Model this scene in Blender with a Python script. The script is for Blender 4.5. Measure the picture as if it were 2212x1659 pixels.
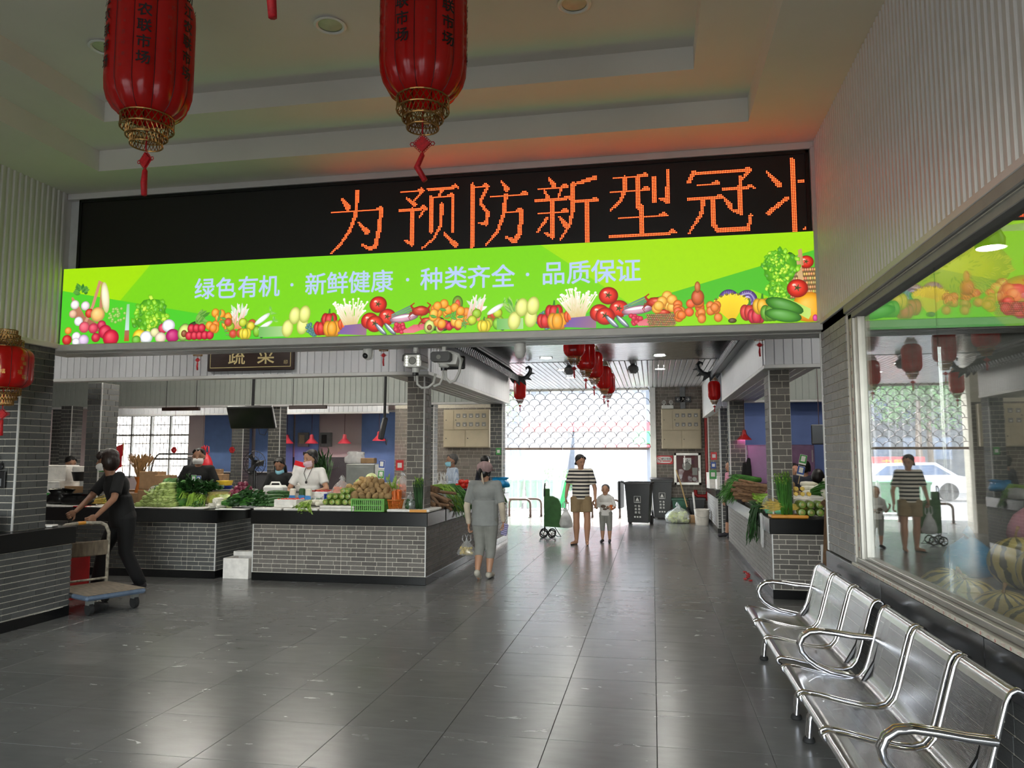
import bpy, bmesh, math, random
from mathutils import Vector, Matrix
PI = math.pi
R = random.Random(11)
scene = bpy.context.scene
COL = scene.collection
for _o in list(bpy.data.objects):
    bpy.data.objects.remove(_o)

# ------------------------------------------------------------------ camera
cam_d = bpy.data.cameras.new('camera'); cam = bpy.data.objects.new('camera', cam_d); COL.objects.link(cam)
cam_d.sensor_width = 36.0; cam_d.lens = 1638.0 * 36.0 / 2212.0
cam_d.clip_start = 0.05; cam_d.clip_end = 400
cam.location = (0, 0, 1.58)
cam.rotation_euler = (PI / 2 + math.radians(5.42), 0, math.radians(10.47))
scene.camera = cam

# ------------------------------------------------------------------ world, sun, exposure
SUN_EL, SUN_AZ = math.radians(46), math.radians(7)      # azimuth measured from +Y towards +X
world = bpy.data.worlds.new('sky_world'); scene.world = world; world.use_nodes = True
wn = world.node_tree.nodes; wl = world.node_tree.links
sky = wn.new('ShaderNodeTexSky'); sky.sky_type = 'NISHITA'; sky.sun_disc = False
sky.sun_elevation = SUN_EL; sky.sun_rotation = SUN_AZ
sky.air_density = 1.3; sky.dust_density = 1.5; sky.ozone_density = 1.0
hz = wn.new('ShaderNodeHueSaturation'); hz.inputs['Saturation'].default_value = 0.38      # hazy summer sky
wl.new(sky.outputs[0], hz.inputs['Color']); wl.new(hz.outputs[0], wn['Background'].inputs[0]); wn['Background'].inputs[1].default_value = 0.74
sun_d = bpy.data.lights.new('sun', 'SUN'); sun = bpy.data.objects.new('sun', sun_d); COL.objects.link(sun)
sun_d.energy = 3.4; sun_d.angle = math.radians(0.6); sun_d.color = (1, 0.95, 0.87)
sun.rotation_euler = (-(PI / 2 - SUN_EL), 0, -SUN_AZ)
sun.location = (0, 30, 30)
def portal(loc, rot, sx, sy):
    l = bpy.data.lights.new('sky_portal', 'AREA'); l.shape = 'RECTANGLE'; l.size = sx; l.size_y = sy
    l.cycles.is_portal = True
    o = bpy.data.objects.new('sky_portal', l); COL.objects.link(o); o.location = loc; o.rotation_euler = rot
portal((-2.2, -3.55, 1.5), (-PI / 2, 0, PI), 7.2, 3.0)      # open shopfront behind the photographer
portal((-2.1, 20.6, 1.7), (PI / 2, 0, PI), 4.4, 3.4)        # market gate
portal((-13.2, 18.5, 1.9), (PI / 2, 0, PI), 2.4, 1.8)       # side window
vs = scene.view_settings
vs.view_transform = 'Standard'; vs.look = 'None'; vs.gamma = 1.0; vs.use_curve_mapping = False
vs.exposure = 2.2
scene.cycles.max_bounces = 9; scene.cycles.diffuse_bounces = 4; scene.cycles.glossy_bounces = 4
scene.cycles.transmission_bounces = 6; scene.cycles.transparent_max_bounces = 24
scene.cycles.sample_clamp_indirect = 6.0; scene.cycles.caustics_reflective = False; scene.cycles.caustics_refractive = False

# ------------------------------------------------------------------ helpers
def lin(c):
    return tuple(((x / 255) / 12.92 if x / 255 <= 0.04045 else ((x / 255 + 0.055) / 1.055) ** 2.4) for x in c[:3])
def tag(o, label=None, cat=None, group=None, kind=None):
    if label: o['label'] = label
    if cat: o['category'] = cat
    if group: o['group'] = group
    if kind: o['kind'] = kind
    return o
def thing(name, label, cat, loc=(0, 0, 0), rz=0, group=None):
    o = bpy.data.objects.new(name, None); COL.objects.link(o); o.empty_display_size = 0.1
    o.location = loc; o.rotation_euler = (0, 0, rz)
    return tag(o, label, cat, group)
def copy_tree(o, parent=None):
    c = o.copy(); COL.objects.link(c)
    if parent is not None:
        c.parent = parent
    for ch in list(KIDS.get(o.name, ())):
        k = copy_tree(ch, c); KIDS.setdefault(c.name, []).append(k)
    return c
KIDS = {}
LAB = bpy.data.scenes.new('workbench')      # scratch scene: fusing and glyph outlines are evaluated there
def dup(o, loc, rz=None, label=None, group=None, scale=None, rot=None):
    c = copy_tree(o); c.location = loc
    if rz is not None: c.rotation_euler = (0, 0, rz)
    if rot is not None: c.rotation_euler = rot
    if label: c['label'] = label
    if group: c['group'] = group
    if scale is not None: c.scale = (scale,) * 3 if not isinstance(scale, tuple) else scale
    return c
MATS = {}
def mat(name, rgb, rough=0.55, metal=0.0, var=0.1, sc=9.0, bump=0.0, bsc=60.0, rnd=0.0, emit=0.0, spec=0.5, rgb2=None, coat=0.0, stretch=None, rvar=0.0, alpha=1.0, trans=0.0):
    m = bpy.data.materials.new(name); m.use_nodes = True; MATS[name] = m
    n = m.node_tree.nodes; l = m.node_tree.links; p = n['Principled BSDF']
    c = lin(rgb); c2 = lin(rgb2) if rgb2 else tuple(max(0, x * (1 - var * 1.6)) for x in c)
    c1 = c if rgb2 else tuple(min(1, x * (1 + var)) for x in c)
    tc = n.new('ShaderNodeTexCoord'); mp = n.new('ShaderNodeMapping')
    l.new(tc.outputs['Object'], mp.inputs[0])
    if stretch: mp.inputs['Scale'].default_value = stretch
    nz = n.new('ShaderNodeTexNoise'); nz.inputs['Scale'].default_value = sc; nz.inputs['Detail'].default_value = 5
    l.new(mp.outputs[0], nz.inputs['Vector'])
    rp = n.new('ShaderNodeValToRGB'); rp.color_ramp.elements[0].position = 0.32; rp.color_ramp.elements[1].position = 0.68
    rp.color_ramp.elements[0].color = (*c2, 1); rp.color_ramp.elements[1].color = (*c1, 1)
    l.new(nz.outputs[0], rp.inputs[0]); out = rp.outputs[0]
    if rnd:
        oi = n.new('ShaderNodeObjectInfo'); ma = n.new('ShaderNodeMapRange')
        ma.inputs[3].default_value = 1 - rnd; ma.inputs[4].default_value = 1 + rnd
        l.new(oi.outputs['Random'], ma.inputs[0])
        hs = n.new('ShaderNodeHueSaturation'); l.new(ma.outputs[0], hs.inputs['Value']); l.new(out, hs.inputs['Color']); out = hs.outputs[0]
        l.new(oi.outputs['Random'], mp.inputs['Location'])
    l.new(out, p.inputs['Base Color'])
    p.inputs['Roughness'].default_value = rough; p.inputs['Metallic'].default_value = metal
    p.inputs['Specular IOR Level'].default_value = spec; p.inputs['Coat Weight'].default_value = coat
    if trans:
        p.inputs['Transmission Weight'].default_value = trans
    if alpha < 1: p.inputs['Alpha'].default_value = alpha
    if rvar:
        mr = n.new('ShaderNodeMapRange'); mr.inputs[3].default_value = max(0.02, rough - rvar); mr.inputs[4].default_value = rough + rvar
        l.new(nz.outputs[0], mr.inputs[0]); l.new(mr.outputs[0], p.inputs['Roughness'])
    if bump:
        nb = n.new('ShaderNodeTexNoise'); nb.inputs['Scale'].default_value = bsc; nb.inputs['Detail'].default_value = 4
        l.new(mp.outputs[0], nb.inputs['Vector'])
        bp = n.new('ShaderNodeBump'); bp.inputs['Strength'].default_value = bump; bp.inputs['Distance'].default_value = 0.01
        l.new(nb.outputs[0], bp.inputs['Height']); l.new(bp.outputs[0], p.inputs['Normal'])
    if emit:
        l.new(out, p.inputs['Emission Color']); p.inputs['Emission Strength'].default_value = emit
        for k_ in list(p.inputs['Base Color'].links): l.remove(k_)
        p.inputs['Base Color'].default_value = (*[x * 0.08 for x in c], 1)
    return m
def schlick(n, l, f0):
    """mirror share of a clear pane, the same from both sides"""
    lw = n.new('ShaderNodeLayerWeight'); lw.inputs[0].default_value = 0.5
    pw_ = n.new('ShaderNodeMath'); pw_.operation = 'POWER'; pw_.inputs[1].default_value = 5.0; l.new(lw.outputs['Facing'], pw_.inputs[0])
    ma = n.new('ShaderNodeMath'); ma.operation = 'MULTIPLY_ADD'; ma.inputs[1].default_value = 1 - f0; ma.inputs[2].default_value = f0; l.new(pw_.outputs[0], ma.inputs[0])
    return ma.outputs[0]
def mat_film(name, rgb, opac=0.35, rough=0.25, gl=0.25):
    """thin clear plastic: see-through, a little milky, glossy"""
    m = bpy.data.materials.new(name); m.use_nodes = True; MATS[name] = m
    n = m.node_tree.nodes; l = m.node_tree.links; n.remove(n['Principled BSDF']); out = n['Material Output']
    tr = n.new('ShaderNodeBsdfTransparent'); tr.inputs[0].default_value = (1, 1, 1, 1)
    di = n.new('ShaderNodeBsdfDiffuse'); di.inputs[0].default_value = (*lin(rgb), 1)
    tl = n.new('ShaderNodeBsdfTranslucent'); tl.inputs[0].default_value = (*lin(rgb), 1)
    gs = n.new('ShaderNodeBsdfGlossy'); gs.inputs['Roughness'].default_value = rough
    tc = n.new('ShaderNodeTexCoord'); nz = n.new('ShaderNodeTexNoise'); nz.inputs['Scale'].default_value = 14; nz.inputs['Detail'].default_value = 4
    l.new(tc.outputs['Object'], nz.inputs['Vector'])
    bp = n.new('ShaderNodeBump'); bp.inputs['Strength'].default_value = 0.5; bp.inputs['Distance'].default_value = 0.02
    l.new(nz.outputs[0], bp.inputs['Height']); l.new(bp.outputs[0], gs.inputs['Normal'])
    m1 = n.new('ShaderNodeMixShader'); l.new(di.outputs[0], m1.inputs[1]); l.new(tl.outputs[0], m1.inputs[2])
    mr = n.new('ShaderNodeMapRange'); mr.inputs[3].default_value = opac * 0.6; mr.inputs[4].default_value = min(1, opac * 1.4); l.new(nz.outputs[0], mr.inputs[0])
    m2 = n.new('ShaderNodeMixShader'); l.new(mr.outputs[0], m2.inputs[0]); l.new(tr.outputs[0], m2.inputs[1]); l.new(m1.outputs[0], m2.inputs[2])
    m3 = n.new('ShaderNodeMixShader'); l.new(schlick(n, l, gl * 0.15), m3.inputs[0]); l.new(m2.outputs[0], m3.inputs[1]); l.new(gs.outputs[0], m3.inputs[2])
    l.new(m3.outputs[0], out.inputs[0])
    return m
def mat_vcol(name, strength=1.0, rough=0.5, emit=True):
    m = bpy.data.materials.new(name); m.use_nodes = True; MATS[name] = m
    n = m.node_tree.nodes; l = m.node_tree.links; p = n['Principled BSDF']
    a = n.new('ShaderNodeVertexColor'); a.layer_name = 'Col'
    if emit:
        p.inputs['Base Color'].default_value = (0.02, 0.02, 0.02, 1)
        l.new(a.outputs[0], p.inputs['Emission Color']); p.inputs['Emission Strength'].default_value = strength
    else:
        l.new(a.outputs[0], p.inputs['Base Color'])
    p.inputs['Roughness'].default_value = rough
    return m

class MB:
    def __init__(s): s.v = []; s.f = []; s.m = []; s.c = []; s.col = None; s.k = 0
    def add(s, vs, fs):
        b = len(s.v); s.v += [tuple(x) for x in vs]; s.f += [tuple(b + i for i in f) for f in fs]; s.m += [s.k] * len(fs)
        if s.col is not None: s.c += [s.col] * len(vs)
        return b
    def box(s, x0, x1, y0, y1, z0, z1, c=0.0):
        if x0 > x1: x0, x1 = x1, x0
        if y0 > y1: y0, y1 = y1, y0
        if z0 > z1: z0, z1 = z1, z0
        if c <= 0:
            s.add([(x0, y0, z0), (x1, y0, z0), (x1, y1, z0), (x0, y1, z0), (x0, y0, z1), (x1, y0, z1), (x1, y1, z1), (x0, y1, z1)],
                  [(0, 3, 2, 1), (4, 5, 6, 7), (0, 1, 5, 4), (1, 2, 6, 5), (2, 3, 7, 6), (3, 0, 4, 7)])
            return s
        c = min(c, (x1 - x0) / 2.01, (y1 - y0) / 2.01, (z1 - z0) / 2.01)
        X = (x0, x1); Y = (y0, y1); Z = (z0, z1); vs = []; idx = {}
        for i in (0, 1):
            for j in (0, 1):
                for k in (0, 1):
                    sx, sy, sz = (1 - 2 * i) * c, (1 - 2 * j) * c, (1 - 2 * k) * c
                    for a in range(3):
                        p = [X[i] + sx, Y[j] + sy, Z[k] + sz]; p[a] = (X[i], Y[j], Z[k])[a]
                        idx[i, j, k, a] = len(vs); vs.append(p)
        fs = []
        for a in range(3):
            for e in (0, 1):
                o = [(0, 0), (1, 0), (1, 1), (0, 1)]
                q = []
                for u, w in o:
                    t = [0, 0, 0]; t[a] = e; t[(a + 1) % 3] = u; t[(a + 2) % 3] = w; q.append(idx[t[0], t[1], t[2], a])
                fs.append(q if e else q[::-1])
        for a in range(3):
            b, d = (a + 1) % 3, (a + 2) % 3
            for u in (0, 1):
                for w in (0, 1):
                    t0 = [0, 0, 0]; t0[b] = u; t0[d] = w; t1 = list(t0); t1[a] = 1
                    q = [idx[(*t0, b)], idx[(*t1, b)], idx[(*t1, d)], idx[(*t0, d)]]
                    fs.append(q if (u ^ w) else q[::-1])
        for i in (0, 1):
            for j in (0, 1):
                for k in (0, 1):
                    q = [idx[i, j, k, 0], idx[i, j, k, 1], idx[i, j, k, 2]]
                    fs.append(q if (i + j + k) % 2 else q[::-1])
        s.add(vs, fs); return s
    def tube(s, pts, r, n=8, cap=True, closed=False, sy=1.0):
        pts = [Vector(p) for p in pts]; N = len(pts)
        rs = r if isinstance(r, (list, tuple)) else [r] * N
        tan = []
        for i in range(N):
            a = pts[(i - 1) % N] if (closed or i > 0) else pts[i]; b = pts[(i + 1) % N] if (closed or i < N - 1) else pts[i]
            t = b - a; tan.append(t.normalized() if t.length > 1e-9 else Vector((0, 0, 1)))
        up = Vector((0, 0, 1)) if abs(tan[0].z) < 0.9 else Vector((1, 0, 0))
        nrm = (up - tan[0] * up.dot(tan[0])).normalized(); vs = []
        for i in range(N):
            nrm = nrm - tan[i] * nrm.dot(tan[i])
            nrm = nrm.normalized() if nrm.length > 1e-6 else tan[i].orthogonal().normalized()
            bn = tan[i].cross(nrm)
            for k in range(n):
                a = 2 * PI * k / n; vs.append(pts[i] + nrm * (math.cos(a) * rs[i]) + bn * (math.sin(a) * rs[i] * sy))
        fs = []
        for i in range(N if closed else N - 1):
            j = (i + 1) % N
            for k in range(n):
                q = (k + 1) % n; fs.append((i * n + k, i * n + q, j * n + q, j * n + k))
        if cap and not closed:
            fs.append(tuple(range(n - 1, -1, -1))); fs.append(tuple((N - 1) * n + k for k in range(n)))
        s.add(vs, fs); return s
    def lathe(s, prof, n=16, o=(0, 0, 0), sx=1.0, sy=1.0, rot=0.0, cap=True):
        vs = []; fs = []
        for r, z in prof:
            for k in range(n):
                a = 2 * PI * k / n + rot; vs.append((o[0] + r * sx * math.cos(a), o[1] + r * sy * math.sin(a), o[2] + z))
        for i in range(len(prof) - 1):
            for k in range(n):
                q = (k + 1) % n; fs.append((i * n + k, i * n + q, (i + 1) * n + q, (i + 1) * n + k))
        if cap:
            if prof[0][0] > 1e-6: fs.append(tuple(range(n - 1, -1, -1)))
            if prof[-1][0] > 1e-6: fs.append(tuple((len(prof) - 1) * n + k for k in range(n)))
        s.add(vs, fs); return s
    def ell(s, o, r, n=12, m=8, lump=0.0, rg=None, ribs=0, ribd=0.0):
        rg = rg or R; ph = [rg.uniform(0, 6.28) for _ in range(6)]
        vs = []; fs = []
        for i in range(m + 1):
            t = PI * i / m
            for k in range(n):
                a = 2 * PI * k / n
                d = 1 + lump * (math.sin(3 * a + ph[0] + 2 * t) * 0.5 + math.sin(2 * t * 2 + ph[1] + a) * 0.5 + 0.4 * math.sin(5 * a + ph[2]) * math.sin(4 * t + ph[3]))
                if ribs: d *= 1 - ribd * (0.5 + 0.5 * math.cos(ribs * a)) * math.sin(t)
                vs.append((o[0] + r[0] * d * math.sin(t) * math.cos(a), o[1] + r[1] * d * math.sin(t) * math.sin(a), o[2] - r[2] * d * math.cos(t)))
        for i in range(m):
            for k in range(n):
                q = (k + 1) % n; fs.append((i * n + k, i * n + q, (i + 1) * n + q, (i + 1) * n + k))
        s.add(vs, fs); return s
    def prism(s, poly, d0, d1, ax='z'):
        n = len(poly)
        def p(u, v, d): return {'z': (u, v, d), 'y': (u, d, v), 'x': (d, u, v)}[ax]
        vs = [p(u, v, d0) for u, v in poly] + [p(u, v, d1) for u, v in poly]
        fs = [tuple(range(n - 1, -1, -1)), tuple(range(n, 2 * n))] + [(i, (i + 1) % n, n + (i + 1) % n, n + i) for i in range(n)]
        s.add(vs, fs); return s
    def quad(s, a, b, c, d): s.add([a, b, c, d], [(0, 1, 2, 3)]); return s
    def xf(s, mtx, start=0):
        for i in range(start, len(s.v)): s.v[i] = tuple(mtx @ Vector(s.v[i]))
        return s
    def merge(s, o, mtx=None):
        b = len(s.v); s.v += [tuple(mtx @ Vector(v)) for v in o.v] if mtx is not None else list(o.v)
        s.f += [tuple(b + i for i in f) for f in o.f]; s.m += [s.k] * len(o.f)
        if s.col is not None: s.c += [s.col] * len(o.v)
        elif o.c: s.c += o.c
        return s
    def mesh(s, name, mats, smooth=None):
        me = bpy.data.meshes.new(name); me.from_pydata(s.v, [], s.f)
        for m in (mats if isinstance(mats, (list, tuple)) else [mats]): me.materials.append(MATS[m] if isinstance(m, str) else m)
        if any(s.m): me.polygons.foreach_set('material_index', s.m)
        if s.c and len(s.c) == len(s.v):
            ca = me.color_attributes.new('Col', 'FLOAT_COLOR', 'POINT')
            ca.data.foreach_set('color', [x for c in s.c for x in (*c[:3], 1.0)])
        if smooth is None or smooth is False: bpy_fix(me)
        else:
            bpy_fix(me); me.polygons.foreach_set('use_smooth', [True] * len(me.polygons))
            if smooth is not True: me.set_sharp_from_angle(angle=math.radians(smooth))
        return me
    def build(s, name, mats, parent=None, smooth=None, loc=None):
        return link(name, s.mesh(name, mats, smooth), parent, loc)
def bpy_fix(me):
    bm = bmesh.new(); bm.from_mesh(me); bmesh.ops.recalc_face_normals(bm, faces=bm.faces); bm.to_mesh(me); bm.free(); me.update()
def link(name, me, parent=None, loc=None, rot=None, scale=None):
    o = bpy.data.objects.new(name, me); COL.objects.link(o)
    if parent is not None:
        o.parent = parent; KIDS.setdefault(parent.name, []).append(o)
    if loc is not None: o.location = loc
    if rot is not None: o.rotation_euler = rot
    if scale is not None: o.scale = scale
    return o
def struct(o, label=None, cat=None):
    o['kind'] = 'structure'; return tag(o, label, cat)
_TXT = {}
def text_mb(body, size=1.0, bold=0.0, depth=0.0):
    """glyphs of the built-in font as geometry, centred, in the XY plane"""
    key = body
    if key not in _TXT:
        c = bpy.data.curves.new('txt', 'FONT'); c.body = body; c.size = 1.0; c.resolution_u = 2
        o = bpy.data.objects.new('txt', c); LAB.collection.objects.link(o); LAB.view_layers[0].update()
        me = bpy.data.meshes.new_from_object(o.evaluated_get(LAB.view_layers[0].depsgraph))
        vs = [tuple(v.co) for v in me.vertices]; fs = [tuple(p.vertices) for p in me.polygons]
        bpy.data.objects.remove(o); bpy.data.curves.remove(c); bpy.data.meshes.remove(me)
        if vs:
            xs = [v[0] for v in vs]; ys = [v[1] for v in vs]; mx, my = (min(xs) + max(xs)) / 2, (min(ys) + max(ys)) / 2
            vs = [(x - mx, y - my, z) for x, y, z in vs]
        _TXT[key] = (vs, fs)
    m = MB(); vs, fs = _TXT[key]
    for i_, (dx, dy) in enumerate(((0, 0),) if not bold else ((-bold, -bold), (bold, -bold), (-bold, bold), (bold, bold))):
        m.add([((x + dx) * size, (y + dy) * size, depth + i_ * 0.0003) for x, y, z in vs], fs)
    return m
def face_text(body, size, loc, facing='-y', bold=0.0, rz=0.0):
    """text standing upright on a wall that faces the given way"""
    m = text_mb(body, size, bold)
    rot = {'-y': 0, '+x': PI / 2, '-x': -PI / 2, '+y': PI}[facing] + rz
    return m.xf(Matrix.Translation(loc) @ Matrix.Rotation(rot, 4, 'Z') @ Matrix.Rotation(PI / 2, 4, 'X'))
def wave(me, amp, sc):
    from mathutils import noise
    for v in me.vertices:
        v.co += Vector(noise.noise_vector(v.co * sc)) * amp
    me.update()
    return me

# ------------------------------------------------------------------ materials
def brick_mat(name, rgb, rnd=0.22, rough=0.6):
    return mat(name, rgb, rough, var=0.18, sc=22, bump=0.35, bsc=45, rnd=rnd, stretch=(0.35, 1, 1))
brick_mat('brick_grey', (104, 99, 94), 0.24)
brick_mat('brick_dark', (84, 85, 84), 0.2)
brick_mat('brick_warm', (126, 118, 110), 0.2)
mat('mortar', (206, 200, 186), 0.8, var=0.08, sc=30)
mat('white_trim', (214, 214, 212), 0.45, var=0.03)
mat('granite_black', (17, 18, 19), 0.22, var=0.35, sc=160, spec=0.5)
mat('granite_grey', (84, 86, 88), 0.2, var=0.25, sc=120)
mat('plaster_white', (208, 206, 200), 0.75, var=0.03, sc=3)
mat('plaster_pink', (205, 190, 190), 0.8, var=0.03, sc=3)
mat('ceiling_paint', (222, 218, 208), 0.8, var=0.02, sc=2)
mat('flute_white', (214, 210, 206), 0.42, var=0.03, sc=4)
mat('flute_blue', (222, 224, 228), 0.4, var=0.04, sc=4)
mat('flute_green', (172, 180, 174), 0.45, var=0.04, sc=4)
mat('alu', (176, 174, 168), 0.38, metal=0.75, var=0.06, sc=6)
mat('alu_white', (205, 205, 202), 0.4, var=0.04)
mat('grout', (38, 38, 38), 0.8)
mat('chrome', (225, 225, 228), 0.08, metal=1, var=0.02)
mat('black_metal', (20, 20, 22), 0.4, metal=0.3)
mat('black_plastic', (26, 26, 28), 0.38, var=0.15)
mat('white_plastic', (226, 226, 222), 0.35, var=0.04)
mat('grey_plastic', (120, 122, 124), 0.4, var=0.08)
mat('styrofoam', (232, 228, 222), 0.85, var=0.08, sc=14, bump=0.2, bsc=120)
mat('cardboard', (158, 126, 92), 0.85, var=0.12, sc=12)
mat('rubber', (24, 24, 24), 0.75)
mat('blue_blind', (110, 140, 196), 0.8, var=0.06, sc=4)
mat('blue_wall', (104, 126, 186), 0.7, var=0.06, sc=3)
mat('led_board', (14, 9, 8), 0.5, var=0.3, sc=90)
mat('red_lacquer', (150, 28, 30), 0.35)
# ------------------------------------------------------------------ special materials
def floor_tile_mat():
    m = mat('floor_tile', (112, 112, 110), 0.3, var=0.045, sc=5, rnd=0.08, stretch=(1, 3.2, 1), bump=0.01, bsc=5, spec=0.8)
    n = m.node_tree.nodes; l = m.node_tree.links; p = n['Principled BSDF']
    tc = n.new('ShaderNodeTexCoord'); nz = n.new('ShaderNodeTexNoise'); nz.inputs['Scale'].default_value = 5; nz.inputs['Detail'].default_value = 6; nz.inputs['Roughness'].default_value = 0.55; nz.inputs['Distortion'].default_value = 0.6
    mp = n.new('ShaderNodeMapping'); mp.inputs['Scale'].default_value = (0.7, 1.6, 1); l.new(tc.outputs['Object'], mp.inputs[0])
    ge = n.new('ShaderNodeNewGeometry'); l.new(ge.outputs['Position'], mp.inputs[0]); l.new(mp.outputs[0], nz.inputs['Vector'])
    mr = n.new('ShaderNodeMapRange'); mr.inputs[1].default_value = 0.3; mr.inputs[2].default_value = 0.7; mr.inputs[3].default_value = 0.21; mr.inputs[4].default_value = 0.28
    l.new(nz.outputs[0], mr.inputs[0]); l.new(mr.outputs[0], p.inputs['Roughness'])
    return m
floor_tile_mat()
def perf_steel():
    m = mat('perforated_steel', (200, 200, 202), 0.24, metal=1, var=0.03)
    n = m.node_tree.nodes; l = m.node_tree.links; p = n['Principled BSDF']
    uv = n.new('ShaderNodeUVMap'); uv.uv_map = 'UV'
    mp = n.new('ShaderNodeMapping'); mp.inputs['Scale'].default_value = (190, 190, 190); l.new(uv.outputs[0], mp.inputs[0])
    fr = n.new('ShaderNodeVectorMath'); fr.operation = 'FRACTION'; l.new(mp.outputs[0], fr.inputs[0])
    sb = n.new('ShaderNodeVectorMath'); sb.operation = 'SUBTRACT'; sb.inputs[1].default_value = (0.5, 0.5, 0); l.new(fr.outputs[0], sb.inputs[0])
    sx = n.new('ShaderNodeSeparateXYZ'); l.new(sb.outputs[0], sx.inputs[0]); cb = n.new('ShaderNodeCombineXYZ'); l.new(sx.outputs[0], cb.inputs[0]); l.new(sx.outputs[1], cb.inputs[1])
    ln = n.new('ShaderNodeVectorMath'); ln.operation = 'LENGTH'; l.new(cb.outputs[0], ln.inputs[0])
    lt = n.new('ShaderNodeMath'); lt.operation = 'GREATER_THAN'; lt.inputs[1].default_value = 0.3; l.new(ln.outputs['Value'], lt.inputs[0])
    l.new(lt.outputs[0], p.inputs['Alpha'])
    return m
perf_steel()
mat('seat_steel', (200, 200, 202), 0.22, metal=1, var=0.03)
def glass_mat(name, f0=0.04, tint=(1, 1, 1)):
    m = bpy.data.materials.new(name); m.use_nodes = True; MATS[name] = m
    n = m.node_tree.nodes; l = m.node_tree.links; n.remove(n['Principled BSDF'])
    tr = n.new('ShaderNodeBsdfTransparent'); tr.inputs[0].default_value = (*tint, 1)
    gs = n.new('ShaderNodeBsdfGlossy'); gs.inputs['Roughness'].default_value = 0.01
    tc = n.new('ShaderNodeTexCoord'); nz = n.new('ShaderNodeTexNoise'); nz.inputs['Scale'].default_value = 40; nz.inputs['Detail'].default_value = 6
    mp = n.new('ShaderNodeMapping'); mp.inputs['Scale'].default_value = (1, 1, 0.15); l.new(tc.outputs['Object'], mp.inputs[0]); l.new(mp.outputs[0], nz.inputs[0])
    mr = n.new('ShaderNodeMapRange'); mr.inputs[1].default_value = 0.55; mr.inputs[2].default_value = 0.8; mr.inputs[3].default_value = 0.0; mr.inputs[4].default_value = 0.02; l.new(nz.outputs[0], mr.inputs[0])
    di = n.new('ShaderNodeBsdfDiffuse'); di.inputs[0].default_value = (0.7, 0.7, 0.7, 1)
    m0 = n.new('ShaderNodeMixShader'); l.new(mr.outputs[0], m0.inputs[0]); l.new(tr.outputs[0], m0.inputs[1]); l.new(di.outputs[0], m0.inputs[2])
    mx = n.new('ShaderNodeMixShader'); l.new(schlick(n, l, f0), mx.inputs[0]); l.new(m0.outputs[0], mx.inputs[1]); l.new(gs.outputs[0], mx.inputs[2])
    l.new(mx.outputs[0], n['Material Output'].inputs[0]); return m
glass_mat('glass'); glass_mat('shop_glass', 0.22, (0.93, 0.95, 0.93))

# ------------------------------------------------------------------ brickwork
_bm = MB().box(0, 1, -1, 0, 0, 1, 0.03)
_BRICK = {}
_BCOUNT = {}; _BSTUFF = {}
def bricks(parent, o, u, W, H, bmat='brick_grey', bl=0.2, bh=0.057, j=0.008, d=0.007, limit=300, off=(0, 0, 0), panel=0.0):
    """courses of bricks on a vertical face: o = lower corner, u = unit direction along the face; the face looks towards (u.y,-u.x)"""
    if bmat not in _BRICK: _BRICK[bmat] = _bm.mesh('brick', bmat)
    ang = math.atan2(u[1], u[0]); rows = max(1, int(round(H / bh))); hh = H / rows
    for r in range(rows):
        x = 0.0; first = True
        edges = [W] if not panel else [min(W, panel * (k + 1)) for k in range(int(math.ceil(W / panel)))]
        prev = 0.0
        for e in edges:
            x = prev; first = True
            while x < e - 1e-4:
                L = bl * R.choice((1, 1, 1, 0.97, 0.62)) if not first else bl * (0.35 + 0.62 * ((r * 0.5 + R.choice((0, 0.08, 0.3))) % 1))
                if e - x - L < bl * 0.22: L = e - x
                first = False
                L = min(L, e - x); w = L - j
                if w > 0.004:
                    loc = (o[0] + u[0] * (x + j / 2) + off[0], o[1] + u[1] * (x + j / 2) + off[1], o[2] + r * hh + j / 2 + off[2])
                    n = _BCOUNT.get(parent.name, 0)
                    if n < limit:
                        link('brick', _BRICK[bmat], parent, loc, (0, 0, ang), (w, d, hh - j)); _BCOUNT[parent.name] = n + 1
                    else:
                        s = _BSTUFF.setdefault((parent.name, bmat), (parent, MB()))[1]
                        s.merge(_bm2, Matrix.Translation(loc) @ Matrix.Rotation(ang, 4, 'Z') @ Matrix.Diagonal((w, d, hh - j, 1)))
                x += L
            prev = e
_bm2 = MB().box(0, 1, -1, 0, 0, 1)
def finish_bricks():
    for (pn, bmt), (p, s) in _BSTUFF.items():
        o = s.build('brick_courses', bmt, p); o['kind'] = 'stuff'
def pillar(x0, x1, y0, y1, z0, z1, faces='s', bmat='brick_grey', label=None, trims=True, bh=0.075, bl=0.2, edge='e'):
    loc = ((x0 + x1) / 2, (y0 + y1) / 2, z0); X, Y, Z = loc
    p = thing('pillar', label or 'grey brick clad pillar', None, loc); p['kind'] = 'structure'
    MB().box(x0 - X, x1 - X, y0 - Y, y1 - Y, 0, z1 - z0).build('pillar_core', 'mortar', p)
    H = z1 - z0
    if 's' in faces: bricks(p, (x0 - X, y0 - Y, 0), (1, 0), x1 - x0, H, bmat, bl, bh)
    if 'e' in faces: bricks(p, (x1 - X, y0 - Y, 0), (0, 1), y1 - y0, H, bmat, bl, bh)
    if 'w' in faces: bricks(p, (x0 - X, y1 - Y, 0), (0, -1), y1 - y0, H, bmat, bl, bh)
    if trims:
        tx = (x1 - X) if edge == 'e' else (x0 - X)
        MB().box(tx - 0.009, tx + 0.009, y0 - Y - 0.009, y0 - Y + 0.009, 0, H, 0.003).build('corner_trim', 'white_trim', p)
    return p
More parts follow.
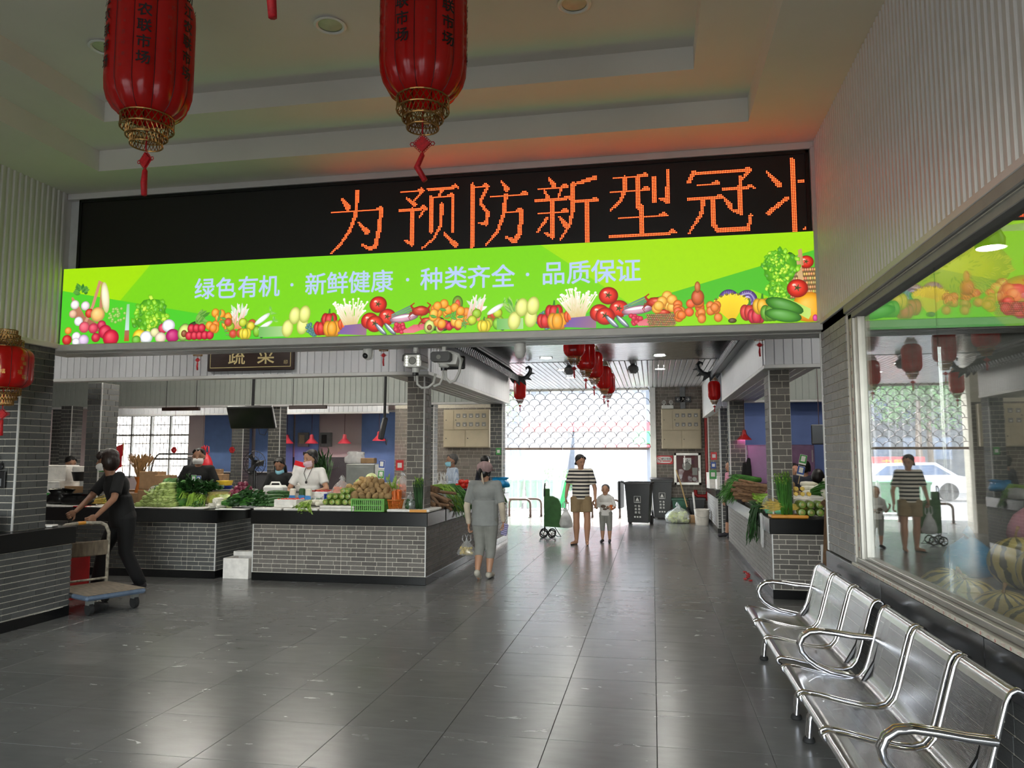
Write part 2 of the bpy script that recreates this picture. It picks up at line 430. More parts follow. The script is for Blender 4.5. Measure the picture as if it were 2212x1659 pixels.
def planks(parent, o, u, W, H, pmat, pw=0.1, gap=0.008, d=0.012, prof='plank', off=0.0):
    """upright strips of a panelled face"""
    ang = math.atan2(u[1], u[0]); n = max(1, int(round(W / pw))); w = W / n
    m = MB()
    if prof == 'plank': m.box(gap / 2, w - gap / 2, -d, 0, 0, H, 0.003)
    else:
        m.prism([(0.0, 0), (w * 0.14, -d), (w * 0.52, -d), (w * 0.66, 0)], 0, H, 'z')
    me = m.mesh('panel_strip', pmat)
    for i in range(n):
        link('panel_strip', me, parent, (o[0] + u[0] * w * i, o[1] + u[1] * w * i, o[2]), (0, 0, ang))

# ------------------------------------------------------------------ floor
FX0, FX1, FY0, FY1 = -15.6, 6.0, -3.6, 20.2
floor = struct(MB().box(FX0, FX1, FY0, FY1, -0.06, -0.006).build('floor', 'grout'), 'dark grey stone tiled market floor')
def proj(p):
    th, ph = math.radians(10.47), math.radians(5.42)
    fw = Vector((-math.sin(th) * math.cos(ph), math.cos(th) * math.cos(ph), math.sin(ph))); rt = Vector((math.cos(th), math.sin(th), 0)); up = rt.cross(fw)
    d = Vector(p) - cam.location; z = d.dot(fw)
    return (1106 + 1638 * d.dot(rt) / z, 829.5 - 1638 * d.dot(up) / z, z) if z > 0.1 else None
tiles = []
i0 = int(math.floor((FX0 + 0.004) / 0.6)); i1 = int(math.ceil((FX1 + 0.004) / 0.6))
for i in range(i0, i1):
    for j in range(-15, 26):
        x, y = -0.004 + 0.6 * i, 4.98 + 0.6 * j
        if y > FY1 or x > FX1: continue
        q = proj((x + 0.3, y + 0.3, 0)); vis = 0
        if q and -100 < q[0] < 2312 and q[1] < 1760 and x < 1.4 and x > -5.9: vis = 1 / q[2] ** 2
        if (x < -2.8 and y > 9.2) or (x > 1.2 and y > 8.8): vis = 0
        tiles.append((vis, i, j, x, y))
tiles.sort(reverse=True)
tm = MB().box(0.0015, 0.5985, 0.0015, 0.5985, -0.006, 0, 0.0012); tmesh = tm.mesh('floor_tile', 'floor_tile'); ts = MB()
for k, (vis, i, j, x, y) in enumerate(tiles):
    if k < 300 and vis > 0: link('floor_tile', tmesh, floor, (x, y, 0))
    else: ts.merge(tm, Matrix.Translation((x, y, 0)))
ts.build('floor_tile_field', 'floor_tile', floor)['kind'] = 'stuff'

# ------------------------------------------------------------------ hall ceiling with two stepped trays
def frame_slab(m, X0, X1, Y0, Y1, hx0, hx1, hy0, hy1, z0, z1):
    m.box(X0, X1, hy1, Y1, z0, z1); m.box(X0, X1, Y0, hy0, z0, z1); m.box(X0, hx0, hy0, hy1, z0, z1); m.box(hx1, X1, hy0, hy1, z0, z1)
m = MB()
frame_slab(m, -6.1, 1.75, -3.6, 6.95, -5.09, 0.80, -1.9, 6.1, 4.25, 4.45)
frame_slab(m, -6.1, 1.75, -3.6, 6.95, -4.61, 0.35, -1.4, 5.56, 4.45, 4.63)
m.box(-6.1, 1.75, -3.6, 6.95, 4.63, 4.85)
ceil = struct(m.build('ceiling', 'ceiling_paint'), 'cream stepped tray ceiling over the entrance hall')
mat('lamp_lens_off', (176, 182, 160), 0.3)
for k, (x, y) in enumerate([(-2.2, 4.8), (-0.47, 4.86), (-3.98, 4.77), (-2.2, 2.4), (-0.47, 2.4), (-3.98, 2.4)]):
    if k >= 3: continue
    dl = thing('ceiling_downlight', ['unlit round downlight in the tray ceiling between the two big lanterns', 'unlit round downlight in the tray ceiling near the right steps', 'unlit round downlight in the tray ceiling behind the left big lantern'][k], 'downlight', (x, y, 4.63), 0, 'unlit hall downlights')
    MB().lathe([(0.085, 0), (0.11, -0.004), (0.115, -0.012), (0.1, -0.016), (0.085, -0.008)], 28, cap=False).build('trim_ring', 'white_plastic', dl, 40)
    MB().lathe([(0.0001, -0.006), (0.086, -0.004)], 28).build('lens', 'lamp_lens_off', dl, 40)

# ------------------------------------------------------------------ walls of the hall
XR, XL = 1.40, -5.85
wr = MB(); wr.box(XR, XR + 0.16, -3.6, 6.62, 2.60, 4.25); wr.box(XR, XR + 0.16, -3.6, 6.62, 0, 0.62)
wall_right = struct(wr.build('wall_right', 'mortar'), 'right hall wall, white fluted panels above a shop window')
planks(wall_right, (XR, 6.62, 2.70), (0, -1), 6.2, 1.55, 'flute_white', 0.062, d=0.014, prof='rib')
MB().box(XR - 0.004, XR, -3.6, 6.62, 2.70, 4.25).build('panel_backing', 'flute_white', wall_right)
MB().box(XR - 0.02, XR + 0.02, -3.6, 6.62, 2.665, 2.705, 0.004).build('lower_trim', 'flute_white', wall_right)
bricks(wall_right, (XR, 6.62, 0.02), (0, -1), 4.6, 0.6, 'brick_dark', 0.21, 0.075)
for k in range(6):
    MB().box(XR - 0.03, XR + 0.02, 6.62 - 1.5 * (k + 1) + 0.002, 6.62 - 1.5 * k, 0.62, 0.815, 0.004).build('granite_panel', 'granite_grey' if k == 0 else 'granite_black', wall_right)
# the brick pier at the end of the shop window
pier = thing('pillar', 'brick pier at the end of the shop window', None, (XR + 0.08, 6.22, 0.82)); pier['kind'] = 'structure'
MB().box(-0.08, 0.08, -0.42, 0.40, 0, 1.85).build('pillar_core', 'mortar', pier)
brick_mat('brick_pale', (160, 158, 156), 0.1)
bricks(pier, (-0.08, 0.40, 0), (0, -1), 0.82, 1.78, 'brick_pale', 0.21, 0.066)
MB().box(-0.095, -0.06, 0.385, 0.415, 0, 1.78, 0.004).build('corner_trim', 'white_trim', pier)
# shop window
win = thing('window_1', 'large aluminium framed shop window', None, (XR + 0.06, 2.6, 0.815)); win['kind'] = 'structure'
f = MB(); WY0, WY1 = -5.0, 3.19
f.box(-0.09, 0.05, WY0, WY1, 0, 0.022, 0.004); f.box(-0.06, 0.04, WY0, WY1, 0.022, 0.055, 0.004); f.box(-0.03, 0.03, WY0, WY1, 0.055, 0.075, 0.003)
tf = MB(); tf.box(-0.05, 0.04, WY0, WY1, 1.745, 1.79, 0.004); tf.box(-0.08, 0.05, WY0, WY1, 1.79, 1.85, 0.006); mat('frame_grey', (150, 148, 144), 0.55, var=0.05); tf.build('head_frame', 'frame_grey', win)
f.box(-0.05, 0.04, 3.09, 3.19, 0.05, 1.78, 0.004); f.box(-0.03, 0.03, 3.03, 3.09, 0.07, 1.75, 0.003)
f.build('window_frame', 'alu', win)
for a, b in ((1.62, 3.04), (0.2, 1.617), (-1.22, 0.197), (-2.64, -1.223)):
    MB().box(-0.004, 0.004, a, b, 0.07, 1.75).build('glass_pane', 'shop_glass', win)
mat('tape_film', (206, 200, 186), 0.5, var=0.1, sc=30); mat('tape_red', (176, 40, 44), 0.5)
tp = MB(); tr = MB()
tp.box(-0.0525, -0.0505, 3.105, 3.145, 0.06, 1.74); tp.box(-0.0925, -0.0905, WY0 + 3, WY1, 0.002, 0.02)
for k in range(17):
    z = 0.12 + 0.095 * k
    tr.merge(face_text('D', 0.032, (-0.053, 3.125, z), '-x', 0.02))
for k in range(34):
    tr.merge(face_text('D', 0.018, (-0.093, 3.0 - 0.14 * k, 0.011), '-x', 0.02)); tr.merge(face_text('一二三', 0.012, (-0.093, 2.93 - 0.14 * k, 0.011), '-x', 0.02))
tpo = tp.build('protective_tape', 'tape_film', win); tr.build('tape_print', 'tape_red', tpo)
# left hall wall
wlm = MB(); wlm.box(XL - 0.3, XL, -3.6, 6.9, 2.68, 4.25)
wall_left = struct(wlm.build('wall_left', 'flute_white'), 'left hall wall of white fluted panels')
planks(wall_left, (XL, -0.6, 2.70), (0, 1), 7.2, 1.55, 'flute_white', 0.067, d=0.014, prof='rib')
MB().box(XL - 0.3, XL + 0.025, -3.6, 6.62, 2.645, 2.70, 0.006).build('lower_trim', 'flute_white', wall_left)
# entrance side behind the photographer: piers and lintel round a wide open shopfront
wb = MB(); wb.box(-6.1, -5.6, -3.75, -3.55, 0, 4.9); wb.box(1.2, 1.6, -3.75, -3.55, 0, 4.9); wb.box(-5.6, 1.2, -3.75, -3.55, 3.2, 4.9)
struct(wb.build('wall_entrance', 'plaster_white'), 'entrance wall with a wide open shopfront')
# outer shell on the left of the hall behind the front stall
ws = MB(); ws.box(-9.2, -6.1, -3.75, -3.55, 0, 3.4); ws.box(-9.3, -9.2, -3.75, 6.0, 0, 3.4); ws.box(-9.3, -6.15, -3.75, 6.9, 3.4, 3.5)
struct(ws.build('wall_side_shop', 'plaster_white'), 'plain wall of the side shop')

# ------------------------------------------------------------------ sign beam between hall and market
bm_ = MB(); bm_.box(XL - 0.25, XR + 0.16, 6.66, 7.0, 2.62, 4.45); bm_.box(XL - 0.25, XR + 0.16, 6.56, 6.66, 2.62, 2.685, 0.006)
beam = struct(bm_.build('trim_1', 'alu_white'), 'white sign beam spanning the hall')
g = MB()
for k in range(4): g.box(XL, XR + 0.1, 6.70 + 0.075 * k, 6.755 + 0.075 * k, 2.612, 2.62, 0.002)
g.build('soffit_strip', 'alu_white', beam)
MB().box(XL, XR, 6.6, 6.66, 4.19, 4.25, 0.004).build('cornice', 'flute_white', beam)
MB().box(1.36, 1.4, 6.585, 6.66, 2.69, 4.2, 0.004).build('end_trim', 'alu_white', beam)
# ------------------------------------------------------------------ LED board
LX0, LX1, LZ0, LZ1, LY = -5.72, 1.352, 3.466, 4.185, 6.645
led = thing('led_sign', 'long black LED board with scrolling red characters under the ceiling', 'led sign', ((LX0 + LX1) / 2, 6.66, LZ0))
lo = led.location
fr = MB(); cx = lo[0]
fr.box(LX0 - cx, LX1 - cx, -0.035, 0.0, 0.0, LZ1 - LZ0)
fr.build('screen_board', 'led_board', led)
fb = MB()
for a in ((LX0, LX1, LZ1 - 0.03, LZ1), (LX0, LX0 + 0.03, LZ0, LZ1), (LX1 - 0.03, LX1, LZ0, LZ1)):
    fb.box(a[0] - cx, a[1] - cx, -0.05, -0.03, a[2] - LZ0, a[3] - LZ0, 0.003)
fb.build('screen_frame', 'black_metal', led)
def H(x0, x1, y, w=4.2): return [[(x0, y, w), (x1 - 8, y, w)], [(x1 - 11, y + 0.5, w), (x1 - 5, y + 2.5, 8), (x1, y, 4)]]
def V(x, y0, y1, w=8): return [[(x, y0, w), (x, y1, w)]]
def S(*p): return [list(p)]
GL = {
 '为': S((20, 88, 4), (31, 73, 11)) + S((47, 98, 8), (45, 60, 8), (35, 35, 7), (18, 12, 5), (3, 0, 4)) + H(4, 92, 66) + S((89, 66, 8), (86, 35, 9), (80, 8, 9), (70, 4, 7), (57, 11, 4)) + S((50, 48, 4), (65, 31, 11)),
 '预': H(4, 42, 92) + S((40, 92, 6), (25, 77, 5)) + S((12, 82, 4), (26, 71, 9)) + H(1, 46, 63) + S((23, 63, 8), (23, 8, 8), (10, 14, 4)) + S((44, 63, 5), (34, 50, 4)) + H(48, 99, 94) + S((73, 92, 6), (65, 80, 4)) + V(54, 81, 26, 7) + H(54, 92, 80) + V(90, 80, 26, 8) + S((72, 68, 8), (70, 35, 7), (58, 14, 5), (40, 1, 4)) + S((76, 22, 4), (95, 3, 10)),
 '防': V(9, 96, -2, 8) + H(9, 36, 92) + S((34, 92, 7), (22, 68, 5), (35, 50, 7), (32, 34, 8), (19, 36, 4)) + S((57, 99, 4), (66, 86, 10)) + H(39, 99, 76) + S((64, 76, 8), (60, 45, 8), (50, 20, 6), (32, 0, 4)) + H(64, 92, 50) + S((90, 50, 8), (86, 15, 9), (78, 4, 9), (65, 11, 4)),
 '新': S((22, 99, 4), (30, 87, 9)) + H(5, 52, 83) + S((15, 80, 4), (20, 69, 8)) + S((42, 82, 6), (36, 67, 4)) + H(1, 56, 65) + H(5, 52, 45) + S((28, 65, 8), (28, 8, 8), (15, 14, 4)) + S((18, 36, 7), (3, 16, 4)) + S((38, 38, 4), (49, 23, 10)) + S((95, 95, 8), (60, 86, 5)) + S((60, 88, 8), (60, 50, 8), (54, 25, 6), (40, 3, 4)) + H(60, 99, 60) + V(82, 60, -2, 8),
 '型': H(9, 60, 92) + H(3, 62, 71) + S((25, 92, 7), (24, 71, 8), (18, 57, 6), (3, 44, 4)) + V(45, 92, 46, 8) + V(69, 88, 54, 8) + S((90, 97, 8), (90, 52, 9), (77, 57, 4)) + H(15, 88, 31) + V(50, 46, 4, 9) + H(1, 100, 4, 5),
 '冠': S((12, 93, 8), (5, 79, 7)) + H(10, 96, 91) + S((93, 91, 8), (84, 79, 4)) + H(17, 50, 73) + H(3, 55, 53) + S((26, 53, 8), (22, 30, 7), (3, 2, 4)) + S((40, 53, 8), (40, 12, 8), (46, 5, 8), (90, 5, 7), (94, 24, 6)) + H(54, 100, 65) + S((80, 81, 8), (80, 29, 9), (66, 33, 4)) + S((55, 52, 4), (65, 39, 10)),
 '状': S((8, 86, 4), (24, 67, 11)) + V(44, 101, -2, 9) + S((36, 47, 6), (8, 26, 8)) + H(52, 96, 70) + S((86, 45, 8), (78, 22, 7), (58, -1, 4)),
}
mat('led_red', (255, 62, 26), 0.5, var=0.0, emit=2.6)
def led_char(ch, X, Z, W, Hh, clip=1e9):
    pitch = 0.0142; m = MB(); nx = int(W / pitch); nz = int(Hh / pitch)
    i0 = int(X / pitch)
    for i in range(-1, nx + 2):
        for j in range(-2, nz + 3):
            px, py = i * pitch / W * 100, j * pitch / Hh * 100; hit = False
            for st in GL[ch]:
                for (ax, ay, aw), (bx, by, bw) in zip(st[:-1], st[1:]):
                    dx, dy = bx - ax, by - ay; t = max(0, min(1, ((px - ax) * dx + (py - ay) * dy) / (dx * dx + dy * dy + 1e-9)))
                    qx, qy = px - ax - t * dx, (py - ay - t * dy) * 0.95
                    if qx * qx + qy * qy < ((aw + t * (bw - aw)) / 2 * 0.84) ** 2: hit = True; break
                if hit: break
            if hit:
                x, z = X + i * pitch, Z + j * pitch
                if x < clip:
                    h = 0.0046; y = -0.037
                    m.add([(x - h, y, z - h * 0.4), (x - h * 0.4, y, z - h), (x + h * 0.4, y, z - h), (x + h, y, z - h * 0.4), (x + h, y, z + h * 0.4), (x + h * 0.4, y, z + h), (x - h * 0.4, y, z + h), (x - h, y, z + h * 0.4)], [tuple(range(8))])
    return m
for ch, x0 in (('为', -2.99), ('预', -2.30), ('防', -1.65), ('新', -1.01), ('型', -0.345), ('冠', 0.325), ('状', 0.965)):
    led_char(ch, x0 - cx, 0.03, 0.575, 0.6, LX1 - 0.035 - cx).build('lit_character', 'led_red', led)

# ------------------------------------------------------------------ light box with printed produce
GX0, GX1, GZ0, GZ1 = -5.83, 1.36, 2.69, 3.462
lb = thing('lightbox_banner', 'bright green backlit banner with white Chinese slogan and printed fruit and vegetables', 'lightbox', ((GX0 + GX1) / 2, 6.66, GZ0))
bx = lb.location[0]
MB().box(GX0 - bx, GX1 - bx, -0.075, 0, 0, GZ1 - GZ0).build('lightbox_body', 'alu_white', lb)
LW, LH = GX1 - GX0, GZ1 - GZ0
GAIN = 1.0
mat_vcol('backlit_print', 0.25)
class Print:
    """flat layered print, u to the right and v up in metres, on a panel that faces -Y"""
    def __init__(s, d0=0.0): s.m = MB(); s.d = d0; s.mir = 1
    def put(s, pts, cols):
        s.d -= 0.000014
        b = len(s.m.v); s.m.v += [(u, s.d, v) for u, v in pts]; s.m.c += cols; s.m.f.append(tuple(range(b, b + len(pts)))); s.m.m.append(0)
    def poly(s, pts, c): s.put(pts, [lin(c)] * len(pts))
    def ell(s, u, v, a, b, c, c2=None, rot=0.0, n=18, hi=True, lump=0.0):
        c = lin(c); c2 = lin(c2) if c2 else tuple(x * 0.45 for x in c); s.d -= 0.000014
        ca, sa = math.cos(rot), math.sin(rot); bi = len(s.m.v); ho = (-0.25 * a, 0.3 * b)
        s.m.v.append((u + (ho[0] * ca - ho[1] * sa), s.d, v + ho[0] * sa + ho[1] * ca)); s.m.c.append(tuple(min(1, x * 1.25 + 0.1) for x in c) if hi else c)
        for ring, k, col in ((1, 0.62, c), (2, 1.0, c2)):
            for i in range(n):
                t = 2 * PI * i / n; q = k * (1 + lump * math.sin(5 * t + u * 40)); x, y = a * q * math.cos(t), b * q * math.sin(t)
                if ring == 1: x += ho[0] * 0.3; y += ho[1] * 0.3
                s.m.v.append((u + x * ca - y * sa, s.d, v + x * sa + y * ca)); s.m.c.append(col)
        for i in range(n):
            j = (i + 1) % n; s.m.f.append((bi, bi + 1 + i, bi + 1 + j)); s.m.f.append((bi + 1 + i, bi + 1 + n + i, bi + 1 + n + j, bi + 1 + j)); s.m.m += [0, 0]
    def stroke(s, pts, w0, w1, c, c2=None):
        c = lin(c); c2 = lin(c2) if c2 else c; s.d -= 0.000014; bi = len(s.m.v); N = len(pts)
        for i, (u, v) in enumerate(pts):
            a = pts[max(0, i - 1)]; b = pts[min(N - 1, i + 1)]; dx, dy = b[0] - a[0], b[1] - a[1]; L = math.hypot(dx, dy) or 1
            w = (w0 + (w1 - w0) * i / (N - 1)) / 2; t = i / (N - 1); col = tuple(c[k] + (c2[k] - c[k]) * t for k in range(3))
            s.m.v += [(u - dy / L * w, s.d, v + dx / L * w), (u + dy / L * w, s.d, v - dx / L * w)]; s.m.c += [col, col]
        for i in range(N - 1): s.m.f.append((bi + 2 * i, bi + 2 * i + 1, bi + 2 * i + 3, bi + 2 * i + 2)); s.m.m.append(0)
    def leaf(s, u, v, L, w, ang, c, c2):
        c = lin(c); c2 = lin(c2); s.d -= 0.000014; bi = len(s.m.v); dx, dy = math.cos(ang), math.sin(ang)
        for t in (0.0, 0.3, 0.65, 1.0):
            h = w * math.sin(PI * min(1, t * 0.9 + 0.08)) / 2
            for sg, cc in ((1, c), (0, c2), (-1, c)):
                s.m.v.append((u + dx * L * t - dy * h * sg, s.d, v + dy * L * t + dx * h * sg)); s.m.c.append(cc)
        for i in range(3):
            for k in (0, 1): q = bi + 3 * i + k; s.m.f.append((q, q + 1, q + 4, q + 3)); s.m.m.append(0)
    # composite motifs
    def tuft(s, u, v, r, n, c, c2, a0=0.2, a1=2.9, w=0.3):
        for i in range(n):
            a = R.uniform(a0, a1); rr = r * R.uniform(0.1, 0.75); s.leaf(u + math.cos(a) * rr * 0.6, v + math.sin(a) * rr * 0.7, r * R.uniform(0.35, 0.6), r * w, a + R.uniform(-0.7, 0.7), c if i % 2 else c2, c2 if i % 3 else c)
    def lettuce(s, u, v, r):
        s.ell(u, v, r * 0.85, r * 0.9, (96, 178, 30), (60, 140, 20), lump=0.05, hi=False)
        for i in range(70):
            a = R.uniform(0, 6.28); q = r * R.uniform(0.1, 0.98); s.ell(u + math.cos(a) * q, v + math.sin(a) * q * 1.05, r * 0.17, r * 0.12, R.choice([(150, 214, 40), (190, 230, 60), (110, 190, 30), (70, 150, 20)]), (80, 160, 25), R.uniform(0, 3), 9, lump=0.18)
    def balls(s, u, v, r, n, cols, dark=None, w=2.0, flat=1.0):
        for i in range(n):
            s.ell(u + R.uniform(-w, w) * r, v + r * 0.9 + R.uniform(0, 1.2) * r, r * R.uniform(0.85, 1.1), r * flat * R.uniform(0.85, 1.05), R.choice(cols), dark, R.uniform(-0.4, 0.4), 16)
    def bell(s, u, v, r, c, ang=1.5):
        for k in (-1, 1, 0): s.ell(u + k * r * 0.45, v + r * 0.85, r * 0.6, r * 0.95, c, tuple(int(x * 0.6) for x in c), k * -0.12)
        s.stroke([(u, v + r * 1.7), (u + math.cos(ang) * r * 0.3, v + r * 2.0), (u + math.cos(ang) * r * 0.7, v + r * 2.3)], r * 0.3, r * 0.18, (60, 130, 40))
    def tomato(s, u, v, r):
        s.ell(u, v + r, r, r * 0.92, (214, 44, 24), (120, 14, 10), n=24); s.ell(u - r * 0.3, v + r * 1.35, r * 0.22, r * 0.15, (250, 190, 170), (226, 90, 70))
        s.ell(u, v + r * 1.05, r * 0.2, r * 0.14, (120, 60, 30), (60, 90, 30), hi=False)
        for k in range(5): s.leaf(u, v + r * 1.05, r * 0.4, r * 0.12, k * 1.256, (70, 90, 40), (40, 60, 30))
    def enoki(s, u, v, r):
        for i in range(46):
            a = PI / 2 + R.uniform(-0.75, 0.75); L = r * R.uniform(0.75, 1.15); e = (u + math.cos(a) * L * 0.95, v + math.sin(a) * L)
            s.stroke([(u + R.uniform(-0.2, 0.2) * r, v), e], r * 0.05, r * 0.04, (206, 176, 96), (246, 240, 214)); s.ell(e[0], e[1], r * 0.045, r * 0.04, (255, 255, 245), (230, 220, 190), n=7)
    def crab(s, u, v, r):
        s.ell(u, v + r * 0.6, r, r * 0.55, (190, 52, 24), (110, 20, 10), lump=0.05)
        for sg in (-1, 1):
            s.stroke([(u + sg * r * 0.8, v + r * 0.8), (u + sg * r * 1.1, v + r * 1.2), (u + sg * r * 0.7, v + r * 1.5)], r * 0.3, r * 0.12, (170, 40, 20))
            for k in range(3): s.stroke([(u + sg * r * 0.8, v + r * 0.5), (u + sg * r * (1.2 + 0.1 * k), v + r * (0.5 - 0.25 * k)), (u + sg * r * 1.15, v + r * (0.1 - 0.25 * k))], r * 0.14, r * 0.06, (150, 40, 20))
        s.ell(u, v + r * 0.75, r * 0.5, r * 0.2, (224, 100, 70), (190, 52, 24))
    def fish(s, u, v, L, c, ang):
        s.ell(u, v, L * 0.5, L * 0.14, c, tuple(int(x * 0.5) for x in c), ang); s.ell(u, v + L * 0.05, L * 0.42, L * 0.05, (230, 236, 240), c, ang)
    def radish(s, u, v, L, ang):
        s.tuft(u + math.cos(ang) * L, v + math.sin(ang) * L, L * 0.5, 8, (90, 170, 60), (150, 210, 100), ang - 0.8, ang + 0.8, 0.18)
        s.ell(u + math.cos(ang) * L * 0.5, v + math.sin(ang) * L * 0.5, L * 0.55, L * 0.15, (240, 244, 232), (180, 200, 170), ang)
    def avocado(s, u, v, r):
        s.ell(u + r * 1.1, v + r * 1.3, r * 1.2, r * 0.8, (64, 84, 40), (24, 36, 18), 0.6); s.ell(u, v + r, r * 0.8, r * 1.05, (206, 220, 120), (70, 110, 40), -0.3); s.ell(u, v + r * 0.85, r * 0.38, r * 0.42, (140, 80, 40), (80, 40, 20))
    def basket(s, u, v, w, h, c=(196, 152, 96)):
        s.poly([(u - w * 0.42, v), (u + w * 0.42, v), (u + w * 0.5, v + h), (u - w * 0.5, v + h)], tuple(int(x * 0.6) for x in c))
        for r in range(7):
            for k in range(16):
                s.ell(u - w * (0.44 + 0.01 * r) + w * (0.9 + 0.02 * r) * (k + 0.5 * (r % 2)) / 16, v + h * (r + 0.5) / 7, w * 0.034, h * 0.06, tuple(min(255, int(x * R.uniform(0.85, 1.2))) for x in c), tuple(int(x * 0.55) for x in c), n=8)
    def bananas(s, u, v, L):
        for k in range(7):
            a = 2.2 - 0.22 * k; s.stroke([(u, v), (u + math.cos(a) * L * 0.5 - 0.1 * L, v + math.sin(a) * L * 0.5), (u + math.cos(a) * L, v + math.sin(a) * L * 1.05)], L * 0.13, L * 0.2, (226, 180, 30), (246, 220, 50))
            s.ell(u + math.cos(a) * L, v + math.sin(a) * L * 1.05, L * 0.06, L * 0.05, (120, 110, 30), (90, 70, 20), n=7)
        s.ell(u, v, L * 0.16, L * 0.1, (90, 70, 30), (50, 40, 20))
    def cabbage(s, u, v, r, cut=False):
        s.ell(u, v + r, r, r, (110, 84, 150), (60, 40, 96), n=22)
        for k in range(5): s.stroke([(u - r * 0.8 + k * r * 0.3, v + r * 0.3), (u - r * 0.5 + k * r * 0.25, v + r), (u - r * 0.4 + k * r * 0.2, v + r * 1.8)], r * 0.05, r * 0.03, (220, 210, 235) if cut else (150, 130, 190))
        if cut:
            for k in range(4): s.ell(u, v + r, r * (0.8 - 0.18 * k), r * (0.75 - 0.17 * k), ((226, 214, 240), (96, 70, 140))[k % 2], (100, 80, 150), n=18, hi=False, lump=0.05)
    def broccoli(s, u, v, r, c=(110, 160, 70), c2=(70, 120, 50)):
        for k in range(26):
            a = R.uniform(0, 6.28); q = r * math.sqrt(R.random()); s.ell(u + math.cos(a) * q, v + r + math.sin(a) * q * 0.9, r * 0.2, r * 0.18, c, c2, n=9, lump=0.1)
pr_ = Print(-0.0762)
def u(f):                              # layout fraction along the banner -> metres from its middle
    k = (135 + f * 1627 - 1106) / 1638; th, ph = math.radians(10.47), math.radians(5.42)
    X = (k * (6.585 * math.cos(th) * math.cos(ph) + 1.42 * math.sin(ph)) - 6.585 * math.sin(th)) / (math.cos(th) + k * math.sin(th) * math.cos(ph))
    return X - bx
Z = LH
# background facets
pr_.poly([(-LW / 2, 0), (LW / 2, 0), (LW / 2, Z), (-LW / 2, Z)], (120, 206, 20))
pr_.poly([(-LW / 2, 0.63 * Z), (u(0.114), Z), (-LW / 2, Z)], (160, 218, 4)); pr_.poly([(-LW / 2, 0.70 * Z), (u(0.075), 0.54 * Z), (u(0.114), Z), (-LW / 2, Z)], (160, 218, 4))
pr_.poly([(-LW / 2, 0), (u(0.30), 0.0), (u(0.245), 0.22 * Z), (-LW / 2, 0.71 * Z)], (76, 200, 40))
pr_.poly([(u(0.635), Z), (LW / 2, Z), (LW / 2, 0.78 * Z), (u(0.755), 0.26 * Z)], (158, 216, 10))
pr_.poly([(u(0.70), 0.2 * Z), (u(0.755), 0.26 * Z), (LW / 2, 0.79 * Z), (LW / 2, 0), (u(0.66), 0)], (80, 186, 44))
pr_.poly([(u(0.83), 0.18 * Z), (u(0.915), 0.38 * Z), (LW / 2, 0.05 * Z), (LW / 2, 0), (u(0.80), 0)], (140, 212, 20))
# left group: spilled basket, roots, lettuce
q = pr_
def at_(f, v): return u(f), v * Z
for k in range(9):
    a = 1.7 + 0.12 * k; q.stroke([(u(0.012) + 0.008 * k, 0.62 * Z - 0.01 * k), (u(0.018) + 0.012 * k, 0.35 * Z), (u(0.04) + 0.02 * k, 0.17 * Z)], 0.02, 0.03, (190, 130, 96), (150, 90, 70))
q.stroke([(u(0.028), 0.2 * Z), (u(0.04), 0.5 * Z), (u(0.048), 0.82 * Z), (u(0.052), 0.78 * Z), (u(0.05), 0.3 * Z)], 0.03, 0.04, (206, 150, 120), (190, 120, 90))
q.ell(*at_(0.056, 0.6), 0.045, 0.16, (236, 226, 190), (190, 190, 120), 0.15)
q.tuft(*at_(0.024, 0.66), 0.12, 26, (50, 120, 40), (90, 160, 60))
for f, v, a, c in [(0.016, 0.52, .05, (238, 232, 226)), (0.03, 0.5, .05, (236, 220, 222)), (0.014, 0.4, .045, (230, 180, 150)), (0.036, 0.4, .05, (210, 60, 40)), (0.047, 0.38, .08, (240, 190, 110)), (0.022, 0.3, .05, (240, 238, 240)), (0.03, 0.22, .06, (226, 90, 110)), (0.042, 0.2, .055, (214, 60, 90)), (0.053, 0.24, .05, (200, 40, 80)),
                   (0.02, 0.1, .05, (244, 240, 240)), (0.008, 0.06, .055, (200, 40, 40)), (0.03, 0.05, .06, (214, 190, 220)), (0.02, 0.03, .045, (236, 232, 240)), (0.046, 0.08, .05, (200, 30, 60)), (0.058, 0.15, .075, (206, 30, 70)), (0.066, 0.07, .09, (210, 24, 60)), (0.009, 0.18, .04, (240, 150, 50))]:
    q.ell(*at_(f, v), a, a * 0.95, c)
q.broccoli(u(0.073), 0.24 * Z, 0.09, (150, 196, 90), (100, 160, 60))
q.stroke([(u(0.087), 0.06 * Z), (u(0.087), 0.5 * Z)], 0.05, 0.03, (206, 226, 230), (150, 200, 150)); q.stroke([(u(0.087), 0.02 * Z), (u(0.087), 0.16 * Z)], 0.055, 0.05, (190, 80, 30), (160, 110, 90))
q.lettuce(u(0.118), 0.33 * Z, 0.2)
for f, v, a, c in [(0.104, 0.08, .075, (240, 206, 40)), (0.113, 0.06, .07, (240, 244, 246)), (0.124, 0.12, .05, (226, 220, 160)), (0.135, 0.17, .055, (214, 60, 90)), (0.142, 0.2, .07, (240, 240, 244)), (0.132, 0.05, .06, (238, 214, 190)), (0.148, 0.07, .075, (190, 30, 110)), (0.1, 0.03, .05, (110, 180, 50))]:
    q.ell(*at_(f, v), a, a * 0.92, c)
q.avocado(u(0.163), 0.0, 0.085)
q.tuft(u(0.178), 0.2 * Z, 0.2, 14, (70, 140, 40), (130, 180, 80), 0.4, 1.4, 0.2)
for k in range(8): q.ell(u(0.17) + 0.055 * (k % 5) + 0.02 * (k // 5), 0.05 + 0.07 * (k // 5), 0.042, 0.045, (206, 30, 60), (120, 10, 30))
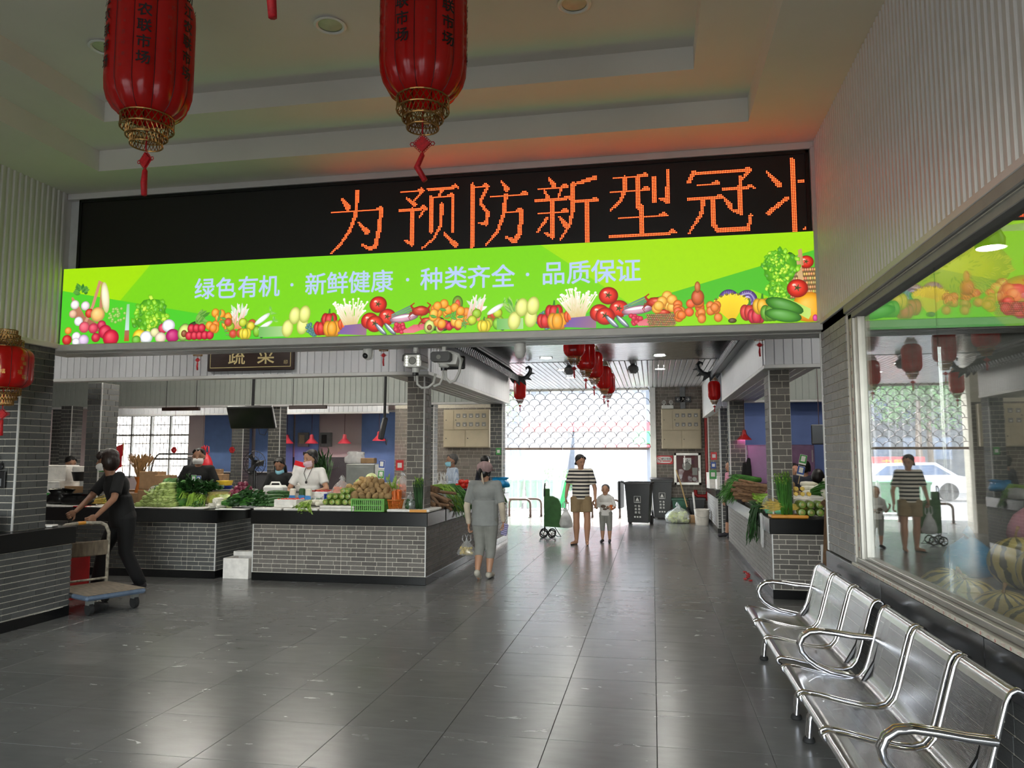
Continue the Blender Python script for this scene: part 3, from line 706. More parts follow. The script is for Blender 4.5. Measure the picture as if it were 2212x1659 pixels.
def fruitheap(f):
    for k in range(12): q.ell(u(f) + R.uniform(-0.1, 0.12), 0.07 + R.uniform(0, 0.2), 0.042, 0.045, R.choice([(240, 160, 40), (244, 180, 60), (236, 140, 40)]), (170, 90, 20))
    for k in range(4): q.leaf(u(f) + R.uniform(-0.1, 0.1), 0.15 + R.uniform(-.05, .1), 0.07, 0.03, R.uniform(0, 3), (60, 140, 50), (110, 180, 70))
def mixheap(f):
    q.tuft(u(f), 0.2 * Z, 0.2, 12, (240, 240, 230), (200, 220, 190), 1.0, 2.2, 0.16)
    for k in range(4): q.stroke([(u(f) - 0.08 + 0.03 * k, 0.1), (u(f) - 0.04 + 0.04 * k, 0.3 + 0.04 * (k % 2))], 0.035, 0.012, (226, 130, 70), (240, 236, 226))
    q.broccoli(u(f) - 0.09, 0.03, 0.05)
    for k in range(10): q.ell(u(f) + R.uniform(-0.12, 0.22), 0.05 + R.uniform(0, 0.12), 0.045, 0.045, R.choice([(190, 206, 50), (150, 190, 40), (220, 200, 50), (200, 60, 40)]), (110, 120, 20))
    q.bell(u(f) + 0.07, 0.0, 0.06, (226, 206, 50)); q.ell(u(f) + 0.19, 0.07, 0.04, 0.055, (130, 190, 40), (70, 120, 20)); q.ell(u(f) + 0.24, 0.06, 0.03, 0.055, (60, 50, 80), (20, 16, 30))
def crossheap(f, big=True):
    q.bell(u(f) - 0.23, 0.02, 0.07, (206, 36, 30)); q.bell(u(f) - 0.15, 0.09, 0.075, (200, 30, 30)); q.bell(u(f) - 0.12, 0.0, 0.085, (240, 160, 30)); q.bell(u(f) + 0.0, 0.06, 0.06, (226, 90, 30))
    q.enoki(u(f) + 0.06, 0.07, 0.26)
    for k in range(4): q.stroke([(u(f) - 0.06 + 0.02 * k, 0.03 + 0.02 * k), (u(f) + 0.22, 0.02 + 0.022 * k)], 0.02, 0.06, (120, 90, 160), (150, 110, 130))
    for dx, dz in ((0.25, 0.05), (0.42, 0.08), (0.33, 0.2), (0.3, 0.02)): q.tomato(u(f) + dx, dz, 0.085)
    for k in range(2): q.fish(u(f) + 0.36 + 0.09 * k, 0.05, 0.16, (130, 140, 150), -0.8)
    for k in range(5): q.stroke([(u(f) + 0.46, 0.1 + 0.02 * k), (u(f) + 0.66, 0.18 + 0.022 * k)], 0.014, 0.014, (120, 150, 140), (90, 130, 110))
    q.fish(u(f) + 0.58, 0.15, 0.28, (206, 150, 170), 0.12)
    for k in range(14): q.ell(u(f) + 0.5 + R.uniform(0, 0.12), 0.02 + R.uniform(0, 0.08), 0.024, 0.022, (206, 40, 70), (150, 20, 40), n=9)
    for k in range(5): q.stroke([(u(f) + 0.58 + 0.02 * k, 0.02), (u(f) + 0.68 + 0.03 * k, 0.07), (u(f) + 0.8, 0.05 + 0.02 * k)], 0.03, 0.04, (226, 120, 130), (196, 60, 76))
    q.crab(u(f) + 0.74, 0.16, 0.085); q.crab(u(f) + 0.8, 0.08, 0.06)
fruitheap(0.208); mixheap(0.235)
q.radish(u(0.257), 0.14, 0.17, 0.6); q.radish(u(0.262), 0.09, 0.15, 0.5)
for k in range(12): q.stroke([(u(0.262), 0.02 + 0.008 * k), (u(0.30), 0.02 + 0.008 * k)], 0.012, 0.01, (110, 180, 90), (170, 210, 140))
def melons(f):
    for dx, dz in ((0, 0.0), (0.07, 0.12), (0.15, 0.02), (0.17, 0.13)): q.ell(u(f) + dx, 0.09 + dz, 0.058, 0.085, (226, 230, 130), (160, 170, 70), -0.15)
    q.broccoli(u(f) + 0.28, 0.0, 0.085, (80, 130, 130), (50, 90, 90))
melons(0.30); crossheap(0.375)
q.avocado(u(0.488), 0.0, 0.065); q.avocado(u(0.502), 0.0, 0.05)
for k in range(5): q.ell(u(0.503) + 0.04 * k, 0.06 + 0.02 * (k % 2), 0.035, 0.04, (206, 30, 60), (120, 10, 30))
fruitheap(0.505); q.ell(u(0.525), 0.27, 0.05, 0.07, (120, 150, 50), (60, 100, 30)); q.ell(u(0.525), 0.26, 0.025, 0.045, (226, 90, 60), (180, 60, 40)); fruitheap(0.528); mixheap(0.55)
q.radish(u(0.565), 0.16, 0.16, 0.55); q.tuft(u(0.60), 0.1, 0.22, 26, (90, 160, 60), (160, 200, 100), 0.3, 2.2, 0.16)
for k in range(12): q.stroke([(u(0.577), 0.02 + 0.008 * k), (u(0.612), 0.02 + 0.008 * k)], 0.012, 0.01, (110, 180, 90), (170, 210, 140))
melons(0.60); crossheap(0.675)
q.basket(u(0.795), 0.0, 0.26, 0.11, (170, 130, 80))
for k in range(9): q.ell(u(0.795) + R.uniform(-0.09, 0.1), 0.15 + R.uniform(0, 0.12), 0.045, 0.045, (240, 180, 70), (180, 110, 30))
for k in range(15): q.ell(u(0.83) + R.uniform(-0.1, 0.1), 0.05 + R.uniform(0, 0.15), 0.04, 0.04, R.choice([(230, 120, 40), (226, 140, 50), (236, 100, 50)]), (160, 70, 20))
q.ell(u(0.843), 0.24, 0.055, 0.07, (196, 90, 40), (120, 60, 30)); q.ell(u(0.843), 0.33, 0.025, 0.05, (190, 110, 50), (130, 70, 30))
q.cabbage(u(0.884), 0.13, 0.085); q.cabbage(u(0.908), 0.12, 0.085, True); q.bananas(u(0.888), 0.03, 0.22)
for k in range(12): q.ell(u(0.855) + R.uniform(-0.05, 0.1), 0.05 + R.uniform(0, 0.12), 0.036, 0.04, (226, 130, 50), (160, 80, 20))
q.bell(u(0.911), 0.03, 0.075, (206, 60, 50)); q.bell(u(0.92), 0.0, 0.07, (200, 40, 60)); q.bell(u(0.928), 0.08, 0.075, (236, 176, 40)); q.bell(u(0.938), 0.02, 0.075, (100, 160, 40))
q.basket(u(0.983), 0.2, 0.30, 0.26)
for f, v in ((0.963, 0.56), (0.969, 0.56), (0.988, 0.58)): q.tomato(u(f), v * Z, 0.06)
q.ell(u(0.973), 0.66 * Z, 0.035, 0.1, (70, 130, 40), (30, 80, 20), 0.5); q.stroke([(u(0.98), 0.45 * Z), (u(0.978), 0.7 * Z), (u(0.98), 0.8 * Z), (u(0.982), 0.62 * Z)], 0.04, 0.03, (206, 170, 120), (180, 140, 90))
q.lettuce(u(0.953), 0.6 * Z, 0.16); q.lettuce(u(0.952), 0.36 * Z, 0.12); q.lettuce(u(0.947), 0.66 * Z, 0.1)
q.ell(u(0.99), 0.12 * Z + 0.03, 0.14, 0.13, (240, 170, 30), (190, 110, 10)); q.tomato(u(0.975), 0.2, 0.085)
for k in range(5): q.stroke([(u(0.955), 0.16 + 0.012 * k), (u(0.99), 0.04 + 0.012 * k)], 0.03, 0.045, (150, 200, 60), (190, 220, 110))
q.ell(u(0.957), 0.14, 0.16, 0.06, (70, 140, 40), (30, 90, 20), -0.35); q.ell(u(0.955), 0.06, 0.15, 0.055, (80, 150, 50), (30, 90, 20), -0.2); q.ell(u(0.997), 0.03, 0.02, 0.03, (206, 60, 140), (150, 30, 90))
# clip the print to the panel
for i, (x, y, z) in enumerate(q.m.v): q.m.v[i] = (max(-LW / 2, min(LW / 2, x)), y, max(0.0, min(Z, z)))
po = q.m.build('printed_picture', 'backlit_print', lb)
MATS['backlit_print'].cycles.emission_sampling = 'FRONT'
mat('slogan_white', (190, 212, 248), 0.5, var=0, emit=0.215)
SL = '绿色有机·新鲜健康·种类齐全·品质保证'
SX = [-4.249, -4.023, -3.793, -3.572, -3.339, -3.099, -2.88, -2.664, -2.441, -2.194, -1.968, -1.736, -1.52, -1.297, -1.074, -0.84, -0.617, -0.398, -0.18]
for ch, x in zip(SL, SX):
    t = face_text(ch, 0.222, (x - bx, -0.083, 3.197 - GZ0), '-y', 0.012)
    t.build('slogan_character', 'slogan_white', lb)
# ------------------------------------------------------------------ market: ceilings, fascias, far walls
mk = MB(); mk.box(-15.8, 6.2, 6.95, 20.6, 3.44, 3.6); mk.box(-15.8, -6.1, 5.9, 6.98, 3.44, 3.6)
mk.box(1.56, 6.2, -3.7, 7.0, 3.44, 3.6)
ceil2 = struct(mk.build('ceiling_market', 'plaster_white'), 'low flat ceiling of the market hall')
m_ = mat('brushed_ceiling', (92, 92, 94), 0.22, metal=0.35, var=0.35, sc=2.5, stretch=(0.4, 30, 1), rvar=0.1)
mat('gloss_strip', (206, 206, 208), 0.16, var=0.05, spec=0.6)
me = MB().box(-2.85, 1.35, 0.004, 0.15 - 0.004, 3.38, 3.44, 0.003).mesh('ceiling_strip', 'brushed_ceiling')
for k in range(49): link('ceiling_strip', me, ceil2, (0, 7.05 + 0.15 * k, 0))
me = MB().box(0.006, 0.1, 14.42, 20.2, 3.372, 3.44, 0.006).mesh('ceiling_strip', 'gloss_strip')
for k in range(52): link('ceiling_strip', me, ceil2, (-4.1 + 0.106 * k, 0, 0))
# stall fascias
def fascia(name, label, x0, x1, y0, y1, z0, z1, faces, pm, pw=0.1, t=0.12):
    """box beam; faces: list of (side, material)"""
    X, Y = (x0 + x1) / 2, (y0 + y1) / 2
    p = thing(name, label, None, (X, Y, z0)); p['kind'] = 'structure'
    MB().box(x0 - X, x1 - X, y0 - Y, y1 - Y, 0, z1 - z0).build('fascia_core', pm, p)
    Hh = z1 - z0 - 0.035
    for s_ in faces:
        if s_ == 's': planks(p, (x0 - X, y0 - Y, 0.035), (1, 0), x1 - x0, Hh, pm, pw)
        if s_ == 'n': planks(p, (x1 - X, y1 - Y, 0.035), (-1, 0), x1 - x0, Hh, pm, pw)
        if s_ == 'e': planks(p, (x1 - X, y0 - Y, 0.035), (0, 1), y1 - y0, Hh, pm, pw)
        if s_ == 'w': planks(p, (x0 - X, y1 - Y, 0.035), (0, -1), y1 - y0, Hh, pm, pw)
    MB().box(x0 - X - 0.016, x1 - X + 0.016, y0 - Y - 0.016, y1 - Y + 0.016, -0.006, 0.035, 0.004).build('lower_trim', 'white_trim', p)
    return p
FB, FT = 2.60, 3.44
fascia('trim_2', 'front fascia of the left vegetable stall', -9.4, -2.75, 9.08, 9.2, FB, FT, 's', 'flute_blue')
fascia('trim_3', 'aisle fascia of the left stall', -2.87, -2.75, 9.2, 14.56, FB, FT, 'e', 'flute_blue', 0.085)
fascia('trim_4', 'rear fascia of the left stall', -13.5, -2.87, 14.44, 14.56, FB, FT, 's', 'flute_green', 0.115)
fascia('trim_5', 'front fascia of the right stall', 1.28, 4.6, 8.98, 9.1, FB - 0.02, FT, 's', 'flute_blue')
fascia('trim_6', 'aisle fascia of the right stall', 1.28, 1.4, 9.1, 14.4, FB - 0.02, FT, 'w', 'flute_blue', 0.085)
fascia('trim_7', 'rear fascia of the right stall', 1.4, 4.6, 14.28, 14.4, FB - 0.05, FT, 's', 'flute_green', 0.115)
fascia('trim_8', 'aisle fascia of the far right stall', 1.28, 1.4, 15.9, 19.9, FB - 0.05, FT, 'w', 'flute_blue', 0.1)
fascia('trim_9', 'front fascia of the far right stall', 1.4, 4.6, 15.9, 16.0, FB - 0.05, FT, 's', 'flute_blue', 0.1)
fascia('trim_10', 'fascia along the back of the market', -13.5, -6.1, 16.9, 17.0, 2.58, FT, 's', 'flute_blue', 0.12)
# soffit strips under the aisle fascias
sm = MB()
for k in range(4): sm.box(-3.32 + 0.11 * k, -3.22 + 0.11 * k, 9.2, 14.5, FB - 0.004, FB + 0.02, 0.003)
struct(sm.build('trim_11', 'alu_white'), 'white soffit boards beside the left aisle fascia')
sm = MB()
for k in range(4): sm.box(1.42 + 0.11 * k, 1.52 + 0.11 * k, 9.1, 14.3, FB - 0.024, FB, 0.003)
struct(sm.build('trim_12', 'alu_white'), 'white soffit boards beside the right aisle fascia')
# pillars
PL = 'grey brick clad pillar at the corner of the '
pillar(-3.09, -2.865, 9.32, 9.62, 0.882, 2.61, 'se', 'brick_grey', PL + 'left stall', bh=0.078)
pillar(-7.86, -7.64, 9.45, 9.8, 0.882, 2.61, 'se', 'brick_dark', PL + 'left stall opening', bh=0.078)
pillar(-3.12, -2.885, 14.55, 14.85, 0, 2.61, 'se', 'brick_dark', PL + 'left stall end', bh=0.078)
pillar(-12.0, -11.75, 13.7, 14.0, 0, 2.61, 'se', 'brick_dark', PL + 'rear left stall', bh=0.078)
for x, y in ((-13.0, 14.6), (-7.85, 14.6), (-4.55, 14.6)):
    pillar(x, x + 0.26, y, y + 0.28, 0, 2.62, 'se', 'brick_dark', PL + 'rear stalls', bh=0.078)
pillar(-10.1, -9.8, 17.0, 17.3, 0, 2.7, 'se', 'brick_dark', PL + 'back wall', bh=0.078)
pillar(1.35, 1.575, 9.2, 9.58, 0.882, 2.6, 'sw', 'brick_grey', PL + 'right stall', bh=0.078, edge='w')
pillar(1.36, 1.62, 14.05, 14.35, 0, 2.56, 'sw', 'brick_dark', PL + 'right stall end', bh=0.078, edge='w')
pillar(1.36, 1.62, 15.95, 16.25, 0, 2.56, 'sw', 'brick_dark', PL + 'far right stall', bh=0.078, edge='w')
pillar(1.36, 1.66, 19.3, 19.6, 0, 2.56, 'sw', 'brick_warm', PL + 'far right stall end', bh=0.078, edge='w')
pillar(-7.2, -5.86, 6.17, 6.56, 0.882, 2.66, 'se', 'brick_dark', 'dark brick pier standing on the front left stall', bh=0.066, bl=0.19)
# far wall right of the gate
FYW = 20.2
wf = MB(); wf.box(0.0, 6.2, FYW, FYW + 0.25, 0, 3.5)
wall_far = struct(wf.build('wall_far', 'mortar'), 'brick end wall beside the market gate')
bricks(wall_far, (0.1, FYW, 0), (1, 0), 1.35, 3.38, 'brick_warm', 0.2, 0.085)
MB().box(-0.06, 0.1, FYW - 0.06, FYW + 0.25, 0, 3.38, 0.01).build('gate_jamb', 'alu', wall_far)
MB().box(0.72, 0.86, FYW - 0.05, FYW, 2.78, 3.38, 0.01).build('cable_duct', 'grey_plastic', wall_far)
# brick wall left of the gate, with the meter cabinet
wl2 = MB(); wl2.box(-6.0, -3.6, 17.2, 17.4, 0, 3.5); wl2.box(-4.75, -4.6, 17.4, 20.4, 0, 3.5)
wall_meter = struct(wl2.build('wall_meter', 'mortar'), 'pale brick wall behind the meter cabinet')
bricks(wall_meter, (-6.0, 17.2, 0.6), (1, 0), 2.4, 2.1, 'brick_warm', 0.2, 0.085)
# rear wall of the left part with window and blinds
wbk = MB(); wbk.box(-15.8, -14.35, 18.2, 18.4, 0, 3.5); wbk.box(-14.35, -12.05, 18.2, 18.4, 0, 1.0); wbk.box(-14.35, -12.05, 18.2, 18.4, 2.68, 3.5); wbk.box(-12.05, -4.6, 18.2, 18.4, 0, 3.5)
wbk.box(-15.8, -15.6, 5.9, 18.4, 0, 3.5); wbk.box(-15.8, -9.2, 5.85, 6.0, 0, 3.5)
wall_back = struct(wbk.build('wall_back', 'plaster_pink'), 'pale pink rear wall of the market')
MB().box(-12.05, -4.7, 18.185, 18.2, 0, 1.55).build('tile_dado', 'granite_grey', wall_back)
# right part shell
wrs = MB(); wrs.box(1.7, 6.0, 14.95, 15.1, 0, 3.5); 
struct(wrs.build('wall_blue', 'blue_wall'), 'blue painted wall behind the right stall')
wrs = MB(); wrs.box(6.0, 6.2, -3.7, 20.6, 0, 3.6); wrs.box(1.56, 6.1, 6.5, 6.62, 0, 3.5); wrs.box(1.56, 6.1, -3.75, -3.6, 0, 3.5)
struct(wrs.build('wall_shop', 'brick_dark'), 'walls of the fruit shop')
# window in the rear wall
def casement(name, x0, x1, z0, z1, y, cols, label):
    w = thing(name, label, None, ((x0 + x1) / 2, y, z0)); w['kind'] = 'structure'; X = (x0 + x1) / 2; H_ = z1 - z0; wd = x1 - x0
    f_ = MB(); t = 0.05
    f_.box(-wd / 2, wd / 2, -0.04, 0.04, 0, t); f_.box(-wd / 2, wd / 2, -0.04, 0.04, H_ - t, H_); f_.box(-wd / 2, wd / 2, -0.04, 0.04, H_ * 0.66, H_ * 0.66 + t)
    for k in range(cols + 1):
        xx = -wd / 2 + wd * k / cols; f_.box(max(-wd / 2, xx - t / 2), min(wd / 2, xx + t / 2), -0.04, 0.04, 0, H_)
    f_.build('window_frame', 'alu_white', w)
    for k in range(cols):
        a = -wd / 2 + wd * k / cols + t / 2; b = -wd / 2 + wd * (k + 1) / cols - t / 2
        MB().box(a, b, -0.005, 0.005, t, H_ * 0.66).build('glass_pane', 'glass', w); MB().box(a, b, -0.005, 0.005, H_ * 0.66 + t, H_ - t).build('glass_pane', 'glass', w)
    gb = MB()
    for k in range(22): gb.box(-wd / 2 + wd * (k + 0.5) / 22 - 0.009, -wd / 2 + wd * (k + 0.5) / 22 + 0.009, 0.16, 0.178, 0, H_)
    for zz in (0.3, 0.9, 1.4): gb.box(-wd / 2, wd / 2, 0.155, 0.183, zz, zz + 0.03)
    gb.build('window_bars', 'alu_white', w)
    return w
casement('window_2', -14.35, -12.05, 1.0, 2.68, 18.26, 4, 'barred white casement window in the rear wall')
def blind(x0, x1, z0, z1, y, label):
    b = thing('roller_blind', label, 'blind', ((x0 + x1) / 2, y, z0), 0, 'blue roller blinds on the rear wall'); w = x1 - x0
    MB().box(-w / 2, w / 2, -0.006, 0.006, 0.02, z1 - z0).build('blind_fabric', 'blue_blind', b); MB().box(-w / 2, w / 2, -0.014, 0.014, 0, 0.03, 0.005).build('bottom_bar', 'white_trim', b)
    MB().tube([(-w / 2, 0, z1 - z0 + 0.02), (w / 2, 0, z1 - z0 + 0.02)], 0.03, 10).build('roller', 'white_trim', b, 40)
mat('daylit_strip', (240, 246, 250), 0.4, emit=1.2)
for a, b, l in ((-11.55, -10.2, 'blue roller blind beside the red chilli ornaments'), (-10.1, -9.05, 'blue roller blind behind the hanging television'), (-9.0, -8.35, 'narrow blue roller blind behind the seller in white'), (-7.2, -5.0, 'wide blue roller blind behind the pink pendant lamps')):
    blind(a, b, 1.15 if a < -8.4 else 0.9, 2.68, 18.13, l)

# ------------------------------------------------------------------ stall counters
CT = 0.88
def counter(label, faces, tops, loc, kick='granite_black'):
    X, Y = loc; c = thing('stall_counter', label, 'counter', (X, Y, 0), 0, 'brick market stall counters')
    core = MB(); kk = MB(); top = MB()
    for x0, x1, y0, y1 in tops:
        core.box(x0 - X, x1 - X, y0 - Y, y1 - Y, 0.1, 0.71); kk.box(x0 - X - 0.01, x1 - X + 0.01, y0 - Y - 0.01, y1 - Y + 0.01, 0, 0.1, 0.004); top.box(x0 - X - 0.03, x1 - X + 0.03, y0 - Y - 0.03, y1 - Y + 0.03, 0.71, CT, 0.006)
    core.build('counter_body', 'mortar', c); kk.build('plinth', kick, c); top.build('countertop', 'granite_black', c)
    for o, uu, W, bmt in faces:
        bricks(c, (o[0] - X, o[1] - Y, 0.105), uu, W, 0.6, bmt, 0.2, 0.0545, panel=0.6)
        MB().box(o[0] - X - 0.006, o[0] - X + 0.006, o[1] - Y - 0.012, o[1] - Y + 0.006, 0.1, 0.71).build('corner_trim', 'white_trim', c)
    return c
counter('long L-shaped brick counter heaped with vegetables at the aisle corner', [((-5.07, 9.13), (1, 0), 2.3, 'brick_grey'), ((-2.77, 9.13), (0, 1), 5.37, 'brick_grey')], [(-5.07, -2.77, 9.13, 9.95), (-3.32, -2.77, 9.95, 14.5)], (-3.9, 9.6))
counter('brick counter of bok choy and celery left of the foam box', [((-9.0, 9.13), (1, 0), 3.4, 'brick_dark'), ((-5.6, 9.13), (0, 1), 0.9, 'brick_dark')], [(-9.0, -5.6, 9.13, 10.05)], (-7.3, 9.6))
counter('brick counter of yams and gourds on the right of the aisle', [((1.30, 9.0), (1, 0), 2.2, 'brick_grey'), ((1.30, 14.0), (0, -1), 5.0, 'brick_pale')], [(1.30, 3.5, 9.0, 9.95), (1.30, 1.9, 9.95, 14.0)], (2.2, 9.6))
counter('far brick counter near the fire hose box', [((1.30, 19.24), (0, -1), 2.94, 'brick_pale'), ((1.30, 16.3), (1, 0), 0.9, 'brick_dark')], [(1.30, 2.2, 16.3, 19.24)], (1.75, 17.8))
fc = counter('front left brick counter under the dark brick pier', [((-5.75, 4.2), (0, 1), 2.6, 'brick_dark')], [(-7.2, -5.75, 4.2, 6.79)], (-6.5, 5.5))
# ------------------------------------------------------------------ benches
def bench(label, y0, arms):
    """three-seat waiting bench, built with the sitter facing -X; y0 = far end"""
    L = 1.58; b = thing('waiting_bench', label, 'bench', (1.0, y0 - L / 2, 0), 0, 'steel waiting benches along the shop window')
    prof = [(-0.268, 0.345), (-0.288, 0.36), (-0.29, 0.378), (-0.27, 0.388), (-0.2, 0.38), (-0.08, 0.355), (0.02, 0.338), (0.08, 0.336), (0.125, 0.35), (0.155, 0.385), (0.175, 0.44), (0.2, 0.53), (0.225, 0.62), (0.245, 0.69), (0.262, 0.725), (0.283, 0.738), (0.305, 0.73), (0.318, 0.71)]
    sw = 0.5; gap = (L - 3 * sw) / 2
    def sub(p, n):
        out = []
        for (a, c), (d, e) in zip(p[:-1], p[1:]):
            for t in range(n): out.append((a + (d - a) * t / n, c + (e - c) * t / n))
        return out + [p[-1]]
    pp = sub(prof, 2)
    if 'seat' not in bench.__dict__:
        def shell(lo, hi, name, mt, wi):
            me = bpy.data.meshes.new(name); seg = pp[lo:hi]; vs = []; fs = []; uv = []
            acc = 0; ds = [0]
            for (a, c), (d, e) in zip(pp[:-1], pp[1:]): acc += math.hypot(d - a, e - c); ds.append(acc)
            ys = (-sw / 2 + wi, sw / 2 - wi)
            for i, (x, z) in enumerate(seg):
                for y in ys: vs.append((x, y, z)); uv.append((y, ds[lo + i]))
            for i in range(len(seg) - 1): fs.append((2 * i, 2 * i + 1, 2 * i + 3, 2 * i + 2))
            me.from_pydata(vs, [], fs); me.materials.append(MATS[mt]); ul = me.uv_layers.new(name='UV')
            for lp in me.loops: ul.data[lp.index].uv = uv[lp.vertex_index]
            me.polygons.foreach_set('use_smooth', [True] * len(me.polygons)); me.update(); return me
        bench.seat = [shell(0, 9, 'seat_front_lip', 'seat_steel', 0.012), shell(8, 27, 'perforated_seat', 'perforated_steel', 0.05), shell(26, 35, 'seat_top_roll', 'seat_steel', 0.012), None]
        bench.perf2 = shell(22, 28, 'x', 'seat_steel', 0.012)
        def strip(y0_, y1_, lo, hi):
            me = bpy.data.meshes.new('seat_border'); seg = pp[lo:hi]; vs = []; fs = []
            for x, z in seg: vs += [(x, y0_, z), (x, y1_, z)]
            for i in range(len(seg) - 1): fs.append((2 * i, 2 * i + 1, 2 * i + 3, 2 * i + 2))
            me.from_pydata(vs, [], fs); me.materials.append(MATS['seat_steel']); me.polygons.foreach_set('use_smooth', [True] * len(me.polygons)); me.update(); return me
        bench.b1 = strip(-sw / 2 + 0.012, -sw / 2 + 0.0501, 8, 27); bench.b2 = strip(sw / 2 - 0.0501, sw / 2 - 0.012, 8, 27)
        fm = MB()
        fm.tube([(x, 0, z - 0.004) for x, z in pp], 0.0115, 8)
        bench.fr = fm.mesh('seat_edge_tube', 'chrome', True)
    for k in range(3):
        yc = L / 2 - sw / 2 - k * (sw + gap)
        s = link('seat_shell', bench.seat[1], b, (0, yc, 0)); link('seat_lip', bench.seat[0], s); link('back_roll', bench.seat[2], s); link('seat_border', bench.b1, s); link('seat_border', bench.b2, s)
        link('edge_tube', bench.fr, s, (0, sw / 2 - 0.008, 0)); link('edge_tube', bench.fr, s, (0, -sw / 2 + 0.008, 0))
    MB().box(-0.03, 0.03, -L / 2 + 0.02, L / 2 - 0.02, 0.24, 0.3, 0.008).build('beam', 'black_metal', b)
    for yy in (-L / 2 + 0.12, L / 2 - 0.1):
        lg = MB()
        for dy in (-0.016, 0.016):
            lg.tube([(0.02, yy + dy, 0.27), (-0.06, yy + dy, 0.255), (-0.13, yy + dy, 0.21), (-0.165, yy + dy, 0.13), (-0.175, yy + dy, 0.03)], 0.017, 10)
            lg.tube([(-0.02, yy + dy, 0.27), (0.08, yy + dy, 0.255), (0.16, yy + dy, 0.2), (0.195, yy + dy, 0.12), (0.205, yy + dy, 0.03)], 0.017, 10)
        lo_ = lg.build('leg', 'chrome', b, 40)
        for xx in (-0.175, 0.205): MB().lathe([(0.022, 0.03), (0.03, 0.022), (0.034, 0.006), (0.03, 0.0)], 14, (xx, yy, 0)).build('foot_pad', 'rubber', lo_, 40)
        MB().tube([(0.1, yy, 0.3), (0.19, yy, 0.45), (0.27, yy, 0.7)], 0.016, 8).build('back_bracket', 'black_metal', b, 40)
    for e in arms:
        yy = e * (L / 2 + 0.005); pts = []
        base = [(0.2, 0.555), (0.1, 0.562), (0.0, 0.575), (-0.08, 0.582), (-0.135, 0.575), (-0.172, 0.548), (-0.19, 0.508), (-0.182, 0.465), (-0.15, 0.425), (-0.1, 0.39), (-0.03, 0.36), (0.05, 0.345), (0.1, 0.335)]
        ar = MB()
        for dy in (-0.013, 0.013): ar.tube([(x, yy + dy, z) for x, z in base], 0.0165, 10)
        ar.build('armrest', 'chrome', b, 40)
    return b
bench('three-seat perforated steel bench beside the right brick counter', 6.44, (1,))
bench('three-seat perforated steel bench with an armrest at both ends', 4.70, (1, -1))

# ------------------------------------------------------------------ tubes added to brighten the stalls, rear wall and fruit shop
mat('fill_tube_lit', (255, 250, 240), 0.4, var=0, emit=30.0); mat('fill_tube_dim', (255, 250, 240), 0.4, var=0, emit=9.0); mat('fill_tube_bright', (255, 250, 240), 0.4, var=0, emit=42.0)
def fill_tube_light(label, x, y, L=1.2, z=3.44, group='added fill tubes over the stalls', lit='fill_tube_lit'):
    t = thing('fill_tube_light', label, 'lamp', (x, y, z), 0, group); MB().box(-L / 2, L / 2, -0.03, 0.03, -0.05, 0, 0.008).build('batten', 'white_plastic', t); MB().tube([(-L / 2 + 0.02, 0, -0.065), (L / 2 - 0.02, 0, -0.065)], 0.014, 10).build('tube', lit, t, 40)
for x, y in ((-4.4, 10.3), (-6.6, 10.4), (-8.6, 10.4), (-5.4, 11.4), (-7.6, 11.6)): fill_tube_light('added white fill tube on the ceiling above the left stall', x, y)  # added to lift the dark stall interior, hidden behind the front fascia
for x, y in ((-5.6, 15.8), (-8.5, 15.8), (-11.5, 15.8)): fill_tube_light('added white fill tube on the ceiling before the rear wall', x, y, lit='fill_tube_bright')  # stronger tubes added to brighten the rear wall and blinds
for x, y in ((2.6, 10.2), (2.8, 11.6), (2.8, 16.9)): fill_tube_light('added white fill tube on the ceiling above the right stalls', x, y)  # same added fill for the right-hand stalls
for x, y in ((2.6, 4.6), (3.6, 3.2), (3.4, 5.4)): fill_tube_light('added white fill tube on the ceiling of the fruit shop', x, y, group='added fill tubes in the fruit shop', lit='fill_tube_dim')  # added so the melons and shop interior show through the glass
# ------------------------------------------------------------------ lanterns
def lantern_red(name, rgb, rgb2, glow=0.0):
    m = bpy.data.materials.new(name); m.use_nodes = True; MATS[name] = m
    n = m.node_tree.nodes; l = m.node_tree.links; p = n['Principled BSDF']
    tc = n.new('ShaderNodeTexCoord'); nz = n.new('ShaderNodeTexNoise'); nz.inputs['Scale'].default_value = 5; l.new(tc.outputs['Object'], nz.inputs[0])
    rp = n.new('ShaderNodeValToRGB'); rp.color_ramp.elements[0].color = (*lin(rgb), 1); rp.color_ramp.elements[1].color = (*lin(rgb2), 1); l.new(nz.outputs[0], rp.inputs[0])
    l.new(rp.outputs[0], p.inputs['Base Color']); p.inputs['Roughness'].default_value = 0.22; p.inputs['Coat Weight'].default_value = 0.3
    tl = n.new('ShaderNodeBsdfTranslucent'); l.new(rp.outputs[0], tl.inputs[0]); mx = n.new('ShaderNodeMixShader'); mx.inputs[0].default_value = 0.45
    l.new(p.outputs[0], mx.inputs[1]); l.new(tl.outputs[0], mx.inputs[2]); l.new(mx.outputs[0], n['Material Output'].inputs[0])
lantern_red('lantern_red', (206, 20, 20), (222, 32, 26))
mat('brass', (150, 112, 62), 0.35, metal=0.8, var=0.15, sc=40); mat('ink', (22, 8, 8), 0.5); mat('gold_print', (190, 140, 70), 0.4, metal=0.4)
mat('tassel_red', (190, 20, 30), 0.6, var=0.2, sc=60); mat('dark_wire', (60, 14, 14), 0.5)
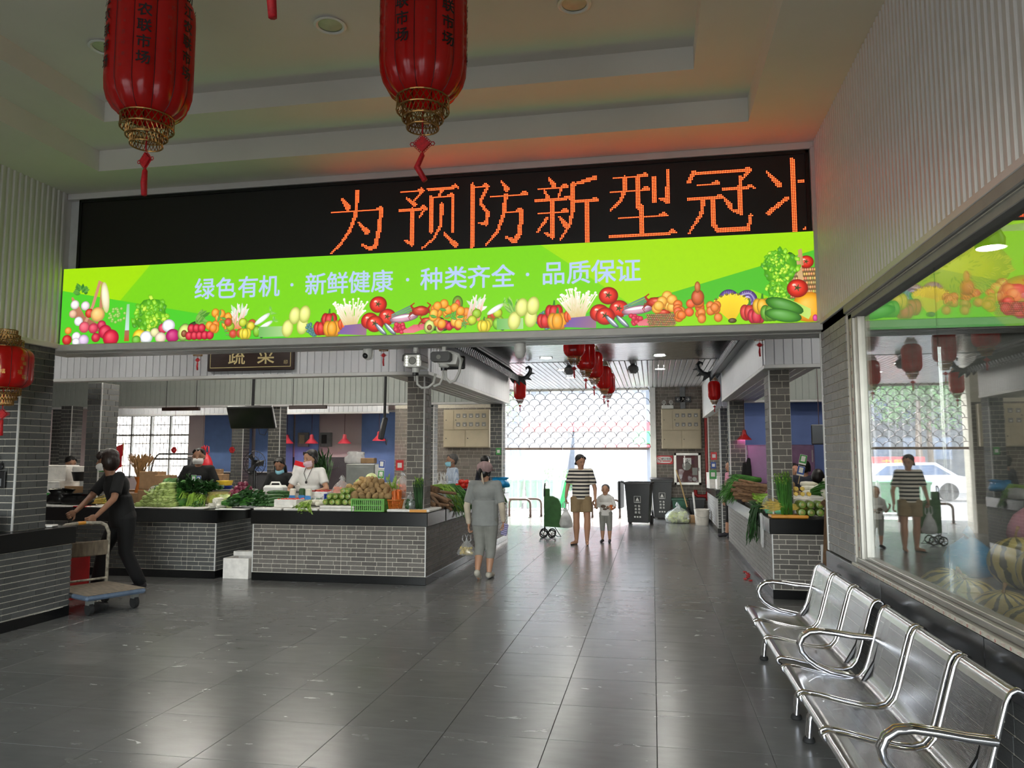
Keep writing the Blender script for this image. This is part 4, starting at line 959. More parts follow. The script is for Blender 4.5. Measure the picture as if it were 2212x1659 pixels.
def lantern(label, loc, D, Hh, top_z, panels=12, text=None, gold=None, rz=0.0, group=None, tas=True, seg=6, loose=False):
    """palace lantern; loc = bottom of the red body; hangs from top_z"""
    x, y, z = loc; L = thing('red_lantern', label, 'lantern', loc, rz, group); r = D / 2
    prof = [(0.56, 0.0), (0.66, 0.015), (0.8, 0.05), (0.92, 0.11), (0.985, 0.18), (1.0, 0.25), (1.0, 0.5), (1.0, 0.75), (0.985, 0.82), (0.92, 0.89), (0.8, 0.95), (0.66, 0.985), (0.56, 1.0)]
    sub = seg; N = panels * sub; vs = []; fs = []
    for k, h in prof:
        for i in range(N):
            t = (i % sub) / sub; a = 2 * PI * i / N; b = 1 - 0.085 * (1 - math.sin(PI * t)) * (0.6 + 0.4 * k); vs.append((r * k * b * math.cos(a), r * k * b * math.sin(a), Hh * h))
    for j in range(len(prof) - 1):
        for i in range(N): q = (i + 1) % N; fs.append((j * N + i, j * N + q, (j + 1) * N + q, (j + 1) * N + i))
    m = MB(); m.add(vs, fs); m.build('lantern_body', 'lantern_red', L, 35)
    rb = MB()
    for i in range(panels):
        a = 2 * PI * i / panels; rb.tube([(r * k * 0.915 * math.cos(a), r * k * 0.915 * math.sin(a), Hh * h) for k, h in prof], r * 0.014, 4)
    rb.build('rib_wires', 'dark_wire', L)
    def tiers(sgn, z0):
        b = MB(); rr = r * 0.60; zz = z0
        for t in range(3):
            h = r * 0.27
            for dz in (0, h): b.tube([(rr * math.cos(2 * PI * k / 24), rr * math.sin(2 * PI * k / 24), zz + sgn * dz) for k in range(24)], r * 0.02, 5, closed=True)
            nn = 26
            for k in range(nn):
                a0, a1 = 2 * PI * k / nn, 2 * PI * (k + 1) / nn
                b.tube([(rr * math.cos(a0), rr * math.sin(a0), zz), (rr * math.cos(a1), rr * math.sin(a1), zz + sgn * h)], r * 0.012, 3, cap=False); b.tube([(rr * math.cos(a1), rr * math.sin(a1), zz), (rr * math.cos(a0), rr * math.sin(a0), zz + sgn * h)], r * 0.012, 3, cap=False)
            r2 = rr * 0.78; z2 = zz + sgn * h * 1.05
            if t < 2:
                for k in range(6): a = 2 * PI * k / 6; b.tube([(rr * math.cos(a), rr * math.sin(a), zz + sgn * h), (r2 * math.cos(a), r2 * math.sin(a), z2 - sgn * h * 0.3)], r * 0.012, 3)
            rr, zz = r2, z2 - sgn * h * 0.3
        return b, zz
    b, zb = tiers(-1, 0.0); b.build('bottom_ring', 'brass', L)
    b, zt = tiers(1, Hh); b.build('top_ring', 'brass', L)
    MB().tube([(0, 0, zt), (0, 0, top_z - z)], max(0.003, r * 0.012), 5).build('hanging_wire', 'black_metal', L)
    if tas:
        zb -= r * 0.02; k = r * 0.19; tz = MB(); tz.tube([(0, 0, 0.0), (0, 0, zb - k)], r * 0.02, 5)
        to = tz.build('tassel_cord', 'tassel_red', L)
        kn = MB(); zc = zb - k * 2.2
        kn.prism([(0, zc + k), (k, zc), (0, zc - k), (-k, zc)], -k * 0.18, k * 0.18, 'y')
        for e in range(4):
            (ax, az), (bx_, bz) = [((0, 1), (1, 0)), ((1, 0), (0, -1)), ((0, -1), (-1, 0)), ((-1, 0), (0, 1))][e]
            for t in range(5):
                f_ = (t + 0.5) / 5; px_, pz_ = (ax + (bx_ - ax) * f_) * k, zc + (az + (bz - az) * f_) * k; nx, nz = (ax + bx_) / 1.414, (az + bz) / 1.414
                kn.tube([(px_ + nx * k * 0.12 + k * 0.13 * math.cos(s_ * 1.257), 0, pz_ + nz * k * 0.12 + k * 0.13 * math.sin(s_ * 1.257)) for s_ in range(5)], k * 0.05, 3, closed=True)
        for sg in (-1, 1): kn.tube([(sg * (k * 1.25 + k * 0.25 * math.cos(s_)), 0, zc + k * 0.25 * math.sin(s_)) for s_ in (0, 1.05, 2.1, 3.14, 4.2, 5.25)], k * 0.06, 4, closed=True)
        kn.build('knot', 'tassel_red', to)
        zz = zc - k * 1.1; tl = r * 0.66; sw_ = 0.12 if loose else 0.02
        MB().tube([(0, 0, zz + 0.0), (0, 0, zz - tl * 0.08), (-sw_ * r, 0, zz - tl * 0.5), (sw_ * r * 0.6, 0, zz - tl)], [r * 0.03, r * 0.06, r * 0.075, r * 0.065], 8).build('tassel_fringe', 'tassel_red', to, True)
    if text:
        for i in range(0, panels, 2):
            a = 2 * PI * (i + 0.5) / panels
            for c_i, ch in enumerate(text):
                T = text_mb(ch, D * 0.165, 0.016); T.xf(Matrix.Rotation(a + PI / 2, 4, 'Z') @ Matrix.Translation((0, -r * 1.006, Hh * (0.89 - 0.116 * c_i))) @ Matrix.Rotation(PI / 2, 4, 'X')); T.build('calligraphy_character', 'ink', L)
    if gold or text:
        G = MB(); gs = gold or '福禄寿喜吉祥'
        for i in range(panels):
            if text and i % 2 == 0: 
                continue
            a = 2 * PI * (i + 0.5) / panels
            for k in range(7 if text else 5):
                g_ = text_mb(R.choice(gs), D * R.uniform(0.03, 0.06) * (1.0 if text else 1.7)); G.merge(g_, Matrix.Rotation(a + PI / 2, 4, 'Z') @ Matrix.Translation((R.uniform(-0.05, 0.05) * D, -r * 1.005, Hh * (0.25 + 0.08 * k * (1 if text else 1.35)))) @ Matrix.Rotation(PI / 2, 4, 'X'))
        if text is None: G.build('gold_print', 'gold_print', L)
        else:
            mat('faint_print', (176, 40, 34), 0.4) if 'faint_print' not in MATS else 0
            G.build('faint_print', 'faint_print', L)
    return L
TX = '浙江农联市场'
lantern('large red lantern with black calligraphy and a straight tassel, hanging near the left wall', (-2.85, 3.78, 3.53), 0.48, 0.80, 4.63, text=TX, rz=-0.293)
lantern('large red lantern with black calligraphy and a diamond knot, hanging before the lit characters', (-1.21, 3.85, 3.53), 0.48, 0.80, 4.63, text=TX, rz=0.077, loose=True)
lantern('large red lantern whose tassel tip alone dips into view above the downlights', (-1.27, 2.3, 3.55), 0.48, 0.80, 4.63, text=TX, rz=0.1)
lantern('red lantern with gold characters hanging before the dark brick pier', (-5.66, 5.78, 2.18), 0.44, 0.37, 2.66, panels=8, gold='福', rz=0.2)
al = [(-0.98, 9.75, 2.86), (-0.93, 10.9, 2.82), (-0.9, 12.1, 2.82), (-0.87, 14.1, 2.82), (-0.86, 15.2, 2.82)]
an = ['first', 'second', 'third', 'fourth', 'fifth']
for k, (x, y, z) in enumerate(al):
    lantern('small red lantern over the aisle, %s from the sign beam towards the gate' % an[k], (x, y, z), 0.29, 0.42, 3.38, panels=8, seg=4, rz=0.1 * k, group='small lanterns over the aisle')
lantern('small red lantern under the right eave ornament', (1.17, 14.85, 2.64), 0.24, 0.36, 3.38, panels=8, seg=4, group='small lanterns over the aisle')
lantern('small red lantern half hidden behind the left stall fascia end', (-2.66, 15.3, 2.74), 0.26, 0.42, 3.38, panels=8, seg=4, group='small lanterns over the aisle')
for x, y, z, l in ((-5.55, 8.5, 2.92, 'lantern hidden behind the sign beam, its ring and tassel beside the plaque'), (-3.12, 8.5, 2.92, 'lantern hidden behind the sign beam, its tassel beside the white dome camera'), (1.16, 8.5, 2.93, 'lantern hidden behind the sign beam, its tassel before the right stall fascia')):
    lantern('red ' + l, (x, y, z), 0.29, 0.42, 3.44, panels=8, seg=4, group='small lanterns before the stall fascias')

# ------------------------------------------------------------------ tiled eaves along the aisle
mat('roof_tile', (34, 37, 40), 0.45, var=0.2, sc=30); mat('tile_tip', (120, 124, 128), 0.4, var=0.1)
def eave(label, x, sgn, y0, y1):
    e = thing('tiled_eave', label, 'eave', (x, (y0 + y1) / 2, 3.05), 0); Yc = (y0 + y1) / 2
    bd = MB(); bd.prism([(0, 0.06), (sgn * 0.16, 0.0), (sgn * 0.16, 0.03), (0, 0.24)], y0 - Yc, y1 - Yc, 'y'); bd.build('eave_board', 'roof_tile', e)
    MB().tube([(sgn * 0.02, y0 - Yc, 0.255), (sgn * 0.02, y1 - Yc, 0.255)], 0.03, 8).build('ridge_roll', 'roof_tile', e, 40)
    t = MB(); t.tube([(0, 0, 0.235), (sgn * 0.12, 0, 0.09), (sgn * 0.2, 0, 0.045)], 0.03, 8); tm_ = t.mesh('roof_tile', 'roof_tile', 40)
    c_ = MB(); c_.tube([(sgn * 0.2, 0, 0.045), (sgn * 0.204, 0, 0.043)], 0.033, 8); c_.prism([(sgn * 0.185, 0.03), (sgn * 0.215, 0.03), (sgn * 0.2, -0.035)], 0.035, 0.075, 'y'); cm_ = c_.mesh('tile_end', 'tile_tip')
    n = int((y1 - y0) / 0.11)
    for k in range(n):
        tl = link('roof_tile', tm_, e, (0, y0 - Yc + 0.05 + 0.11 * k, 0)); link('tile_end', cm_, tl)
    # upturned corner ornament at the far end
    o = MB(); ye = y1 - Yc
    o.tube([(sgn * x, ye, z) for x, z in ((-0.02, 0.2), (0.06, 0.12), (0.16, 0.05), (0.26, 0.02), (0.35, 0.05), (0.42, 0.13), (0.44, 0.21), (0.4, 0.26), (0.35, 0.24), (0.35, 0.2))], [0.07, 0.065, 0.06, 0.052, 0.045, 0.04, 0.034, 0.028, 0.02, 0.01], 8)
    for x0, z0, x1, z1, w in ((0.08, 0.05, 0.1, -0.06, 0.06), (0.18, 0.02, 0.22, -0.1, 0.06), (0.28, 0.0, 0.35, -0.1, 0.05), (0.36, 0.05, 0.46, 0.0, 0.04), (0.42, 0.14, 0.52, 0.12, 0.03)):
        o.tube([(sgn * x0, ye, z0), (sgn * (x0 + x1) / 2, ye - 0.01, (z0 + z1) / 2), (sgn * x1, ye, z1)], [w, w * 0.6, 0.006], 6)
    o.build('corner_ornament', 'roof_tile', e)
eave('black tiled eave with upturned corner along the left aisle fascia', -2.75, 1, 9.3, 14.5)
eave('black tiled eave with upturned corner along the right aisle fascia', 1.28, -1, 9.2, 14.35)

# ------------------------------------------------------------------ aisle downlights
mat('lamp_lit', (255, 252, 244), 0.4, var=0, emit=24.0)
for k, (x, y) in enumerate([(-1.86, 11.77), (-1.9, 13.73), (-1.82, 15.7), (-1.83, 17.3), (0.14, 11.75), (0.15, 13.73), (0.18, 15.87), (-1.86, 9.8), (0.14, 9.8)]):
    row = 'left' if x < -1 else 'right'
    d = thing('aisle_downlight', 'lit round downlight in the aisle ceiling, row nearer the %s stall' % row, 'downlight', (x, y, 3.372), 0, 'lit downlights, %s row of the aisle' % row)
    MB().lathe([(0.1, 0.006), (0.125, 0.0), (0.125, -0.008), (0.098, -0.006)], 24, cap=False).build('trim_ring', 'white_plastic', d, 40)
    MB().lathe([(0.0001, -0.004), (0.1, -0.003)], 24).build('lens', 'lamp_lit', d, 40)
for k, (x, y) in enumerate([(-8.2, 8.0), (-6.6, 8.0), (-5.0, 8.0), (-3.4, 8.0), (2.2, 8.0)]):  # lights added to brighten fascia and counter fronts, hidden by the sign beam
    d = thing('fill_downlight', 'added round fill downlight in the passage before the %s' % ('left stall fascia' if x < 0 else 'right stall fascia'), 'downlight', (x, y, 3.44), 0, 'added fill downlights in the passage behind the sign beam')
    MB().lathe([(0.1, 0.0), (0.125, -0.004), (0.125, -0.012), (0.098, -0.01)], 24, cap=False).build('trim_ring', 'white_plastic', d, 40)
    MB().lathe([(0.0001, -0.006), (0.1, -0.005)], 24).build('lens', 'lamp_lit', d, 40)
for k, (x, y) in enumerate([(-1.6, 14.9), (-0.35, 14.9)]):
    s = thing('ceiling_speaker', 'small grey faceted ceiling speaker, the one %s' % ('beside the lantern row' if k == 0 else 'between lanterns and right downlights'), 'speaker', (x, y, 3.372))
    MB().lathe([(0.03, 0), (0.05, -0.02), (0.1, -0.06), (0.11, -0.13), (0.06, -0.19), (0.02, -0.2)], 8).build('speaker_body', 'grey_plastic', s); MB().lathe([(0.05, -0.005), (0.06, 0)], 12).build('mount', 'black_plastic', s)

# ------------------------------------------------------------------ plaque
mat('plaque_wood', (46, 28, 22), 0.4, var=0.2, sc=10, stretch=(0.4, 1, 3)); mat('plaque_gold', (226, 208, 150), 0.4)
pq = thing('hanging_plaque', 'dark wooden plaque with two gold characters over the left stall', 'sign', (-5.13, 9.03, 2.685))
MB().box(-0.61, 0.61, -0.02, 0.02, 0, 0.52, 0.008).build('board', 'plaque_wood', pq)
b = MB()
for a in ((-0.57, 0.57, 0.04, 0.048), (-0.57, 0.57, 0.472, 0.48), (-0.57, -0.562, 0.04, 0.48), (0.562, 0.57, 0.04, 0.48)): b.box(a[0], a[1], -0.024, -0.02, a[2], a[3])
b.build('border_line', 'plaque_gold', pq)
for ch, xx in (('蔬', -0.19), ('菜', 0.22)): face_text(ch, 0.25, (xx, -0.0225, 0.2), '-y', 0.008).build('gold_character', 'plaque_gold', pq)
face_text('印', 0.06, (0.5, -0.0225, 0.1), '-y').build('seal', 'plaque_gold', pq)

# ------------------------------------------------------------------ security cameras under the sign beam
def conduit(parent, pts, r=0.012, name='conduit', mt='alu_white'): return MB().tube(pts, r, 8).build(name, mt, parent, True)
c = thing('dome_camera', 'white dome camera with black lens beside the plaque', 'camera', (-2.70, 6.92, 2.62))
MB().lathe([(0.045, 0), (0.048, -0.02), (0.05, -0.05), (0.044, -0.085), (0.03, -0.105), (0.012, -0.115)], 20).build('housing', 'white_plastic', c, 50)
MB().ell((-0.012, -0.03, -0.075), (0.03, 0.03, 0.03), 14, 10).build('lens_ball', 'black_plastic', c, True); MB().tube([(0.045, 0, -0.03), (0.052, 0, -0.08), (0.035, 0, -0.11)], 0.006, 6).build('bracket', 'white_plastic', c, True)
c = thing('dome_camera', 'white egg-shaped dome camera before the aisle ceiling', 'camera', (-1.19, 6.85, 2.612))
MB().lathe([(0.052, 0), (0.055, -0.03), (0.056, -0.07), (0.05, -0.08)], 20).build('housing', 'white_plastic', c, 50); MB().lathe([(0.05, -0.08), (0.046, -0.105), (0.03, -0.13), (0.0001, -0.138)], 20).build('dome', 'white_plastic', c, 50)
mat('lamp_cell', (236, 238, 214), 0.3, emit=1.6); mat('lens_glass', (150, 150, 144), 0.08, var=0.05)
c = thing('bullet_camera', 'white floodlit bullet camera with four light cells a side', 'camera', (-2.21, 6.9, 2.62))
MB().lathe([(0.024, 0), (0.024, -0.05), (0.014, -0.052), (0.014, -0.09)], 14).build('ceiling_mount', 'white_plastic', c, 50)
h = MB(); h.prism([(-0.085, -0.19), (-0.07, -0.205), (0.07, -0.205), (0.085, -0.19), (0.085, -0.105), (0.07, -0.09), (-0.07, -0.09), (-0.085, -0.105)], -0.1, 0.14, 'y'); hb = h.build('housing', 'white_plastic', c)
MB().prism([(-0.095, -0.15), (-0.09, -0.095), (-0.07, -0.08), (0.07, -0.08), (0.09, -0.095), (0.095, -0.15), (0.088, -0.15), (0.084, -0.1), (0.068, -0.088), (-0.068, -0.088), (-0.084, -0.1), (-0.088, -0.15)], -0.125, 0.1, 'y').build('sunshield', 'black_plastic', hb)
MB().box(-0.072, 0.072, -0.103, -0.1, -0.2, -0.095).build('face_plate', 'white_plastic', hb); MB().tube([(0, -0.1, -0.147), (0, -0.106, -0.147)], 0.036, 20).build('lens_ring', 'black_plastic', hb); MB().tube([(0, -0.1, -0.147), (0, -0.108, -0.147)], 0.031, 20).build('lens', 'lens_glass', hb)
for sg in (-1, 1):
    for k in range(4): MB().tube([(sg * 0.056, -0.1, -0.187 + 0.026 * k), (sg * 0.056, -0.105, -0.187 + 0.026 * k)], 0.009, 8).build('light_cell', 'lamp_cell', hb)
MB().lathe([(0.035, -0.205), (0.035, -0.245), (0.03, -0.25)], 14, (0, 0, 0)).build('lower_boss', 'white_plastic', c, 50); MB().lathe([(0.03, -0.25), (0.03, -0.275), (0.02, -0.28)], 10).build('cable_gland', 'black_plastic', c)
conduit(c, [(0.015, 0, -0.28), (0.02, 0, -0.36), (0.06, 0.01, -0.395), (0.12, 0.02, -0.39), (0.17, 0.03, -0.35), (0.19, 0.03, -0.26)]); conduit(c, [(-0.008, 0, -0.28), (-0.006, 0, -0.33)], 0.008, 'loose_wire')
c = thing('box_camera', 'black hooded box camera with looping pale conduit', 'camera', (-1.93, 6.9, 2.62))
MB().lathe([(0.022, 0), (0.022, -0.05), (0.013, -0.05), (0.013, -0.07)], 14).build('ceiling_mount', 'white_plastic', c, 50)
h = MB(); h.prism([(-0.1, -0.14), (-0.085, -0.16), (0.065, -0.16), (0.085, -0.14), (0.085, -0.085), (0.07, -0.068), (-0.08, -0.068), (-0.1, -0.085)], -0.12, -0.02, 'y'); hb = h.build('front_hood', 'black_plastic', c)
MB().prism([(-0.06, -0.17), (0.12, -0.18), (0.14, -0.1), (0.1, -0.07), (-0.06, -0.07)], -0.02, 0.22, 'y').build('housing', 'white_plastic', c); MB().box(-0.06, 0.15, 0.2, 0.24, -0.2, -0.07, 0.01).build('rear_cap', 'black_plastic', c)
MB().tube([(-0.02, -0.12, -0.12), (-0.02, -0.125, -0.12)], 0.022, 14).build('lens', 'lens_glass', hb); MB().lathe([(0.045, -0.17), (0.05, -0.195), (0.03, -0.21)], 14).build('lower_boss', 'white_plastic', c, 50); MB().lathe([(0.032, -0.21), (0.03, -0.235)], 10).build('cable_gland', 'black_plastic', c)
conduit(c, [(-0.01, 0, -0.235), (-0.01, 0, -0.3), (-0.04, 0, -0.36), (-0.1, 0.0, -0.385)]); conduit(c, [(0.012, 0, -0.235), (0.02, 0, -0.31), (0.06, 0, -0.35), (0.11, 0, -0.33), (0.15, 0, -0.25), (0.165, 0, -0.15), (0.14, 0, -0.085), (0.07, 0, -0.06), (0.0, 0, -0.055)], 0.014)

# ------------------------------------------------------------------ gate: rolling grille and strip curtain
mat('grille_metal', (104, 98, 98), 0.35, metal=0.6)
gr = thing('rolling_grille', 'half-raised rolling grille of overlapping wire arcs at the gate', 'grille', (-2.35, 20.1, 1.74))
aw, ah = 0.29, 0.145
ar = MB(); ar.tube([(aw / 2 * math.cos(a), 0, aw / 2 * 0.93 * math.sin(a)) for a in [PI * k / 10 for k in range(11)]], 0.0085, 5); am = ar.mesh('wire_arc', 'grille_metal', True)
for r in range(11):
    for k in range(16):
        x = -2.2 + aw * k + (aw / 2 if r % 2 else 0)
        if x < 2.2: link('wire_arc', am, gr, (x, 0, 0.06 + ah * r))
mat('brown_steel', (120, 104, 96), 0.4, metal=0.4)
for a, b in ((-2.25, 0.0), (0.005, 2.25)): MB().box(a, b, -0.02, 0.02, 0.0, 0.06, 0.008).build('bottom_rail', 'brown_steel', gr)
mat_film('pvc', (236, 238, 240), 0.14, 0.12, 0.3)
cu = thing('strip_curtain', 'clear plastic strip curtain hanging across the sunlit gate', 'curtain', (-2.35, 20.42, 0.03))
MB().box(-2.25, 2.28, -0.03, 0.03, 3.3, 3.36, 0.006).build('curtain_rail', 'alu', cu)
for k in range(26):
    x = -2.2 + 0.172 * k; vs = []; fs = []; am_ = R.uniform(0.01, 0.03); ph_ = R.uniform(0, 6)
    gath = 0.0
    if 12 <= k <= 14: gath = -0.16 * (k - 11)
    for i in range(9):
        t = i / 8; z = 3.3 * (1 - t) + (0.0 if gath == 0 else 0)
        for j in range(5):
            w = (-0.1 + 0.05 * j) * (1 - (0.35 * t if gath else 0)); vs.append((x + w + gath * t * t, (0.02 if k % 2 else -0.02) + am_ * math.cos(j * 1.5 + ph_) * (0.4 + t) + 0.02 * math.sin(3 * t + ph_), z))
    for i in range(8):
        for j in range(4): q = i * 5 + j; fs.append((q, q + 1, q + 6, q + 5))
    m = MB(); m.add(vs, fs); m.build('pvc_strip', 'pvc', cu, True)
# barrier hoops before the curtain
def hoop(label, pts, r=0.03, loc=(0, 0, 0)):
    o = thing('barrier_hoop', label, 'barrier', loc, 0, 'brown barrier hoops at the gate'); MB().tube(pts, r, 10).build('hoop_tube', 'brown_steel', o, True)
    for p in (pts[0], pts[-1]): MB().lathe([(0.06, 0), (0.06, 0.008), (0.035, 0.012)], 12, (p[0], p[1], 0)).build('floor_flange', 'brown_steel', o, 40)
def hp(w, h, r=0.12):
    return [(0, 0, 0)] + [(0, 0, h - r)] + [(r - r * math.cos(a), 0, h - r + r * math.sin(a)) for a in (0.4, 0.8, 1.2, PI / 2)] + [(w - r, 0, h)] + [(w - r + r * math.sin(a), 0, h - r + r * math.cos(a)) for a in (0.4, 0.8, 1.2, PI / 2)] + [(w, 0, 0)]
hoop('brown steel barrier hoop at the gate, the one nearer the left counter', hp(0.85, 0.46), loc=(-3.98, 19.55, 0))
hoop('brown steel barrier hoop at the gate, behind its twin beside the trolley', hp(0.85, 0.46), loc=(-3.74, 19.85, 0))
hoop('brown steel barrier hoop at the gate between child and bins', hp(0.7, 0.46), loc=(-1.55, 19.75, 0))

# ------------------------------------------------------------------ meter cabinets, fire box, signs at the far wall
mat('cabinet_beige', (186, 174, 148), 0.5, var=0.05, sc=4)
def meter_cabinet(label, loc, w, h, nx, splits):
    c = thing('meter_cabinet', label, 'cabinet', loc); b = MB().box(-w / 2, w / 2, -0.16, 0, 0, h, 0.01).build('cabinet_body', 'cabinet_beige', c)
    doors = [(-w / 2 + 0.02, -w / 2 + splits[0] * w, h * 0.47, h - 0.02), (-w / 2 + splits[0] * w + 0.012, w / 2 - 0.02, h * 0.47, h - 0.02), (-w / 2 + 0.02, -w / 2 + splits[1] * w, 0.02, h * 0.46), (-w / 2 + splits[1] * w + 0.012, w / 2 - 0.02, 0.02, h * 0.46)]
    for i, (x0, x1, z0, z1) in enumerate(doors):
        d = MB().box(x0, x1, -0.172, -0.158, z0, z1, 0.004).build('door', 'cabinet_beige', c); MB().tube([(x0 + 0.05, -0.172, (z0 + z1) / 2), (x0 + 0.05, -0.182, (z0 + z1) / 2)], 0.012, 8).build('lock', 'black_metal', d)
        if i == 1:
            for r in range(2):
                for k in range(nx):
                    xx = x0 + (x1 - x0) * (k + 0.7) / (nx + 0.4); zz = z0 + (z1 - z0) * (0.72 - 0.45 * r); q = 0.045
                    mo = MB(); mo.box(xx - q, xx + q, -0.178, -0.171, zz - q, zz + q, 0.003); mw = mo.build('meter_window', 'grey_plastic', d); MB().box(xx - q * 0.7, xx + q * 0.7, -0.1795, -0.177, zz - q * 0.7, zz + q * 0.7).build('meter_glass', 'lens_glass', mw); MB().box(xx - q * 0.45, xx + q * 0.45, -0.181, -0.179, zz - q * 0.6, zz - q * 0.1).build('dial_label', 'white_plastic', mw)
meter_cabinet('beige electric meter cabinet with ten dials on the pale brick wall', (-4.22, 17.18, 1.77), 1.09, 0.88, 5, (0.22, 0.48))
meter_cabinet('beige electric meter cabinet with eight dials above the fire hose box', (0.735, 20.18, 1.76), 1.0, 1.03, 4, (0.28, 0.5))
fbx = thing('fire_hose_box', 'aluminium framed fire hose box with glass door on the end wall', 'fire box', (0.87, 20.18, 0.84))
mat('fire_red', (92, 30, 34), 0.5); mat('pipe_red', (160, 24, 26), 0.35); mat('sign_red', (206, 30, 40), 0.4)
MB().box(-0.3, 0.3, -0.08, 0, 0.04, 0.78).build('box_interior', 'fire_red', fbx)
f_ = MB()
for a in ((-0.34, 0.34, 0, 0.07), (-0.34, 0.34, 0.75, 0.82), (-0.34, -0.27, 0, 0.82), (0.27, 0.34, 0, 0.82)): f_.box(a[0], a[1], -0.12, -0.0, a[2], a[3], 0.008)
f_.build('door_frame', 'alu', fbx); MB().box(-0.27, 0.27, -0.1, -0.096, 0.07, 0.75).build('glass_pane', 'glass', fbx)
MB().tube([(-0.02, -0.082, 0.48), (-0.02, -0.095, 0.48)], 0.11, 22).build('hose_reel', 'lens_glass', fbx); MB().box(-0.1, 0.1, -0.093, -0.09, 0.52, 0.69).build('label_plate', 'white_plastic', fbx); face_text('火', 0.13, (0.0, -0.0945, 0.6), '-y', 0.01).build('fire_character', 'ink', fbx)
MB().tube([(0.17, -0.082, 0.15), (0.17, -0.096, 0.15)], 0.055, 16).build('valve_coupling', 'white_plastic', fbx); MB().box(0.12, 0.25, -0.09, -0.081, 0.25, 0.44).build('inner_flask', 'lens_glass', fbx); MB().box(0.275, 0.295, -0.125, -0.118, 0.36, 0.44, 0.003).build('latch', 'granite_grey', fbx)
pp_ = thing('fire_pipe', 'dark red fire riser pipe beside the meter cabinet', 'pipe', (1.36, 20.05, 0.0)); MB().tube([(0.0, 0, 0.45), (0, 0, 3.37)], 0.045, 12).build('riser', 'pipe_red', pp_, 40); MB().tube([(-0.3, 0, 0.72), (-0.3, 0, 0.6), (-0.24, 0, 0.56), (0, 0, 0.56)], 0.045, 12).build('elbow', 'pipe_red', pp_, 40); MB().lathe([(0.06, 0.5), (0.06, 0.62)], 12).build('valve', 'pipe_red', pp_)
sg_ = thing('no_smoking_sign', 'red and white no smoking sign on the end wall', 'sign', (0.285, 20.18, 1.37)); MB().box(-0.23, 0.23, -0.012, 0, 0, 0.22, 0.003).build('plate', 'sign_red', sg_)
rr = [(-0.2 + 0.08 - 0.08 * math.cos(a), 0.11 + 0.08 * math.sin(a)) for a in [-PI / 2 + PI * k / 8 for k in range(9)]] + [(0.12 + 0.08 * math.cos(a), 0.11 + 0.08 * math.sin(a)) for a in [PI / 2 - PI * k / 8 for k in range(9)]]
MB().prism(rr, -0.0135, -0.012, 'y').build('white_field', 'white_plastic', sg_); rg = MB(); rg.tube([(-0.12 + 0.062 * math.cos(2 * PI * k / 20), -0.014, 0.11 + 0.062 * math.sin(2 * PI * k / 20)) for k in range(20)], 0.006, 4, closed=True); rg.tube([(-0.165, -0.0145, 0.155), (-0.075, -0.0145, 0.065)], 0.006, 4); rg.build('ban_ring', 'sign_red', sg_)
ck = MB(); ck.box(-0.16, -0.085, -0.0145, -0.0135, 0.1, 0.114); ck.build('cigarette', 'ink', sg_); face_text('禁止吸烟', 0.062, (0.06, -0.0145, 0.135), '-y', 0.01).build('sign_text', 'ink', sg_); MB().box(-0.04, 0.17, -0.0145, -0.0135, 0.065, 0.09).build('red_bar', 'sign_red', sg_)
ex = thing('exit_sign', 'dark exit sign with running figure and arrows above the meter cabinet', 'sign', (0.8, 20.18, 2.97)); MB().box(-0.2, 0.2, -0.03, 0, 0, 0.15, 0.004).build('plate', 'black_plastic', ex)
face_text('←', 0.12, (-0.12, -0.0325, 0.075), '-y', 0.01).build('arrow', 'alu_white', ex); face_text('→', 0.12, (0.12, -0.0325, 0.075), '-y', 0.01).build('arrow', 'alu_white', ex)
rn = MB()
for p in ([(-0.02, 0.13), (0.0, 0.09), (-0.03, 0.05), (-0.05, 0.02)], [(0.0, 0.09), (0.03, 0.05), (0.02, 0.02)], [(-0.03, 0.1), (0.02, 0.1), (0.04, 0.08)]): rn.tube([(a, -0.032, b) for a, b in p], 0.006, 4)
rn.build('running_figure', 'alu_white', ex)
em = thing('emergency_light', 'white twin-head emergency lamp above the meter cabinet', 'lamp', (0.4, 20.18, 2.8)); MB().box(-0.15, 0.15, -0.07, 0, 0, 0.1, 0.012).build('housing', 'white_plastic', em)
for s_ in (-1, 1):
    MB().tube([(s_ * 0.09, -0.03, 0.17), (s_ * 0.09, -0.08, 0.17)], 0.05, 16).build('lamp_head', 'white_plastic', em, 40); MB().tube([(s_ * 0.09, -0.08, 0.17), (s_ * 0.09, -0.084, 0.17)], 0.04, 16).build('reflector', 'lens_glass', em); MB().tube([(s_ * 0.09, -0.04, 0.1), (s_ * 0.09, -0.04, 0.13)], 0.015, 8).build('lamp_neck', 'white_plastic', em)

